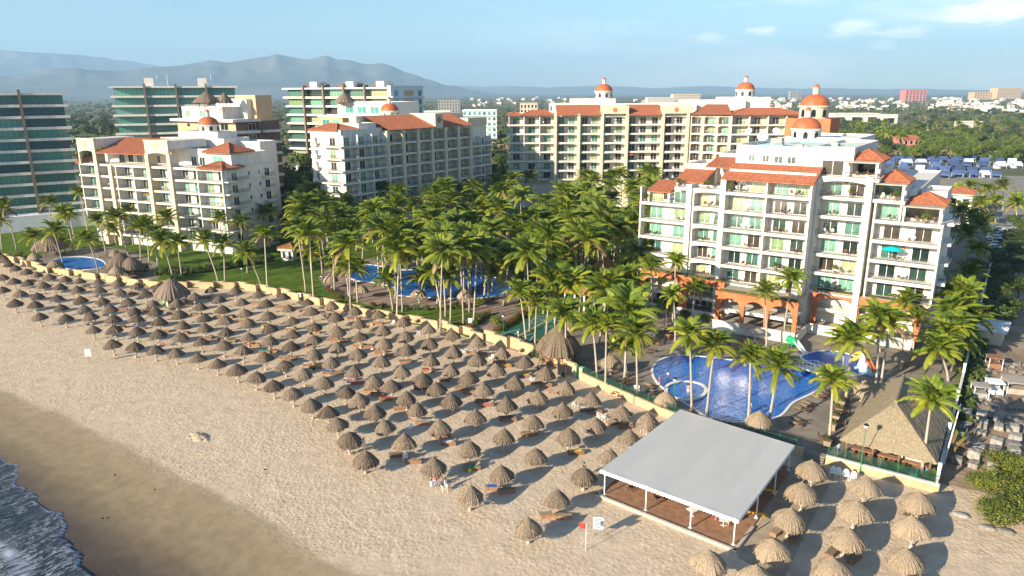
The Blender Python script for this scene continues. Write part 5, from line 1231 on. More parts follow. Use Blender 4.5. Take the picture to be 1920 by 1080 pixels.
CHD = (recol(CH[0], 'chairbrown'), recol(CH[1], 'chairbrown'), recol(CH[2], 'chairbrown'), [recol(q, 'chairbrown') for q in CH[3]])
CHB = (recol(CH[0], 'black'), recol(CH[1], 'black'), recol(CH[2], 'black'), [recol(q, 'black') for q in CH[3]])
CHR = (recol(CH[0], 'red'), recol(CH[1], 'red'), recol(CH[2], 'red'), [recol(q, 'red') for q in CH[3]])
def chair(x, y, rz, label, group, P=CH, z=0, cat='chair', name='plastic_chair', full=True, sc=1.0):
    c = empty(name, (x, y, z), rz, label=label, cat=cat, group=group); c.scale = (sc,) * 3
    link(P[0], 'seat', c); link(P[1], 'backrest', c)
    if full:
        link(P[2], 'armrest', c)
        for l in P[3]: link(l, 'leg', c)
    return c
for i, (u, v) in enumerate([(1561, 893), (1571, 895), (1585, 899), (1599, 903)]):
    x, y = G(u, v, 0); chair(x, y, R_(180 + 8), f'white plastic chair standing against the wall, {nth(i + 1)} from the steps', 'white chairs against the wall', sc=1.25)
for i, (u, v, l) in enumerate([(760, 858, 'beside the bed under a seaward umbrella'), (768, 802, 'blueish shade side of an umbrella near the middle'), (1124, 782, 'first of the pair behind the canopy corner'), (1134, 783, 'second of the pair behind the canopy corner'), (998, 714, 'next to a brick bed near the wall gate'), (865, 658, 'left in the stack of three by the wall'), (871, 660, 'right in the stack of three by the wall'), (921, 672, 'between two umbrellas beside the wall bend'),
                               (1078, 758, 'by the wall below the gate'), (1207, 806, 'under the last umbrella next to the canopy'), (785, 624, 'beside the beige wall left of a shadow'), (737, 607, 'half hidden behind wall-row umbrellas'), (820, 905, 'in the family group near the sea'), (833, 915, 'right edge of the family group near the sea'), (1334, 690, None)]):
    if l: x, y = G(u, v, .4); chair(x, y, random.uniform(0, 6.28), 'white plastic chair ' + l, 'white chairs scattered on the beach', sc=1.15)
# chairs and tables under the canopy and on the deck
def table(x, y, label, group=None, m='whitemetal', r=.45, z=0, sq=True, name='table'):
    t = empty(name, (x, y, z), random.uniform(0, 1.5), label=label, cat='table', group=group)
    a = MB()
    if sq: a.box(-r, r, -r, r, .71, .75)
    else: a.lathe([(0, .71), (r, .71), (r, .75), (0, .75)], 20)
    a.build('table_top', m, t); a = MB(); a.tube([(0, 0, 0.03), (0, 0, .71)], .04, 6); a.box(-.28, .28, -.04, .04, 0, .04); a.box(-.04, .04, -.28, .28, 0, .04); a.build('pedestal', m, t)
    return t
for u, v, l in ((1298, 957, 'white square table alone under the canopy edge'), (1357, 975, 'white table with seated people at the canopy corner')):
    x, y = G(u, v, .75); table(x, y, l, z=.13)
for i, (u, v) in enumerate([(1184, 920), (1232, 940), (1250, 935), (1200, 905), (1330, 905)]):
    x, y = G(u, v, .1); chair(x, y, random.uniform(0, 6), 'black chair under the white canopy, ' + ['leftmost by the front kerb', 'by the front kerb, right of the leftmost one', 'in shade behind the front pair', 'deep in the shade at the left', 'deep in the shade near the back'][i], 'black chairs under the canopy', CHB, z=.13, sc=1.1)
for i, (u, v) in enumerate([(1341, 972), (1350, 966), (1372, 974)]):
    x, y = G(u, v, .1); chair(x, y, 1.2 * i, 'red chair at the corner table under the canopy, ' + ['left side', 'back side', 'right side'][i], 'red chairs under the canopy', CHR, z=.13, sc=1.1)
k = 0
for u, v, n, l in [(1175, 712, 4, 'left of the hot pool'), (1160, 735, 4, 'beside the wall planting below the round pool'), (1250, 620, 4, 'on the shady deck beside the near building'), (1150, 692, 3, 'under the thatched umbrella left of the pool'), (1696, 678, 4, 'under the thatched umbrella right of the slide pool'), (1400, 640, 3, 'beside the raised terrace above the pool'), (1230, 640, 4, 'by the planter tree on the deck'), (1215, 655, 3, 'where the deck shade ends'), (1375, 648, 3, 'below the orange columns'),
                  (1548, 820, 3, 'beside the restaurant planters'), (1568, 790, 3, 'along the restaurant wall'), (1575, 770, 3, 'farther along the restaurant wall'), (1580, 748, 3, 'farthest along the restaurant wall')]:
    x, y = G(u, v, .7); table(x, y, 'brown round table ' + l, 'brown tables on the pool deck', 'chairbrown', .5, .03, False)
    for j in range(n):
        a = 2 * math.pi * j / n + .5; chair(x + .85 * math.cos(a), y + .85 * math.sin(a), a + math.pi / 2, f'brown chair at the table {l}, {["near side", "inland side", "far side", "seaward side"][j]}', 'brown chairs on the pool deck', CHD, z=.03, full=j < 2)
# deck loungers
lm = MB(); lm.box(-.95, .95, -.3, .3, .28, .33); L1m = lm.mesh('frame', 'chairbrown')
lm = MB()
for sx in (-.8, .8):
    for sy in (-.26, .26): lm.box(sx - .03, sx + .03, sy - .03, sy + .03, 0, .28)
L3m = lm.mesh('legs', 'chairbrown'); lm = MB(); lm.box(-.9, .3, -.28, .28, .331, .38); lm.f((.3, -.28, .36), (.3, .28, .36), (.95, .28, .78), (.95, -.28, .78)); lm.f((.3, .28, .33), (.3, -.28, .33), (.95, -.28, .75), (.95, .28, .75)); L2m = lm.mesh('mesh_bed', 'bedtop')
for i, (u, v) in enumerate([(1493, 794), (1497, 787), (1505, 768), (1511, 761), (1516, 756), (1532, 744), (1540, 738), (1548, 733), (1218, 722), (1224, 733), (1228, 745), (1335, 645), (1322, 640), (1690, 760)]):
    x, y = G(u, v, .3); t = empty('sun_lounger', (x, y, .03), R_(-20 + random.uniform(-8, 8)), label=f'brown sun lounger, {nth(i + 1 if i < 8 else i - 7)} ' + ('along the right edge of the big pool' if i < 8 else 'of those left of and behind the big pool'), cat='sun lounger', group='sun loungers round the big pool')
    link(L1m, 'frame', t); link(L2m, 'mesh_bed', t); link(L3m, 'legs', t)
# balcony furniture
FLOOR = lambda z: nth(max(1, round(z / 3.4))) + '-floor'
seen = {}
for (p, rz, B) in PATIO:
    d = math.hypot(p[0], p[1]); u, v = scr(*p)
    if not (-20 < u < 1940): continue
    nm = {id(B1): 'near white', id(B2): 'left white', id(B3): 'shaded middle', id(B4): 'long back'}.get(id(B), 'far')
    P = CHD if random.random() < .7 else CH
    n_ = 2 if B is B1 else 1
    for j in range(n_):
        key = (nm, round(p[2]), P is CH); seen[key] = seen.get(key, 0) + 1
        lab = f"{'brown' if P is CHD else 'white'} patio chair on the {FLOOR(p[2])} balcony of the {nm} building, {nth(seen[key])} in its line"
        chair(p[0] + j * .9, p[1] + .2 * j, rz + j, lab, 'patio chairs on balconies', P, z=p[2], full=False, sc=1.25)

# ------------------------------------------------------------------ foliage helpers
def crown_mesh(seed, R=3.7, nf=26, mats=('palm', 'palmyellow', 'palmdry'), dense=24):
    r = np.random.default_rng(seed); V = []; F = []; I = []
    def quad(a, b, c, d, m):
        n = len(V); V.extend([a, b, c, d]); F.append((n, n + 1, n + 2, n + 3)); I.append(m)
    up = np.array([0, 0, 1.0])
    wind = np.array([.55, .1, 0])
    for k in range(nf):
        age = k / (nf - 1)                                  # 0 young upright, 1 old drooping
        az = k * 2.39996 + r.normal() * .15
        el = R_(88 - 98 * age ** 1.6 + r.normal() * 6)
        Lf = R * (0.80 + .35 * min(1, age * 2.2)) * (1 + r.normal() * .06)
        m = 0 if age < .78 else (1 if age < .95 or r.random() < .6 else 2)
        if age < .8 and r.random() < .18: m = 1
        h = np.array([math.cos(az), math.sin(az), 0]); side0 = np.array([-math.sin(az), math.cos(az), 0])
        P = np.zeros(3); pts = [P.copy()]; dirs = []; e = el; S = 12
        for s in range(S):
            t = s / S; d = h * math.cos(e) + up * math.sin(e) + wind * .12 * t; d /= np.linalg.norm(d); dirs.append(d); P = P + d * Lf / S; pts.append(P.copy()); e -= (.045 + .03 * (1 - age) + .11 * t) * (1 if e > -1.3 else .1)
        dirs.append(dirs[-1])
        w = .055
        for s in range(S):
            a, b = pts[s], pts[s + 1]; sd = side0 * w * (1 - s / S * .8); quad(a - sd, a + sd, b + sd * .9, b - sd * .9, 1 if m != 2 else 2)
        for q in range(dense):
            t = .12 + .88 * q / (dense - 1); f = t * S; i = min(int(f), S - 1); p = pts[i] + (pts[i + 1] - pts[i]) * (f - i); d = dirs[i]
            ll = R * .235 * (math.sin(math.pi * min(1, t * .86 + .14)) ** .6 * .85 + .15) * (1 + r.normal() * .08)
            nn = np.cross(d, side0); nn /= np.linalg.norm(nn); 
            if nn[2] < 0: nn = -nn
            wd_ = .075 + .025 * r.random()
            for sg in (-1, 1):
                out = side0 * sg * .80 + d * .55 + nn * (.30 - .25 * age) ; out = out / np.linalg.norm(out)
                mid = p + out * ll * .5; tip_d = out - up * (.75 + .35 * age); tip_d /= np.linalg.norm(tip_d); tip = mid + tip_d * ll * .55
                wv = d * wd_
                quad(p - wv * .8, p + wv * .8, mid + wv, mid - wv, m); quad(mid - wv, mid + wv, tip + wv * .15, tip - wv * .15, m)
    return fastmesh('crown', np.array(V), np.array(F), list(mats), I)
CROWNS = [crown_mesh(s, R=3.25 + .15 * (s % 3), nf=30 + 2 * (s % 4)) for s in range(9)]
CROWNS_Y = [crown_mesh(20 + s, R=3.8, nf=25, mats=('palmyellow2', 'palmyellow', 'palmdry')) for s in range(0)]
nut = MB()
for k in range(7):
    a = k * .9; nut.lathe([(0, -.5), (.12, -.42), (.16, -.3), (.1, -.17), (0, -.13)], 6, .24 * math.cos(a), .24 * math.sin(a))
NUT = nut.mesh('coconuts', 'palmyellow')
PALMS = []
def palm(base, top, label=None, group=None, ci=None, sc=1.0, r0=.19, nuts=False):
    bx, by = base; tx, ty, tz = top; r = random
    t = empty('coconut_palm', (bx, by, 0), label=label, cat='palm tree', group=group)
    dx, dy = tx - bx, ty - by; n = 9; pts = []; bend = r.uniform(1.2, 2.2)
    for k in range(n + 1):
        f = k / n; g = f ** bend * .55 + f * .45; pts.append((dx * g, dy * g, tz * f))
    m = MB(); rad = [r0 * (1.5 if k == 0 else 1.0 - .42 * (k / n)) for k in range(n + 1)]; m.tube(pts, rad, 8); m.build('trunk', 'trunk', t, smooth=True)
    c = link(CROWNS[ci if ci is not None else r.randrange(len(CROWNS))], 'crown', t, (dx, dy, tz - .1), r.uniform(0, 6.28), sc * r.uniform(.92, 1.1))
    c.rotation_euler = (r.gauss(0, .16), r.gauss(0, .16), r.uniform(0, 6.28)); c.scale.z *= r.uniform(.9, 1.25)
    if nuts: link(NUT, 'coconuts', t, (dx, dy, tz), 0, sc)
    PALMS.append((t, bx, by)); return t
def palm_px(cu, cv, bu=None, bv=None, h=None, sc=1.0, **k):
    if bu is not None:
        b = G(bu, bv); top = over(cu, cv, *b)
        # straighten an unlikely lean towards or away from the camera
        return palm(b, top, sc=sc, **k)
    h = h or random.uniform(8.5, 10.5); x, y = G(cu, cv, h); return palm((x + random.gauss(0, .7), y + random.gauss(0, .7)), (x, y, h), sc=sc, **k)
def area(name, plist, group, fmt, **k):
    n0 = len(PALMS)
    for p in plist: palm_px(*p, group=group, **k)
    S = sorted(PALMS[n0:], key=lambda q: scr(q[1], q[2])[0])
    for i, q in enumerate(S): q[0]['label'] = fmt.format(nth(i + 1))
area('pool', [(1293, 627, 1297, 772), (1340, 650, 1325, 777), (1407, 673, 1403, 787), (1460, 690, 1440, 802), (1562, 715, 1555, 822), (1583, 640, 1578, 745), (1597, 640, 1586, 748), (1648, 598, 1642, 722), (1668, 607, 1651, 724), (1192, 628, 1195, 752), (1172, 650, 1174, 706), (1111, 610, 1120, 722), (1137, 612, 1135, 732), (1746, 752, 1727, 892)],
     'tall palms round the big pool', 'slim coconut palm beside the big pool area, {} from the left', nuts=True, sc=.86)
area('facade', [(1220, 500, 1222, 600), (1267, 493, 1260, 620), (1262, 553, 1266, 641), (1303, 542, 1297, 610), (1433, 547, 1437, 653), (1485, 527, 1467, 640), (1697, 567, 1690, 655), (1713, 593, 1708, 662), (1172, 572, 1176, 610), (1643, 625, 1650, 660), (1250, 578, 1248, 612)],
     'palms against the near building', 'coconut palm in front of the near white building, {} from the left', sc=.76)
area('right', [(1772, 627, 1768, 698), (1800, 637, 1797, 676), (1787, 585, 1790, 665), (1790, 550, 1800, 640), (1812, 520, 1812, 600), (1758, 655, 1778, 715), (1806, 560, 1806, 640), (1825, 600, 1815, 660), (1790, 610, 1785, 695)], 'palms along the boundary wall', 'yellow-green palm in the dense clump on the boundary wall, {} from the left', sc=1.05)
area('shade', [(1818, 350, 1822, 400), (1850, 355, 1850, 400), (1800, 400, 1805, 450), (1835, 385, 1838, 430), (1810, 440, 1815, 490), (1840, 425, 1845, 480), (1880, 350, 1880, 395), (1905, 380, 1905, 430), (1830, 470, 1832, 520), (1822, 410, 1822, 460), (1865, 380, 1866, 420), (1795, 365, 1797, 405)], 'shaded palms by the parking strip', 'dark shaded palm between the service road and the parking, {} from the left', sc=1.1)
area('garden', [(975, 548, 987, 647), (1006, 567, 1003, 655), (1061, 588, 1060, 686), (1037, 575, 1041, 615), (496, 442, 502, 544), (462, 475, 491, 541), (557, 427, 574, 550), (582, 475, 589, 552), (634, 482, 617, 542), (666, 505, 671, 567), (648, 500, 655, 564), (750, 485, 755, 585), (727, 527, 737, 582), (812, 510, 829, 603), (846, 522, 845, 603), (869, 480, 870, 572), (792, 520, 792, 560), (930, 515, 933, 560)],
     'palms standing along the garden lawn', 'coconut palm at the front of the middle gardens, {} from the left', sc=.95, nuts=True)
area('left', [(9, 392, 32, 470), (62, 445, 75, 497), (101, 435, 121, 507), (122, 402, 140, 475), (150, 362, 165, 440), (165, 450, 186, 516), (130, 402, 139, 447), (92, 380, 97, 430), (185, 412, 199, 475), (217, 410, 250, 510), (262, 427, 266, 517), (297, 390, 300, 460), (357, 392, 364, 450), (292, 437, 296, 500), (305, 455, 325, 525), (332, 455, 342, 527), (382, 450, 410, 530), (420, 457, 422, 530), (462, 472, 464, 512), (412, 410, 418, 480), (452, 417, 455, 480), (315, 410, 318, 480), (275, 420, 280, 490), (212, 430, 222, 480), (240, 400, 250, 460), (0, 415, 4, 470), (118, 455, 122, 470)],
     'leaning palms round the left gardens', 'leaning coconut palm in the left gardens, {} from the left', sc=.95, nuts=True)
GR = [(575, 382), (632, 380), (692, 397), (735, 422), (667, 412), (500, 400), (847, 425), (915, 470), (720, 357), (737, 380), (795, 352), (830, 372), (862, 345), (790, 470), (804, 402), (900, 410), (900, 404), (934, 437), (984, 439), (1013, 456), (1054, 419), (1080, 445), (1120, 456), (1144, 417), (1165, 445), (912, 482), (955, 486), (1049, 490), (1073, 531), (1043, 527), (1140, 546), (1176, 539), (1176, 588), (1034, 531), (1112, 530), (1200, 480)]
area('grove', [(u, v) for u, v in GR], 'palms of the central grove', 'coconut palm within the central grove, {} from the left among its front trees', sc=1.25)
# grove fill behind
fill = []
tries = 0
while len(fill) < 170 and tries < 12000:
    tries += 1
    u = random.uniform(560, 1260); lo = 298 + max(0, 640 - u) * .25; hi = 475 if u < 1180 else 420; v = random.uniform(lo, hi); h = random.uniform(9.5, 15); x, y = G(u, v, h)
    if y > 268 or (u < 940 and v < 312) or (u < 700 and v < 340): continue
    if any(math.dist((x, y), f[:2]) < 3.5 for f in fill) or any(math.dist((x, y), (p[1], p[2])) < 3.2 for p in PALMS): continue
    fill.append((x, y, h))
n0 = len(PALMS)
for x, y, h in fill: palm((x + random.gauss(0, .8), y + random.gauss(0, .8)), (x, y, h), group='palms of the deep grove', sc=random.uniform(1.05, 1.35))
for i, q in enumerate(sorted(PALMS[n0:], key=lambda q: scr(q[1], q[2])[0])): q[0]['label'] = f'coconut palm deep in the shady grove before the long back building, {nth(i + 1)} from the left'

# broadleaf trees
def leaf_cloud(seed, n, R, lobes, q, flat=.8, mats=('leaf',), zc=0.0):
    r = np.random.default_rng(seed); C = []
    for k in range(lobes):
        a = r.random() * 6.28; d = R * .62 * math.sqrt(r.random()); C.append((d * math.cos(a), d * math.sin(a), zc + R * flat * (r.random() - .25) * .8, R * (.32 + .25 * r.random())))
    L_ = np.array(C); idx = r.integers(0, lobes, n); c = L_[idx]
    d = r.normal(size=(n, 3)); d /= np.linalg.norm(d, axis=1)[:, None]; rad = c[:, 3] * (.55 + .5 * r.random(n) ** .5)
    P = c[:, :3] + d * rad[:, None] * np.array([1, 1, flat])
    nrm = d + r.normal(size=(n, 3)) * .55; nrm /= np.linalg.norm(nrm, axis=1)[:, None]
    t1 = np.cross(nrm, r.normal(size=(n, 3))); t1 /= np.linalg.norm(t1, axis=1)[:, None]; t2 = np.cross(nrm, t1)
    s = q * (.6 + .8 * r.random(n))[:, None]
    V = np.stack([P - t1 * s, P - t2 * s * .55, P + t1 * s, P + t2 * s * .55], 1).reshape(-1, 3)
    F = np.arange(n * 4).reshape(-1, 4); return V, F
def cloud_mesh(name, *a, mats=('leaf',), **k):
    V, F = leaf_cloud(*a, **k); r = np.random.default_rng(a[0]); return fastmesh(name, V, F, mats, r.integers(0, len(mats), len(F)) if len(mats) > 1 else None)
TREEC = {'leaf': [cloud_mesh('crown', s, 1500, 1.0, 9, .085) for s in (31, 32, 33)], 'leafbright': [cloud_mesh('crown', s, 1500, 1.0, 9, .08, mats=('leafbright',)) for s in (34, 35)], 'leafbrown': [cloud_mesh('crown', s, 900, 1.0, 8, .07, mats=('leafbrown',)) for s in (36,)]}
def tree(x, y, R, h, kind, label, group=None, name='broadleaf_tree', sq=.85):
    t = empty(name, (x, y, 0), random.uniform(0, 6.28), label=label, cat='tree', group=group)
    c = link(random.choice(TREEC[kind]), 'crown', t, (0, 0, h - R * .55), 0, (R, R, R * sq))
    m = MB(); th = max(.5, h - R * .9); m.tube([(0, 0, 0), (.1, 0, th * .6), (0, .1, th)], [.05 * R + .08, .04 * R + .06, .03 * R + .05], 7)
    for k in range(4):
        a = k * 1.57 + random.random(); m.tube([(0, .1, th * .9), (R * .35 * math.cos(a), R * .35 * math.sin(a), h - R * .5)], [.03 * R + .04, .03], 5)
    m.build('trunk', 'bark', t); return t
# dark trees between the left and middle buildings, and behind
DT = [(545, 430, 5.5, 11), (565, 415, 6, 13), (585, 425, 5, 10), (540, 400, 6.5, 15), (560, 385, 7, 16), (575, 360, 7, 17), (600, 440, 4, 8), (530, 445, 4.5, 9), (945, 345, 6, 14), (950, 365, 5, 12), (938, 330, 6, 13), (520, 470, 3.5, 6)]
for i, (u, v, R, h) in enumerate(DT):
    x, y = G(u, v, 0); tree(x, y, R, h, 'leaf', f'dark dense tree beside the shaded middle building, {nth(i + 1)} from the sea', 'dark trees between the buildings')
for i, (u, v, R, h, kd) in enumerate([(170, 262, 9, 14, 'leaf'), (205, 262, 10, 16, 'leaf'), (235, 270, 9, 13, 'leaf'), (185, 285, 8, 11, 'leafbright'), (215, 300, 8, 12, 'leafbright'), (175, 315, 7, 10, 'leaf'), (240, 310, 7, 10, 'leaf'), (165, 345, 6, 9, 'leaf'), (200, 340, 6, 9, 'leaf'), (190, 235, 11, 12, 'leaf'), (225, 240, 11, 12, 'leafbrown'), (150, 240, 10, 12, 'leaf'), (860, 320, 6, 9, 'leaf')]):
    x, y = G(u, v, 0); tree(x, y, R, h, kd, f'leafy tree seen between the two left glass towers, {nth(i + 1)} counted from the back', 'trees between the glass towers')
# trees and palms of the right-hand woodland
WT = []
tries = 0
while len(WT) < 190 and tries < 20000:
    tries += 1; u = random.uniform(1545, 1935); v = random.uniform(212, 306); x, y = G(u, v, 0)
    if 1670 < u < 1730 and 262 < v < 300: continue
    if v > 298 and u < 1640: continue
    if 1550 < u < 1690 and 216 < v < 240: continue
    if 1795 < u < 1845 and 236 < v < 252: continue
    R = random.uniform(3.5, 6.5)
    if any(math.dist((x, y), f[:2]) < (R + f[2]) * .62 for f in WT): continue
    WT.append((x, y, R, u, v))
WT.sort(key=lambda q: q[3])
for i, (x, y, R, u, v) in enumerate(WT):
    kd = 'leafbright' if (v > 270 and u > 1700) or random.random() < .35 else ('leafbrown' if random.random() < .15 else 'leaf')
    tree(x, y, R, R * 1.5 + random.uniform(0, 2), kd, f"{'bright green' if kd == 'leafbright' else 'bare brown' if kd == 'leafbrown' else 'dark green'} tree in the wood past the large dome, {nth(i + 1)} from left", 'trees of the right-hand wood')
area('royal', [(u, v, u + random.uniform(-2, 2), v + 27) for u, v in ((1668, 253), (1676, 255), (1683, 252), (1690, 258), (1698, 254), (1706, 256), (1714, 252), (1722, 256), (1660, 250), (1730, 262))], 'tall pale-trunked palms before the pink house', 'tall palm with pale straight trunk before the pink house, {} from the left', sc=1.1, r0=.3)
area('wood palms', [(random.uniform(1560, 1900), random.uniform(226, 250), None, None, 11) for _ in range(26)] + [(random.uniform(160, 240), random.uniform(255, 275), None, None, 13) for _ in range(6)], 'palms among the far trees', 'small palm rising above the far trees, {} from the left', sc=1.2)
#==PART4==
# ------------------------------------------------------------------ big thatched roofs
def thatch_roof(root, x0, x1, y0, y1, z0, ridge, zr, m, name='thatch_roof', n=26, thick=.35, seed=1, shag=.10):
    """hip roof in shaggy thatch: ridge = ((xa, ya), (xb, yb)); edges jittered, thick eaves"""
    r = np.random.default_rng(seed); mb = MB()
    (xa, ya), (xb, yb) = ridge
    cs = [(x0, y0), (x1, y0), (x1, y1), (x0, y1)]
    def near(c): return (xa, ya) if math.dist(c, (xa, ya)) <= math.dist(c, (xb, yb)) else (xb, yb)
    for k in range(4):
        c0_, c1_ = cs[k], cs[(k + 1) % 4]; a, b = near(c0_), near(c1_); rows = 12
        P = []
        for j in range(rows + 1):
            t = j / rows; row = []
            p, q = lerp2(c0_, a, t), lerp2(c1_, b, t)
            for i in range(n + 1):
                w = lerp2(p, q, i / n); z = z0 + (zr - z0) * (t + .015 * math.sin(math.pi * t)) ; jit = r.normal() * .02 if 0 < i < n and 0 < j < rows else 0
                if j == 0 and 0 < i < n: jit = -abs(r.normal()) * shag
                row.append((w[0], w[1], z + jit))
            P.append(row)
        for j in range(rows):
            for i in range(n): mb.f(P[j][i], P[j][i + 1], P[j + 1][i + 1], P[j + 1][i])
        for i in range(n):
            p, q = P[0][i], P[0][i + 1]; cx, cy = (x0 + x1) / 2, (y0 + y1) / 2; s_ = .93
            f = lambda v: (cx + (v[0] - cx) * s_, cy + (v[1] - cy) * s_, z0 - thick)
            mb.f(f(p), f(q), q, p)
            g = lambda v: (cx + (v[0] - cx) * .4, cy + (v[1] - cy) * .4, z0 + (zr - z0) * .5)
            mb.f(g(p), g(q), f(q), f(p))
    mb.tube([(xa, ya, zr + .02), ((xa + xb) / 2, (ya + yb) / 2, zr - .03), (xb, yb, zr + .02)], .22, 8)
    return mb.build(name, m, root)
# restaurant palapa on the right
rp = empty('thatched_restaurant', (-7.7, 93, 0), label='big hip-roofed thatched restaurant beside the right boundary wall, white bar front', cat='restaurant')
thatch_roof(rp, -4.9, 5.1, -8.8, 10.4, 2.8, ((-.1, -4.3), (-.5, 5.2)), 7.1, 'thatchbig', n=34, seed=4)
mb = MB(); mb.box(-3.6, 3.9, -6.4, -6.1, 0, 1.1); mb.box(-3.8, 4.1, -6.7, -5.8, 1.1, 1.18); rp_bar = mb.build('bar_counter', 'brickfloor', rp)
mb = MB(); mb.box(-3.8, 4.2, -6.2, -6.0, 2.2, 2.75); mb.build('fascia', 'plastic', rp)
mb = MB(); mb.box(1.4, 4.0, -5.9, 8.5, .03, 3.0); mb.box(-3.6, 4.0, 7.8, 8.2, .03, 3.0); mb.build('wall', 'white', rp)
for x in (-4.2, -1.4, 1.3, 4.4):
    for y in (-7.2, 8.8):
        mb = MB(); mb.tube([(x, y, .03), (x, y, 3.3)], .15, 8); mb.build('post', 'wood', rp)
for k in range(6):
    x = -11.2 + k * 1.05; t = empty('bar_stool', (x, 85.9, .03), label=f'brown woven bar stool at the restaurant counter, {nth(k + 1)} from the left', cat='stool', group='stools at the thatched restaurant')
    mb = MB(); mb.lathe([(.0, .72), (.24, .72), (.26, .78), (0, .8)], 12); mb.build('seat', 'bed', t); mb = MB()
    for a in range(4): mb.tube([(.14 * math.cos(a * 1.57), .14 * math.sin(a * 1.57), .72), (.22 * math.cos(a * 1.57), .22 * math.sin(a * 1.57), 0)], .02, 5)
    mb.build('legs', 'wood', t); mb = MB(); mb.lathe([(.25, .79), (.27, 1.15)], 12); mb.build('backrest', 'bed', t)
# central garden hall with long rusty thatch roof
gx, gy = G(1098, 583); hall = empty('thatched_hall', (gx, gy, 0), 0, label='garden hall with rusty thatched roof and white posts among the palms', cat='hall')
hall.rotation_euler[2] = R_(8)
thatch_roof(hall, -5.2, 4.6, -1.0, 18, 3.5, ((-.3, 4), (-.3, 13)), 8.2, 'thatchrust', seed=6)
for k in range(5):
    mb = MB(); x = -4.4 + k * 2.05; mb.box(x - .16, x + .16, -.2, .12, 0, 3.4); mb.build('post', 'whitemetal', hall)
mb = MB(); mb.box(-4.6, 4.0, 3.2, 3.5, 0, 3.3); mb.build('wall', 'darkglass', hall)
# round thatched shelters
def round_palapa(u, v, R, zr, ze, label, m='thatch', posts=8, bar=False, name='round_shelter', fr=0, hz=None, pix_base=None):
    x, y = G(u, v, zr); t = empty(name, (x, y, 0), label=label, cat='shelter')
    me = thatch_cone(R, zr - ze, ze, int(u), n=96, rings=14, conv=.10, shag=.14, strands=420, mat_=m); link(me, 'thatch_roof', t)
    for k in range(posts):
        a = 2 * math.pi * k / posts; mb = MB(); mb.tube([(.78 * R * math.cos(a), .78 * R * math.sin(a), 0), (.78 * R * math.cos(a), .78 * R * math.sin(a), ze + .5)], .12, 7); mb.build('post', 'wood', t)
    if bar:
        mb = MB(); mb.lathe([(.62 * R, .03), (.62 * R, 1.05), (.72 * R, 1.05), (.72 * R, 1.12), (.5 * R, 1.12), (.5 * R, .03)], 24); mb.build('bar_counter', 'brickfloor', t)
    return t
rb_ = round_palapa(1048, 606, 3.55, 6.6, 2.5, 'round thatched bar between the beach wall and the deck', m='thatch', bar=True)
rx, ry = rb_.location[0], rb_.location[1]
for k in range(9):
    a = -2.9 + k * .42; t = empty('bar_stool', (rx + 3.05 * math.cos(a), ry + 3.05 * math.sin(a), .03), a, label=f'wooden stool round the thatched bar, {nth(k + 1)} going round from the beach side', cat='stool', group='stools round the thatched bar')
    mb = MB(); mb.lathe([(.0, .70), (.2, .70), (.2, .76), (0, .76)], 10); mb.build('seat', 'bed', t); mb = MB(); mb.tube([(0, 0, 0), (0, 0, .7)], .05, 6); mb.build('leg', 'wood', t)
round_palapa(90, 441, 4.3, 5.6, 2.5, 'round thatched shelter left of the left garden pool')
round_palapa(224, 473, 3.6, 5.8, 2.6, 'larger thatched shelter right of the left garden pool'); round_palapa(243, 481, 2.9, 4.9, 2.5, 'smaller thatched shelter joined to the right of the larger one by the left pool')
hut = round_palapa(318, 521, 3.5, 5.6, 2.3, 'tall thatched beach hut with green counter standing in the umbrella rows', posts=6)
mb = MB(); mb.box(-1.4, 1.0, -1.6, -1.45, 0, 1.1); mb.box(-1.4, -1.25, -1.45, 1.2, 0, 1.1); mb.build('counter', 'hutgreen', hut) if 'hutgreen' in MT else (MT.__setitem__('hutgreen', mat('pale_green_board', (0.35, 0.5, 0.3), .8)), mb.build('counter', 'hutgreen', hut))
# terrace huts on the towers
for (u, v, z, R, l) in ((388, 166, 37, 3.4, 'thatched hut on the terrace of the brown tower'), (421, 168, 39.5, 2.3, 'smaller thatched hut behind on the brown tower roof'), (646, 166, 38.6, 3.6, 'thatched hut on the terrace in front of the wide white tower')):
    D = {388: 245, 421: 255, 646: 283}[u]; r = ray(u, v + 22); q = math.hypot(r.x, r.y); x, y, zz_ = r.x / q * D, r.y / q * D, CAMH + r.z / q * D
    t = empty('roof_hut', (x, y, zz_ - 3.2), label=l, cat='hut', group='thatched huts on tower terraces'); link(thatch_cone(R * 1.15, 3.0, 3.0, int(R * 10), conv=.02, n=40), 'thatch_roof', t)
    for a in range(4): mb = MB(); mb.tube([(.7 * R * math.cos(a * 1.57 + .7), .7 * R * math.sin(a * 1.57 + .7), 0), (.7 * R * math.cos(a * 1.57 + .7), .7 * R * math.sin(a * 1.57 + .7), 3.3)], .12, 6); mb.build('post', 'wood', t)
# small garden villa
simple_px('villa', 'little white garden villa with tiled roof behind the lawn palms', 528, 488, 20, 30, hpx=22, nf=1, nb=2, m='white', roofm='thatchrust', cat='villa', depth=5)

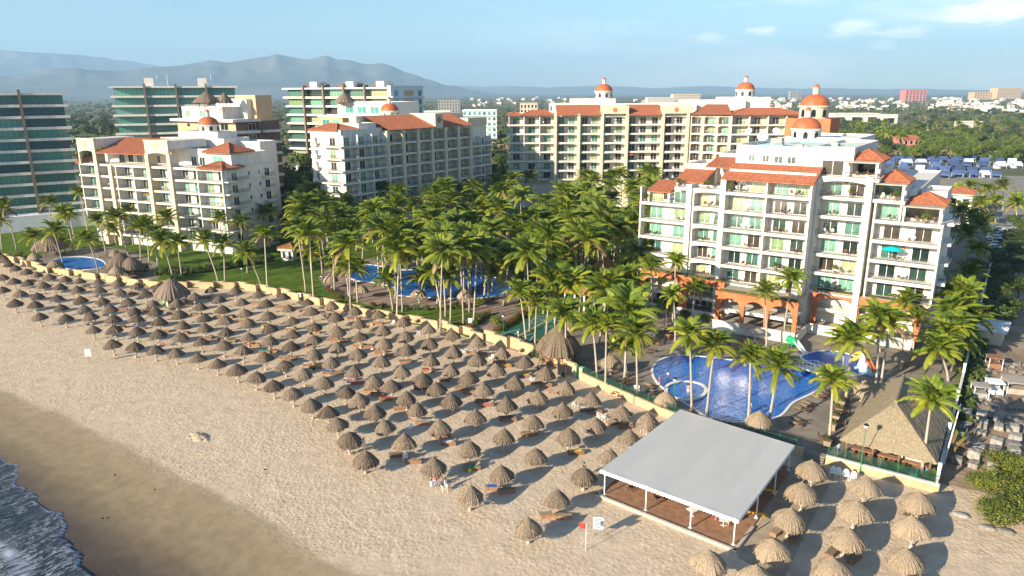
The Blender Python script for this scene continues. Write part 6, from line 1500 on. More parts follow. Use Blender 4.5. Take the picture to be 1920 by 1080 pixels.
# ------------------------------------------------------------------ lamp posts
def lamp(u, v, h, label, shade=False):
    x, y = G(u, v); t = empty('garden_lamp', (x, y, .03), label=label, cat='lamp post', group='green lamp posts')
    mb = MB(); mb.tube([(0, 0, 0), (0, 0, .5), (0, 0, .5), (0, 0, h)], [.09, .09, .05, .04], 8); mb.build('post', 'greenmetal', t)
    mb = MB(); mb.lathe([(0, h), (.14, h + .03), (.24, h + .22), (.2, h + .4), (.0, h + .42)], 14); mb.build('globe', 'plastic', t, smooth=True)
    mb = MB(); mb.lathe([(.26, h + .36), (.28, h + .42), (.16, h + .56), (0, h + .6)], 14); mb.build('cap', 'black', t)
for u, v, h, l in [(1612, 888, 5.6, 'in front of the thatched restaurant roof'), (1262, 775, 4.6, 'between the low wall and the round pool'), (457, 540, 4.2, 'on the left lawn edge by the wall'), (783, 592, 4.2, 'at the wall before the garden pool'), (606, 556, 4.2, 'at the end of the left lawn'), (944, 640, 4.4, 'beside the shuffleboard court'), (300, 520, 4.2, 'beside the hedge of the left garden'), (1845, 560, 6, 'on the boundary wall in the shade')]:
    lamp(u, v, h, 'green lamp post ' + l)
pp = empty('utility_pole', (*G(1769, 872), 0), label='pale pole rising at the right boundary wall beside the restaurant', cat='pole'); mb = MB(); mb.tube([(0, 0, 0), (.6, 2.4, 7.0)], [.09, .07], 8); mb.build('pole_shaft', 'whitemetal', pp)

# ------------------------------------------------------------------ hedges and shrubs
HEDGE = [cloud_mesh('leaves', 50 + k, 700, 1.0, 9, .10, mats=(mm_,), flat=.75) for k, mm_ in enumerate(('leaf', 'leafbright', 'leaf', 'leafbright'))]
HB = [cloud_mesh('leaves', 60 + k, 600, 1.0, 8, .10, mats=('leaf', 'leaf', 'bloom'), flat=.7) for k in range(2)]
def shrub(x, y, R, h, label, group, k=None, name='shrub', z=0.02):
    o = link(random.choice(HEDGE) if k is None else (HEDGE + HB)[k], name, None, (x, y, z + h * .45), random.uniform(0, 6.28), (R, R, h)); return tag(o, label, 'shrub', group)
def along(pts, step): 
    out = []
    for p, q in zip(pts[:-1], pts[1:]):
        L_ = math.dist(p, q); n = max(1, int(L_ / step)); out += [lerp2(p, q, k / n) for k in range(n)]
    return out
H1 = along([(x + .2, y + 1.3) for x, y in WALL[3:22]], 2.2)
for i, (x, y) in enumerate(H1): shrub(x, y, random.uniform(.8, 1.2), random.uniform(.6, 1.0), f'low green shrub behind the beach wall, {nth(i + 1)} from the left', 'shrubs behind the beach wall')
H2 = along([(x + .3, y + .9) for x, y in WALL[26:]] + [(-24, 84)], 1.5)
for i, (x, y) in enumerate(H2): shrub(x, y, .85, 1.2, f'dark shrub in the planting strip below the big pool, {nth(i + 1)} from the left', 'planting strip shrubs', 0 if i % 2 else 2)
H3 = along(pxl([(330, 528), (350, 515), (420, 505), (470, 496), (520, 488)]), 2.2) + along(pxl([(300, 515), (330, 518), (360, 512)]), 2)
for i, (x, y) in enumerate(H3): shrub(x, y, 1.7, 1.7, f'dark hedge bush dividing the two left lawns, {nth(i + 1)} along', 'hedge between the left lawns', 0)
H4 = along(pxl([(616, 545), (640, 562), (668, 568)]), 1.6) + along(pxl([(700, 575), (760, 580), (800, 582), (880, 578), (912, 580)]), 1.9) + along(pxl([(912, 592), (890, 612), (870, 622)]), 1.4) + along(pxl([(985, 588), (950, 612), (925, 626)]), 1.4)
for i, (x, y) in enumerate(H4): shrub(x, y, .9, .9, f'flowering bush beside the reddish deck of the garden pool, {nth(i + 1)} along', 'bushes round the garden pool', random.choice([0, 1, 4, 5]))
for i, (u, v, R) in enumerate([(901, 573, 1.5), (858, 578, 1.3), (930, 608, 1.4), (1030, 560, 2.2), (1045, 548, 2.2), (1218, 575, 1.6), (1240, 582, 1.6), (1262, 585, 1.5), (1285, 592, 1.5), (1320, 600, 1.4), (1205, 570, 1.5), (1176, 612, 1.3), (1195, 600, 1.4), (1002, 668, 1.1), (1018, 676, 1.0), (985, 662, 1.0), (228, 508, 1.9), (248, 514, 1.9), (205, 508, 1.6), (268, 508, 1.9), (110, 503, 1.2), (48, 492, 1.4), (36, 482, 1.4), (1672, 880, 1.0), (1745, 900, .9), (1490, 650, .9), (1688, 640, 1.2), (1718, 636, 1.3)]):
    x, y = G(u, v); shrub(x, y, R, R * .9, f'leafy garden bush, {nth(i + 1)} of the larger single ones counted through the gardens', 'single garden bushes', 1 if u in (901, 228, 248, 1672, 1745, 930) else None)
# planting under the main grove: ground cover that nobody could count
V_, F_ = [], []; n0 = 0; rg = np.random.default_rng(5)
tv, tf = leaf_cloud(70, 46, 1.0, 4, .22, flat=.6)
def cover(n, fn, smin, smax, name, m, hz=.8):
    V = []; F = []; n0 = 0
    for _ in range(n):
        p = fn()
        if p is None: continue
        s = rg.uniform(smin, smax); a = rg.random() * 6.28; c, q = math.cos(a), math.sin(a); v = tv * s; v = np.stack([v[:, 0] * c - v[:, 1] * q + p[0], v[:, 0] * q + v[:, 1] * c + p[1], v[:, 2] * hz + s * .35], 1)
        V.append(v); F.append(tf + n0); n0 += len(v)
    me = fastmesh(name, np.concatenate(V), np.concatenate(F), [m]); return tag(link(me, name), kind='stuff')
def grovept():
    u = rg.uniform(640, 1230); v = rg.uniform(400, 520) if u > 960 else rg.uniform(395, 440)
    x, y = G(u, v)
    if y > 250: return None
    return (x, y)
cover(330, grovept, .9, 1.9, 'undergrowth', 'leaf')
def yardhedge():
    y = rg.uniform(105, 240); return (-1.4 + rg.normal() * .5, y)
cover(300, yardhedge, .8, 2.0, 'undergrowth', 'leaf')

# sea grape thicket lower right
TB_ = [cloud_mesh('crown', 80 + k, 5200, 1.0, 13, .040, mats=('leafthick', 'leafbright', 'leafthick', 'leaf'), flat=.7) for k in range(2)]
for i, (u, v, R, h) in enumerate([(1862, 985, 3.0, 3.0), (1905, 950, 3.2, 3.4), (1850, 925, 2.4, 3.0), (1910, 900, 2.6, 3.2), (1945, 990, 3.0, 3.0), (1872, 885, 2.2, 3.0), (1950, 935, 3, 3.4)]):
    x, y = G(u, v); t = empty('sea_grape_bush', (x, y, 0), label='sprawling yellow-green bush in the lower right corner, ' + ['front left', 'centre', 'left behind the front one', 'right of the stone stacks', 'front, cut by the picture edge', 'topmost, against the yard wall', 'right edge behind the front one'][i], cat='bush', group='yellow-green thicket')
    link(TB_[i % 2], 'crown', t, (0, 0, h * .42), random.uniform(0, 6), (R, R, h * .62))
    mb = MB()
    for k in range(7): a = k * .9; mb.tube([(0, 0, 0), (R * .3 * math.cos(a), R * .3 * math.sin(a), h * .4), (R * .6 * math.cos(a + .3), R * .6 * math.sin(a + .3), h * .75)], [.06, .04, .02], 5)
    mb.build('branches', 'bark', t)
for i, (u, v) in enumerate([(1850, 992), (1884, 998), (1800, 968)]):
    x, y = G(u, v); m_ = MB(); m_.lathe([(0, 0), (.55, .05), (.62, .25), (.4, .42), (0, .45)], 9); o = m_.build('boulder', 'stone', None, loc=(x, y, 0)); o.scale = (1.4, .7, .8); tag(o, 'pale boulder below the yellow-green thicket, ' + ['middle one', 'right-hand one', 'left-hand one'][i], 'boulder', 'boulders at the thicket')
# banana plants at the fence
def banana(u, v, h, label, dry=False):
    x, y = G(u, v); t = empty('banana_plant', (x, y, 0), label=label, cat='plant', group='banana plants')
    mb = MB(); mb.tube([(0, 0, 0), (0, 0, h * .55)], [.14, .09], 7); mb.build('stem', 'leafbright' if not dry else 'palmdry', t)
    mb = MB()
    for k in range(9):
        a = k * 2.4; P = []
        for s in range(7):
            q = s / 6; rad = 1.5 * q * h / 3; zz_ = h * .5 + h * .55 * q - .75 * q * q * h * .5 * (.5 + (k % 3) * .3); w = .24 * math.sin(math.pi * min(1, q * .9 + .08)); P.append((rad, zz_, w))
        for (r0, z0, w0), (r1, z1, w1) in zip(P[:-1], P[1:]):
            f = lambda r_, z_, w_: (r_ * math.cos(a) - w_ * math.sin(a), r_ * math.sin(a) + w_ * math.cos(a), z_)
            mb.f(f(r0, z0, -w0), f(r0, z0, w0), f(r1, z1, w1), f(r1, z1, -w1))
    mb.build('leaves', 'leafbright' if not dry else 'palmdry', t)
banana(1787, 862, 3.2, 'half-dry banana plant right of the boundary wall end', True); banana(1792, 845, 2.6, 'yellowish banana plant behind the half-dry one'); banana(1682, 895, 1.7, 'broad-leaved yellow plant behind the glass fence'); banana(1690, 890, 1.4, 'lower broad-leaved plant beside the green bins'); banana(1750, 905, 1.6, 'broad-leaved plant at the fence corner'); banana(1476, 628, 1.8, 'yellow-green plant at the foot of the orange columns')

# ------------------------------------------------------------------ yard: stone stacks, tents, sheds, cars
def crate(x, y, w, d, h, rz, label, m='stone', name='stone_stack', group='stacks of stone in the yard', cat='stone stack'):
    t = empty(name, (x, y, 0.03), rz, label=label, cat=cat, group=group)
    mb = MB(); k = 0; z = .14
    while z < h:
        n = max(2, int(w / .45))
        for j in range(n): a = random.uniform(-.03, .03); mb.box(-w / 2 + w * j / n + .012, -w / 2 + w * (j + 1) / n - .012, -d / 2 + a, d / 2 + a, z, z + .16)
        z += .18
    mb.build('slabs', m, t); mb = MB()
    for j in (-1, 0, 1): mb.box(-w / 2, w / 2, j * d * .4 - .06, j * d * .4 + .06, 0, .12)
    mb.build('pallet', 'wood', t)
i = 0
for r_ in range(7):
    for c_ in range(5):
        x = -.9 + c_ * 1.75 + random.uniform(-.25, .25); y = 91.5 + r_ * 2.5 + c_ * .3 + random.uniform(-.4, .4)
        if random.random() < .12: continue
        i += 1; crate(x, y, random.uniform(.9, 1.4), random.uniform(.9, 1.5), random.uniform(.4, 1.2), random.uniform(-.25, .25), f'pale stone stack, {nth(c_ + 1)} from the boundary wall, {nth(r_ + 1)} row from the bush')
def junk():
    x = rg.uniform(-.8, 10); y = rg.uniform(104, 134)
    return (x, y)
rub = MB()
for _ in range(420):
    x, y = junk(); s = rg.uniform(.1, .45); a = rg.random() * 3; h = rg.uniform(.05, .4) * (1.6 if rg.random() < .1 else 1)
    T = TR(x, y, math.degrees(a)); rub.T = T; rub.box(-s, s, -s * rg.uniform(.3, 1), s * .5, 0.03, .03 + h)
rub.T = None; tag(rub.build('rubble', 'stone'), kind='stuff')
for i, (u, v, m_, l) in enumerate([(1862, 738, 'whitemetal', 'white metal frame lying on the stone yard'), (1903, 735, 'deckfloor', 'brown and white kiosk at the right picture edge'), (1835, 745, 'grey', 'grey crate beside the white frame'), (1862, 690, 'bed', 'small red kiosk in the rubble yard')]):
    x, y = G(u, v); t = empty('yard_kiosk', (x, y, .03), .3, label=l, cat='kiosk'); mb = MB(); w = .9 if i != 1 else 1.5
    for sx in (-w, w):
        for sy in (-w, w): mb.box(sx - .05, sx + .05, sy - .05, sy + .05, 0, 1.8)
    mb.build('frame', 'whitemetal', t); mb = MB(); mb.box(-w - .15, w + .15, -w - .15, w + .15, 1.8, 1.95); mb.box(-w + .1, w - .1, -w + .1, w - .1, .1, .9); mb.build('roof', m_, t)
x, y = G(1850, 640); sd = empty('yard_shed', (x, y, 0), R_(-4), label='small shed with pale corrugated roof in the yard beside the palm clump', cat='shed')
mb = MB(); mb.box(-2.4, 2.2, -1.5, 3.5, 0, 2.3); mb.build('wall', 'cream', sd); mb = MB(); corrug(mb, (-3, -2.2, 2.4), (2.8, -2.2, 2.4), (-3, 4.2, 3.0), (2.8, 4.2, 3.0), pitch=.3, amp=.05); mb.build('roof', 'bluewhite', sd)
# tents
k = 0
TS = []
for r_, (v0, n, u0, u1) in enumerate([(303, 9, 1655, 1880), (309, 10, 1640, 1900), (316, 9, 1660, 1905), (324, 7, 1700, 1850), (333, 5, 1765, 1870)]):
    for c_ in range(n):
        u = u0 + (u1 - u0) * c_ / (n - 1) + random.uniform(-5, 5); TS.append((u, v0 + random.uniform(-1, 2), r_, c_))
for u, v, r_, c_ in TS:
    x, y = G(u, v); w = random.uniform(2.1, 2.9); pal = random.random() < .22; t = empty('market_tent', (x, y, 0), R_(random.choice([0, 8, -10, 30])), label=f"{'pale' if pal else 'blue'} tarp stall, {nth(c_ + 1)} from the left in the {nth(r_ + 1)} row from the wood", cat='tent', group='tarp stalls of the market')
    m_ = 'palecloth' if pal else 'bluecloth'; mb = MB(); z0, z1 = 2.3, random.uniform(3.4, 4.2)
    mb.f((-w, -w, z0), (w, -w, z0), (w, 0, z1), (-w, 0, z1)); mb.f((w, w, z0), (-w, w, z0), (-w, 0, z1), (w, 0, z1)); mb.f((-w, -w, z0), (-w, 0, z1), (-w, w, z0)); mb.f((w, -w, z0), (w, w, z0), (w, 0, z1))
    mb.box(-w, w, -w, -w + .04, z0 - .7, z0 - .01); mb.build('roof', m_, t); mb = MB()
    for sx in (-w, w):
        for sy in (-w, w): mb.tube([(sx * .98, sy * .98, 0), (sx * .98, sy * .98, z0)], .06, 5)
    mb.build('frame', 'whitemetal', t); mb = MB(); mb.box(-w + .2, w - .2, w * .4, w - .1, 0, 2); mb.build('side_sheet', m_, t)
# cars
def carmesh():
    prof = [(-2.15, .35), (-2.2, .75), (-2.05, .92), (-1.35, 1.0), (-.75, 1.42), (.55, 1.46), (1.25, 1.02), (2.0, .88), (2.2, .68), (2.2, .35)]
    b = MB(); n = len(prof)
    def ins(x, z): return .82 if z < 1.02 else .66
    L_ = [(x, -ins(x, z), z) for x, z in prof]; Rr = [(x, ins(x, z), z) for x, z in prof]
    for k in range(n - 1): b.f(L_[k], L_[k + 1], Rr[k + 1], Rr[k])
    body = [0, 1, 2, 3, 6, 7, 8, 9]; b.f(*[L_[k] for k in reversed(body)]); b.f(*[Rr[k] for k in body]); b.f(*[L_[k] for k in (6, 5, 4, 3)]); b.f(*[Rr[k] for k in (3, 4, 5, 6)])
    g = MB()
    q = lambda x0, z0, x1, z1, o: [(x0, -.6, z0 + o), (x0, .6, z0 + o), (x1, .6, z1 + o), (x1, -.6, z1 + o)]
    g.f(*q(-1.3, 1.04, -.82, 1.38, .03)); g.f(*q(1.18, 1.06, .6, 1.43, .03))
    for s in (-1, 1): g.f(*[(x, s * (.83 - .16 * (z - 1.0) / .42 + .015), z) for x, z in ((-1.2, 1.05), (-.72, 1.36), (.5, 1.4), (1.05, 1.05))])
    w = MB()
    for cx in (-1.35, 1.35):
        for s in (-1, 1): w.tube([(cx, s * .62, .33), (cx, s * .86, .33)], .33, 14)
    return b, g, w
cb, cg, cw = carmesh(); PAINT = {}
for c_, col in {'white': (.75, .75, .75), 'silver': (.4, .42, .45), 'dark blue': (.02, .04, .12), 'red': (.35, .02, .02), 'black': (.02, .02, .02), 'grey': (.15, .16, .17)}.items():
    PAINT[c_] = cb.mesh('car_body', mat('car_paint_' + c_.replace(' ', '_'), col, .25, spec=.6))
CG, CW = cg.mesh('windows', 'darkglass'), cw.mesh('wheels', 'black')
for i, (u, v, c_, rz) in enumerate([(1867, 428, 'white', 10), (1872, 433, 'silver', 10), (1865, 438, 'dark blue', 8), (1868, 444, 'silver', 10), (1866, 450, 'white', 8), (1870, 456, 'dark blue', 10), (1866, 462, 'silver', 8), (1864, 468, 'white', 10), (1888, 430, 'grey', 8), (1785, 432, 'red', 20), (1790, 424, 'white', 20), (1800, 412, 'black', 20), (1795, 418, 'silver', 15)]):
    x, y = G(u, v); t = empty('parked_car', (x, y, .04), R_(rz), label=f'{c_} parked car, ' + (f'{nth(i + 1)} from the far end of the row in the yard' if i < 9 else f'{nth(i - 8)} from the camera on the service road right of the near building'), cat='car', group='cars parked by the palms')
    link(PAINT[c_], 'car_body', t); link(CG, 'windows', t); link(CW, 'wheels', t)

# ------------------------------------------------------------------ deck things: slides, footbridge, planters, bins, signs
def slide_px(u, v): return G(u, v, .1)
x, y = slide_px(1618, 694); sl_ = empty('bird_slide', (x, y, .03), R_(-28), label='white bird-shaped water slide with yellow beak and orange chute at the small pool', cat='water slide')
mb = MB(); mb.tube([(0, -.2, 0), (0, -.1, 1.0), (-.1, 0, 1.9), (-.25, 0, 2.5), (-.5, 0, 2.75)], [.85, .8, .55, .38, .28], 14); mb.build('bird_body', 'plastic', sl_, smooth=True)
mb = MB(); mb.tube([(-.6, -.05, 2.75), (-1.4, 0, 2.45), (-2.2, .05, 1.9)], [.24, .2, .05], 8); mb.tube([(-.6, 0, 2.4), (-1.5, -.2, 1.4), (-2.4, -.3, .9)], [.22, .3, .12], 8); mb.build('beak', 'yellow', sl_, smooth=True)
mb = MB()
for k in range(10):
    t0, t1 = k / 10, (k + 1) / 10; f = lambda t, w: (.4 + 1.9 * t + .3 * math.sin(t * 3), w - .3 * t, 2.0 * (1 - t) ** 1.3 + .15); mb.f(f(t0, -.4), f(t1, -.4), f(t1, .4), f(t0, .4)); mb.f(f(t0, .4), f(t1, .4), (f(t1, .4)[0], f(t1, .4)[1], f(t1, .4)[2] + .3), (f(t0, .4)[0], f(t0, .4)[1], f(t0, .4)[2] + .3)); mb.f(f(t1, -.4), f(t0, -.4), (f(t0, -.4)[0], f(t0, -.4)[1], f(t0, -.4)[2] + .3), (f(t1, -.4)[0], f(t1, -.4)[1], f(t1, -.4)[2] + .3))
mb.build('chute', 'orange', sl_); mb = MB(); mb.box(-1.0, 2.3, -.9, .9, 0, .45); mb.build('base', 'skyplastic', sl_)
x, y = slide_px(1488, 655); sl2 = empty('green_slide', (x, y, .03), R_(-35), label='green animal-shaped slide with white and purple chute at the small pool', cat='water slide')
mb = MB(); mb.tube([(-1.9, 0, 1.1), (-1.1, 0, 1.5), (-.2, 0, 1.5), (.5, 0, 1.1)], [.25, .62, .62, .3], 14); mb.tube([(-1.4, .3, 1.9), (-1.4, .3, 2.15)], .16, 8); mb.tube([(-1.4, -.3, 1.9), (-1.4, -.3, 2.15)], .16, 8); mb.tube([(-1, .5, 0), (-1, .4, 1.2)], .14, 7); mb.tube([(-1, -.5, 0), (-1, -.4, 1.2)], .14, 7); mb.build('animal_body', 'greenplastic', sl2, smooth=True)
mb = MB()
for k in range(10):
    t0, t1 = k / 10, (k + 1) / 10; f = lambda t, w: (.3 + 2.6 * t, w, 1.35 * (1 - t) ** 1.2 + .15); mb.f(f(t0, -.42), f(t1, -.42), f(t1, .42), f(t0, .42))
    for s in (-.42, .42): a, b = f(t0, s), f(t1, s); mb.f(a, b, (b[0], b[1], b[2] + .32), (a[0], a[1], a[2] + .32))
mb.build('chute', 'plastic', sl2)
# footbridge
a_, b_ = Vector(G(1497, 692)), Vector(G(1556, 712)); fb = empty('footbridge', (a_.x, a_.y, 0), math.atan2(b_.y - a_.y, b_.x - a_.x), label='arched footbridge with white railings between the large pool and the slide pool', cat='footbridge'); L_ = (b_ - a_).length
mb = MB(); n = 14
for k in range(n):
    t0, t1 = k / n, (k + 1) / n; z = lambda t: .15 + .75 * math.sin(math.pi * t); mb.f((L_ * t0, -1, z(t0)), (L_ * t1, -1, z(t1)), (L_ * t1, 1, z(t1)), (L_ * t0, 1, z(t0)))
    for s in (-1, 1): mb.f((L_ * t0, s, z(t0) - .25), (L_ * t1, s, z(t1) - .25), (L_ * t1, s, z(t1)), (L_ * t0, s, z(t0)))
mb.build('walkway', 'coping', fb)
for s in (-.95, .95):
    mb = MB()
    for k in range(9): t = k / 8; z = .15 + .75 * math.sin(math.pi * t); mb.tube([(L_ * t, s, z), (L_ * t, s, z + 1)], .03, 5)
    for dz in (1.0, .6): mb.tube([(L_ * k / 8, s, .15 + .75 * math.sin(math.pi * k / 8) + dz) for k in range(9)], .03, 5)
    mb.build('handrail', 'whitemetal', fb)
# planters along the restaurant
for i, (u, v) in enumerate([(1551, 838), (1560, 806), (1567, 790), (1573, 776), (1578, 762), (1252, 636)]):
    x, y = G(u, v); t = empty('square_planter', (x, y, .03), label='terracotta square planter ' + ('alone on the deck beside the near building' if i == 5 else f'beside the restaurant, {nth(i + 1)} from the beach'), cat='planter', group='terracotta planters')
    mb = MB(); mb.box(-.4, .4, -.4, .4, 0, .75); mb.box(-.45, .45, -.45, .45, .75, .85); mb.build('pot', 'bed' if i == 5 else 'bedtop', t)
    if i < 5: link(HEDGE[i % 4], 'plant', t, (0, 0, 1.1), i, (.6, .6, .6))
for i, (u, v, m_) in enumerate([(1711, 897, 'bluecloth'), (1709, 905, 'greenplastic'), (1740, 895, 'skyplastic')]):
    x, y = G(u, v); t = empty('waste_bin', (x, y, .03), label=['dark blue bin behind the glass fence', 'green bin in front of the dark blue bin', 'light blue drum by the leaning boards at the fence corner'][i], cat='bin', group='bins behind the glass fence'); mb = MB(); mb.lathe([(.3, 0), (.36, .9), (0, .9)], 14); mb.build('drum', m_, t); mb = MB(); mb.lathe([(.38, .9), (.38, 1.0), (0, 1.08)], 14); mb.build('lid', m_, t)
# signs on the beach
def sign(u, v, h, w, hh, label, m, rz, postm='whitemetal', two=False):
    x, y = G(u, v); t = empty('beach_sign', (x, y, 0), R_(rz), label=label, cat='sign'); mb = MB()
    for sx in ((-w * .42, w * .42) if two else (0,)): mb.tube([(sx, 0, 0), (sx, 0, h)], .035, 6)
    mb.build('post', postm, t); mb = MB(); mb.box(-w / 2, w / 2, -.03, .03, h - hh, h); mb.build('panel', m, t); return t
sg = sign(168, 682, 2.5, .9, 1.2, 'white notice board with small dark text on an orange-footed post near the sea', 'plastic', 40, 'orange')
mb = MB()
for k in range(3):
    for q in range(3): mb.box(-.34 + q * .25, -.16 + q * .25, -.034, -.031, 1.45 + k * .32, 1.62 + k * .32)
mb.build('text_lines', 'grey', sg)
s2 = sign(1121, 1005, 2.1, 1.0, 1.35, 'framed white notice board facing away on the sand beside the red flag', 'palecloth', 25, 'grey', True)
mb = MB()
for k in range(7): mb.box(-.38, .3 - .08 * (k % 3), -.034, -.031, .95 + k * .15, 1.0 + k * .15)
mb.build('text_lines', 'rail', s2)
x, y = G(1098, 1032); t = empty('warning_flag', (x, y, 0), label='small red warning flag on a thin white pole in the sand', cat='flag'); mb = MB(); mb.tube([(0, 0, 0), (0, 0, 2.9)], .03, 6); mb.build('pole', 'whitemetal', t)
mb = MB()
for k in range(6):
    f = lambda q, z: (-.75 * q / 6, .07 * math.sin(q * 1.6), z - .05 * q / 6); mb.f(f(k + 1, 2.25), f(k, 2.25), f(k, 2.85), f(k + 1, 2.85))
mb.build('cloth', 'red', t)
for i, (u, v, l) in enumerate([(882, 612, 'by the garden path opening in the wall'), (562, 563, 'where the wall bends below the lawn'), (1193, 742, 'in the planting strip below the round pool')]):
    sign(u, v, 1.6, .8, .9, 'small white board ' + l, 'plastic', 20)
# gate posts and dark gate in the wall
x, y = G(1052, 705); t = empty('dark_gate', (x, y, 0), R_(-20), label='dark open gate leaf where the beach wall meets the deck', cat='gate'); mb = MB(); mb.box(-.7, .7, -.04, .04, .1, 1.9); mb.build('gate_leaf', 'black', t); mb = MB(); mb.box(-.8, -.72, -.06, .06, 0, 2.1); mb.box(.72, .8, -.06, .06, 0, 2.1); mb.build('gate_frame', 'rail', t)
for i, (u, v) in enumerate([(1079, 706), (1090, 710)]):
    x, y = G(u, v); m_ = MB(); m_.box(-.28, .28, -.28, .28, 0, 1.7); m_.box(-.33, .33, -.33, .33, 1.7, 1.82); tag(m_.build('gate_post', 'hutgreen', None, loc=(x, y, .03)), ('left' if i == 0 else 'right') + ' pale green square gate post by the glass fence', 'gate post', 'pale green gate posts')
# turquoise parasol, other balcony and terrace parasols
def parasol(p, m, label, R=1.6, group=None):
    t = empty('parasol', p, label=label, cat='parasol', group=group); mb = MB(); mb.tube([(0, 0, 0), (0, 0, 2.4)], .03, 6); mb.build('pole', 'whitemetal', t)
    mb = MB(); mb.lathe([(R, 1.9), (R * .5, 2.28), (0, 2.45)], 8); mb.build('canopy', m, t)
parasol((-15.6, 134.9, 14.1), 'turq', 'bright turquoise parasol open on a balcony of the near building', 1.75)
q = B4.world((44.8, .8, 17.7)); parasol((q[0], q[1], q[2]), 'orange', 'faded orange parasol on a balcony of the long back building', 1.7)
q = B2.world((-27.5, .3, 13.2)); parasol((q[0], q[1], q[2]), 'thatchrust', 'beige and rust parasol on a balcony of the left white building', 1.7)
x, y = G(1164, 600); parasol((x, y, .03), 'skyplastic', 'light blue parasol by the deck entrance among palms', 1.3)
for i, (u, v, l) in enumerate([(1415, 640, 'dark tent-like parasol by the raised terrace'), (1400, 632, 'grey folded parasol behind the dark one')]):
    x, y = G(u, v); parasol((x, y, .03), 'deckfloor', l, 1.5)
# potted plants on the balconies
for i, (x, y, z) in enumerate([(-44.5, 130.9, 20.9), (-43.0, 130.9, 24.3), (-23.0, 134.7, 24.3), (-60.4, 132.8, 20.9), (-16.2, 134.9, 24.3), (-53.5, 132.6, 24.3), (-24.2, 134.6, 10.7), (-47.5, 132.2, 24.4), (-33.5, 130.9, 10.7), (-11.5, 134.8, 20.9)]):
    t = empty('potted_plant', (x, y, z), label=f'potted yellow-green plant on a balcony of the near building, {nth(i + 1)} of the large ones', cat='potted plant', group='balcony plants'); mb = MB(); mb.lathe([(.22, 0), (.3, .45), (0, .45)], 12); mb.build('pot', 'bed', t); link(HEDGE[1], 'plant', t, (0, 0, 1.0), i, (.65, .65, .85))
for i, (x, z) in enumerate([(-36.3, 21.6), (-24.3, 25.9), (-24.6, 8.6), (-13.2, 8.7), (-14.3, 15.3), (-40.2, 25.6), (-47.4, 8.5)]):
    mb = MB(T=lambda p: (p[0], p[2] * .05, p[1])); mb.lathe([(0, 0), (.18, .3), (.36, 0), (.36, .4), (0, .5)], 12); yy = {-36.3: 132.5, -40.2: 132.5}.get(x, 136.3 if x > -28 else 134.1); tag(mb.build('wall_sun', 'bed', None, loc=(x, yy, z + .9)), f'round metal ornament on the balcony wall of the near building, {nth(i + 1)} of seven', 'wall ornament', 'round wall ornaments')

# ------------------------------------------------------------------ people
def body(joints, edges, radii, name, m):
    me = bpy.data.meshes.new(name); me.from_pydata([Vector(j) for j in joints], edges, []); me.materials.append(MT[m])
    o = bpy.data.objects.new('person', me)
    sk = o.modifiers.new('skin', 'SKIN')
    for i, r in enumerate(radii): me.skin_vertices[0].data[i].radius = (r, r)
    me.skin_vertices[0].data[0].use_root = True
    sb = o.modifiers.new('sub', 'SUBSURF'); sb.levels = 1; sb.render_levels = 1
    return o
def make_person(pose):
    # y forward; joints: 0 pelvis 1 waist 2 chest 3 neck 4 head 5 crown
    if pose == 'stand':
        J = [(0, 0, .95), (0, 0, 1.12), (0, 0, 1.36), (0, 0, 1.50), (0, .02, 1.60), (0, .01, 1.72)]; hip = [(.10, 0, .90), (-.10, 0, .90)]; knee = [(.12, .05, .50), (-.11, -.02, .50)]; ank = [(.12, .02, .09), (-.11, -.12, .09)]; toe = [(.13, .17, .03), (-.12, .03, .03)]
        sh = [(.18, 0, 1.42), (-.18, 0, 1.42)]; el = [(.24, -.04, 1.14), (-.24, .03, 1.14)]; wr = [(.25, .08, .90), (-.25, .14, .92)]; hd = [(.25, .12, .80), (-.25, .19, .83)]
    elif pose == 'sit':
        J = [(0, 0, .50), (0, -.02, .66), (0, -.02, .90), (0, 0, 1.04), (0, .03, 1.14), (0, .02, 1.26)]; hip = [(.10, .02, .48), (-.10, .02, .48)]; knee = [(.13, .42, .50), (-.13, .42, .50)]; ank = [(.13, .45, .09), (-.13, .45, .09)]; toe = [(.13, .60, .04), (-.13, .60, .04)]
        sh = [(.18, -.02, .96), (-.18, -.02, .96)]; el = [(.24, .06, .72), (-.24, .06, .72)]; wr = [(.16, .28, .62), (-.16, .28, .62)]; hd = [(.13, .36, .60), (-.13, .36, .60)]
    else:
        J = [(0, 0, .52), (0, -.18, .54), (0, -.42, .60), (0, -.56, .66), (0, -.66, .70), (0, -.76, .73)]; hip = [(.10, .04, .50), (-.10, .04, .50)]; knee = [(.12, .44, .62), (-.12, .46, .54)]; ank = [(.12, .84, .50), (-.12, .88, .50)]; toe = [(.12, .88, .62), (-.12, .92, .62)]
        sh = [(.18, -.48, .62), (-.18, -.48, .62)]; el = [(.26, -.22, .58), (-.26, -.22, .58)]; wr = [(.20, .02, .56), (-.20, .02, .56)]; hd = [(.16, .1, .55), (-.16, .1, .55)]
    V = list(J); Rr = [.13, .115, .135, .055, .085, .075]; E = [(0, 1), (1, 2), (2, 3), (3, 4), (4, 5)]
    for s in (0, 1):
        b = len(V); V += [hip[s], knee[s], ank[s], toe[s], sh[s], el[s], wr[s], hd[s]]; Rr += [.09, .062, .042, .035, .06, .042, .03, .032]
        E += [(0, b), (b, b + 1), (b + 1, b + 2), (b + 2, b + 3), (2, b + 4), (b + 4, b + 5), (b + 5, b + 6), (b + 6, b + 7)]
    return V, E, Rr
POSE = {p: make_person(p) for p in ('stand', 'sit', 'lie')}
SHIRTS = {'white': (.8, .8, .8), 'red': (.6, .05, .05), 'blue': (.05, .1, .4), 'pink': (.7, .3, .35), 'yellow': (.8, .6, .05), 'black': (.02, .02, .02), 'light blue': (.3, .5, .7)}
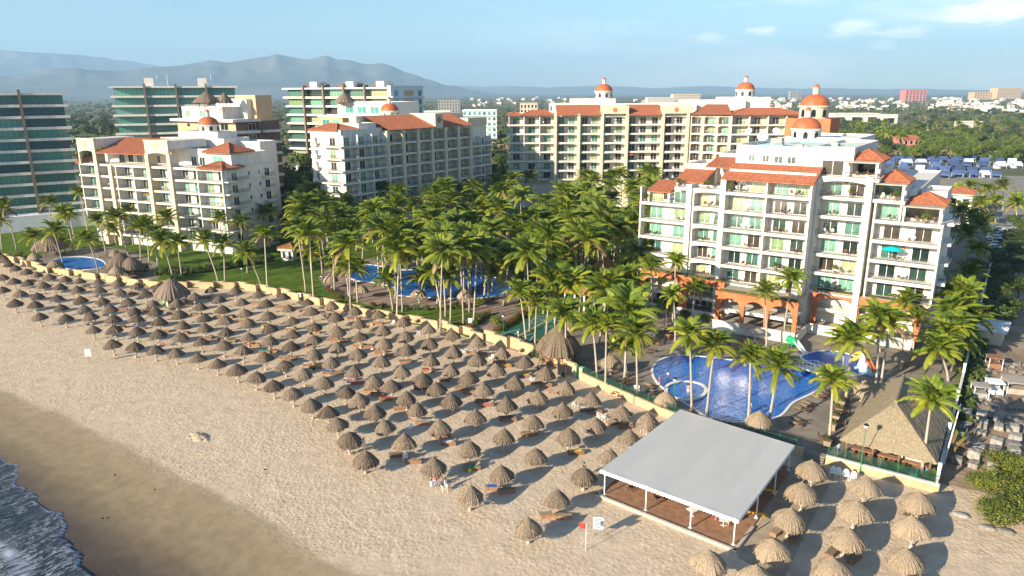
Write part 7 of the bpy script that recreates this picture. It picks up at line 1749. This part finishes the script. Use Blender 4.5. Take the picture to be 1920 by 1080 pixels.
for k_, c_ in SHIRTS.items(): MT['shirt_' + k_] = mat('shirt_' + k_.replace(' ', '_'), c_, .9)
def person(x, y, rz, pose, shirt, shorts, label, z=0.0):
    V, E, Rr = POSE[pose]; me = bpy.data.meshes.new('person'); me.from_pydata([Vector(v) for v in V], E, []); me.materials.append(MT['skin'])
    o = bpy.data.objects.new('person', me); COL.objects.link(o)
    o.modifiers.new('skin', 'SKIN'); s = o.modifiers.new('sub', 'SUBSURF'); s.levels = 1; s.render_levels = 1
    for i, r in enumerate(Rr): me.skin_vertices[0].data[i].radius = (r, r)
    me.skin_vertices[0].data[0].use_root = True
    o.location = (x, y, z); o.rotation_euler = (0, 0, rz); tag(o, label, 'person', 'people')
    m = MB(); hd, cr_ = Vector(V[4]), Vector(V[5]); ax = (cr_ - hd).normalized(); m.tube([hd - ax * .03 - Vector((0, .05, 0)), hd + ax * .06 - Vector((0, .03, 0)), cr_ + ax * .01, cr_ + ax * .05], [.08, .105, .09, .03], 10); m.build('hair', 'hair', o, smooth=True)
    m = MB()
    if shirt:
        m.tube([Vector(V[0]).lerp(Vector(V[1]), .3), V[1], V[2], Vector(V[2]).lerp(Vector(V[3]), .6)], [.155, .14, .165, .09], 10)
        for b in (6, 14): m.tube([V[b + 4], Vector(V[b + 4]).lerp(Vector(V[b + 5]), .6)], [.085, .07], 8)
        m.build('shirt', 'shirt_' + shirt, o, smooth=True)
    m = MB(); m.tube([Vector(V[0]).lerp(Vector(V[1]), .45), V[0], Vector(V[0]) - (Vector(V[1]) - Vector(V[0])) * .4], [.15, .165, .13], 10)
    for b in (6, 14): m.tube([V[b], Vector(V[b]).lerp(Vector(V[b + 1]), .65)], [.115, .095], 8)
    m.build('shorts', 'shirt_' + shorts, o, smooth=True)
for (u, v, pose, sh, st, l) in [(1237, 722, 'stand', None, 'red', 'standing person in red swim shorts left of the large pool'), (1252, 716, 'stand', 'white', 'white', 'person in white walking beside the left rim of the large pool'), (1226, 640, 'stand', 'white', 'white', 'person in white clothes on the deck by the shady tables'),
        (1752, 676, 'stand', 'white', 'black', 'person in white shirt walking on the right path by the palms'), (1724, 645, 'stand', 'white', 'black', 'person in white standing at the right corner of the near building'), (972, 636, 'stand', 'white', 'white', 'person in white playing on the shuffleboard court'),
        (1571, 855, 'stand', 'light blue', 'blue', 'person in light blue on the deck behind the glass fence'), (645, 842, 'sit', 'red', 'black', 'person in red sitting in the group under a seaward umbrella'), (655, 845, 'sit', 'pink', 'white', 'person in pink sitting in the same seaward umbrella group'), (670, 836, 'sit', 'yellow', 'black', 'person in yellow sitting right of the seaward umbrella group'),
        (683, 845, 'stand', 'white', 'white', 'person in white standing behind the lowest left umbrella'), (818, 905, 'sit', 'red', 'blue', 'person in red sitting in the family group near the canopy side of the beach'), (828, 900, 'stand', 'white', 'blue', 'person in white standing in the family group'), (836, 910, 'sit', 'white', 'white', 'person in white seated at the right of the family group'), (810, 912, 'sit', 'light blue', 'white', 'person in light blue sitting low in the family group'),
        (778, 785, 'lie', None, 'pink', 'sunbather lying on a bed under the middle rows'), (306, 646, 'lie', None, 'red', 'sunbather in red lying beside the seaward umbrella rows'), (1350, 974, 'sit', 'white', 'blue', 'person in white seated at the corner table under the canopy'), (1372, 980, 'sit', 'red', 'black', 'person in red seated at the corner table under the canopy'),
        (1095, 893, 'stand', 'black', 'black', 'person in black standing under an umbrella left of the canopy'), (1070, 672, 'stand', 'white', 'white', 'person in white beside the gate at the round bar'), (1058, 700, 'stand', 'black', 'black', 'person in black next to the dark gate'), (1405, 775, 'stand', None, 'blue', 'bather in blue at the near edge of the large pool'), (1290, 742, 'stand', 'pink', 'white', 'person in pink beside the little round pool')]:
    x, y = G(u, v, .0 if pose == 'stand' else .4); person(x, y, random.uniform(0, 6.28), pose, sh, st, l, z={'stand': .04, 'sit': .02, 'lie': .02}[pose] + (.1 if 1340 < u < 1380 else 0))

# ------------------------------------------------------------------ beach details
x, y = G(372, 820); mb = MB(); r = np.random.default_rng(3)
for k in range(26):
    a = r.random() * 6.28; d = r.random() * 1.4; s = .12 + .35 * (1 - d / 1.4); mb.lathe([(s * 1.8, 0), (s * 1.1, s * .7), (0, s)], 7, d * math.cos(a) * 1.5, d * math.sin(a) * .7)
tag(mb.build('sand_mound', 'sandplain', None, loc=(x, y, -.02)) if 'sandplain' in MT else (MT.__setitem__('sandplain', mat('loose_sand', (.52, .40, .28), .95, var=.25, vscale=2, bump=1, bscale=5, bdist=.1)), mb.build('sand_mound', 'sandplain', None, loc=(x, y, -.02)))[1], 'small heap of dug sand alone on the open beach', 'sand heap')
for i, (u, v) in enumerate([(192, 971), (290, 918), (307, 905), (270, 895), (215, 890), (497, 882)]):
    x, y = G(u, v, -.1); m_ = MB(); m_.lathe([(0, 0), (.14, .02), (.12, .1), (0, .14)], 7); tag(m_.build('pebble', 'black', None, loc=(x, y, -.2 + .17 * (y > 37))), f'dark pebble on the smooth wet sand, {nth(i + 1)} from the sea foam', 'pebble', 'pebbles on the wet sand')

# ------------------------------------------------------------------ the far plain: houses and woodland
def smallhouse(w, d, h, var):
    mb = MB(); mb.box(-w / 2, w / 2, -d / 2, d / 2, 0, h); mb.box(-w / 2 - .15, w / 2 + .15, -d / 2 - .15, d / 2 + .15, h, h + .5)
    if var % 2: mb.box(-w / 4, w / 2, -d / 4, d / 2 - .3, h + .5, h + 3)
    mb.m = 1
    n = max(2, int(w / 3))
    for k in range(n):
        x = -w / 2 + w * (k + .5) / n
        for z in ([.8] if h < 4.5 else [.8, 3.9]): mb.box(x - .6, x + .6, -d / 2 - .05, -d / 2 + .1, z, z + 1.5)
    for z in ([.8] if h < 4.5 else [.8, 3.9]): mb.box(w / 2 - .1, w / 2 + .05, -1, 1, z, z + 1.5)
    mb.m = 2
    if var == 2: mb.f((-w / 2 - .4, -d / 2 - .4, h + .52), (w / 2 + .4, -d / 2 - .4, h + .52), (w / 2 + .4, 0, h + 2.2), (-w / 2 - .4, 0, h + 2.2)); mb.f((w / 2 + .4, d / 2 + .4, h + .52), (-w / 2 - .4, d / 2 + .4, h + .52), (-w / 2 - .4, 0, h + 2.2), (w / 2 + .4, 0, h + 2.2))
    return mb.mesh('small_house', ['white', 'darkglass', 'tile'])
SH = [smallhouse(9, 8, 6.3, 0), smallhouse(12, 9, 6.3, 1), smallhouse(8, 8, 3.6, 2), smallhouse(16, 9, 6.3, 1), smallhouse(10, 8, 6.5, 2)]
HS = []
for (u0, u1, v0, v1, n) in ((1560, 1700, 186, 208, 48), (1740, 1835, 186, 207, 46), (1830, 1925, 190, 215, 34), (880, 960, 186, 202, 18), (1190, 1300, 186, 199, 16), (1400, 1470, 190, 212, 22), (1440, 1560, 184, 205, 26), (160, 240, 186, 192, 3), (960, 1130, 184, 196, 14)):
    for _ in range(int(n * 1.27)): HS.append((random.uniform(u0, u1), random.uniform(v0, v1)))
HS.sort()
for i, (u, v) in enumerate(HS):
    x, y = G(u, v); k = random.randrange(5); s = 1 if v > 192 else 1.3
    o = link(SH[k], 'small_house', None, (x, y, 0), R_(random.choice([35, 20, 50, 35, -10])), s); tag(o, f"small white house on the far plain, {nth(i + 1)} from the left of the scattered town", 'house', 'houses of the far town')
def plainpt_far():
    u = rg.uniform(-60, 1980); d = math.exp(rg.uniform(math.log(520), math.log(7000))); q = ray(u, 172); h = math.hypot(q.x, q.y); x, y = q.x / h * d, q.y / h * d
    if any(False for _ in ()): return None
    return (x, y)
tv, tf = leaf_cloud(71, 60, 1.0, 4, .30, flat=.55)
cover(3800, plainpt_far, 5, 10, 'woodland', 'leaf', .75); cover(2400, plainpt_far, 4, 9, 'woodland', 'leafbrown', .7); cover(2200, plainpt_far, 4, 8, 'woodland', 'leafbright', .7)
def midpt():
    u = rg.uniform(120, 1560); x, y = G(u, rg.uniform(198, 235)); return (x, y)
cover(900, midpt, 3.5, 7, 'woodland', 'leaf', .8)
def hedgept():
    u = rg.uniform(1715, 1905); x, y = G(u, rg.uniform(283, 300)); return (x, y)
cover(160, hedgept, 3, 5, 'woodland', 'leafbright', .8)
for i, u in enumerate([1463, 1581, 1663, 1731, 1805, 1091, 1270]):
    q = ray(u, 178); d = 2600; h = math.hypot(q.x, q.y); mb = MB(); mb.tube([(0, 0, 0), (0, 0, 34)], [.8, .4], 5); tag(mb.build('radio_mast', 'grey', None, loc=(q.x / h * d, q.y / h * d, 0)), f'thin mast on the horizon, {nth(sorted([1463, 1581, 1663, 1731, 1805, 1091, 1270]).index(u) + 1)} from the left', 'mast', 'masts on the horizon')

# towels, bags and more guests on the beach
TOW = {}
for k_, c_ in {'red': (.5, .06, .05), 'white': (.75, .73, .7), 'blue': (.05, .15, .45), 'yellow': (.75, .5, .08), 'green': (.1, .35, .2), 'pink': (.65, .25, .3)}.items():
    mm = mat('towel_' + k_, c_, .95, var=.25, vscale=3); m_ = MB(); n = 8
    for q in range(n):
        z = lambda t: .012 + .02 * abs(math.sin(t * 5)); t0, t1 = q / n, (q + 1) / n; m_.f((-.75 + 1.5 * t0, -.32, z(t0)), (-.75 + 1.5 * t1, -.32, z(t1)), (-.75 + 1.5 * t1, .32 - .05 * math.sin(t1 * 4), z(t1)), (-.75 + 1.5 * t0, .32 - .05 * math.sin(t0 * 4), z(t0)))
    m_.box(-.75, .75, -.3, .3, 0, .011); TOW[k_] = m_.mesh('beach_towel', mm)
rr2 = random.Random(21); beds = [o for o in COL.objects if o.name.startswith('beach_bed')]
for i, b in enumerate(rr2.sample(beds, 34)):
    k_ = rr2.choice(list(TOW)); o = link(TOW[k_], 'beach_towel', None, (b.location.x, b.location.y, .445), b.rotation_euler.z + rr2.uniform(-.1, .1)); tag(o, f"{k_} towel, " + b['label'].replace('slatted ', '').replace('bed ', '').replace('from the left', 'from left'), 'towel', 'towels on beach beds')
bagm = MB(); bagm.lathe([(0, 0), (.2, .02), (.22, .25), (.14, .32), (0, .33)], 9); bagm.tube([(-.12, 0, .3), (0, 0, .5), (.12, 0, .3)], .015, 5)
BAG = {k_: bagm.mesh('beach_bag', 'shirt_' + k_) for k_ in ('red', 'blue', 'black', 'yellow')}
for i, b in enumerate(rr2.sample(beds, 14)):
    k_ = rr2.choice(list(BAG)); o = link(BAG[k_], 'beach_bag', None, (b.location.x + rr2.uniform(-.3, .5), b.location.y - .75, .01), rr2.random() * 6); tag(o, f"{k_} bag, " + b['label'].replace('slatted ', '').replace('bed ', '').replace('from the left', 'from left'), 'bag', 'beach bags')
ordn = 0
for i, (u, v, pose, sh, st) in enumerate([(520, 560, 'sit', 'red', 'blue'), (565, 588, 'lie', None, 'black'), (610, 600, 'stand', 'white', 'blue'), (655, 592, 'sit', 'blue', 'black'), (690, 618, 'lie', None, 'red'), (700, 660, 'sit', 'pink', 'white'), (716, 612, 'stand', None, 'red'), (745, 672, 'lie', None, 'blue'), (842, 640, 'stand', 'white', 'black'), (466, 640, 'sit', 'pink', 'red'), (420, 585, 'lie', None, 'pink'), (575, 655, 'sit', 'red', 'black'), (905, 740, 'lie', None, 'yellow'), (1010, 700, 'stand', 'black', 'black'), (178, 608, 'sit', 'white', 'red'), (345, 575, 'stand', 'yellow', 'white'), (1062, 745, 'stand', 'black', 'black')]):
    x, y = G(u, v, 0); person(x, y, rr2.uniform(0, 6.28), pose, sh, st, f"{'swimmer' if sh is None else 'guest in ' + sh} {dict(sit='sitting', lie='lying', stand='standing')[pose]} among the umbrellas, {st} shorts, {nth(i + 1)} of the scattered guests", z={'stand': .02, 'sit': 0.0, 'lie': .02}[pose])

for i, (x, y) in enumerate([(1.5, 150), (3.0, 158), (1.0, 166), (3.5, 174), (1.2, 183), (3.4, 191), (.8, 200), (3.2, 208), (1.0, 217), (3.6, 226), (.6, 236), (2.8, 246), (1.2, 256), (-4.6, 205), (-4.4, 190)]):
    tree(x, y, random.uniform(2.4, 3.4), random.uniform(4.5, 7), 'leaf', f'dark leafy tree of the strip beside the parking, {nth(i + 1)} from the beach side', 'trees beside the parking')
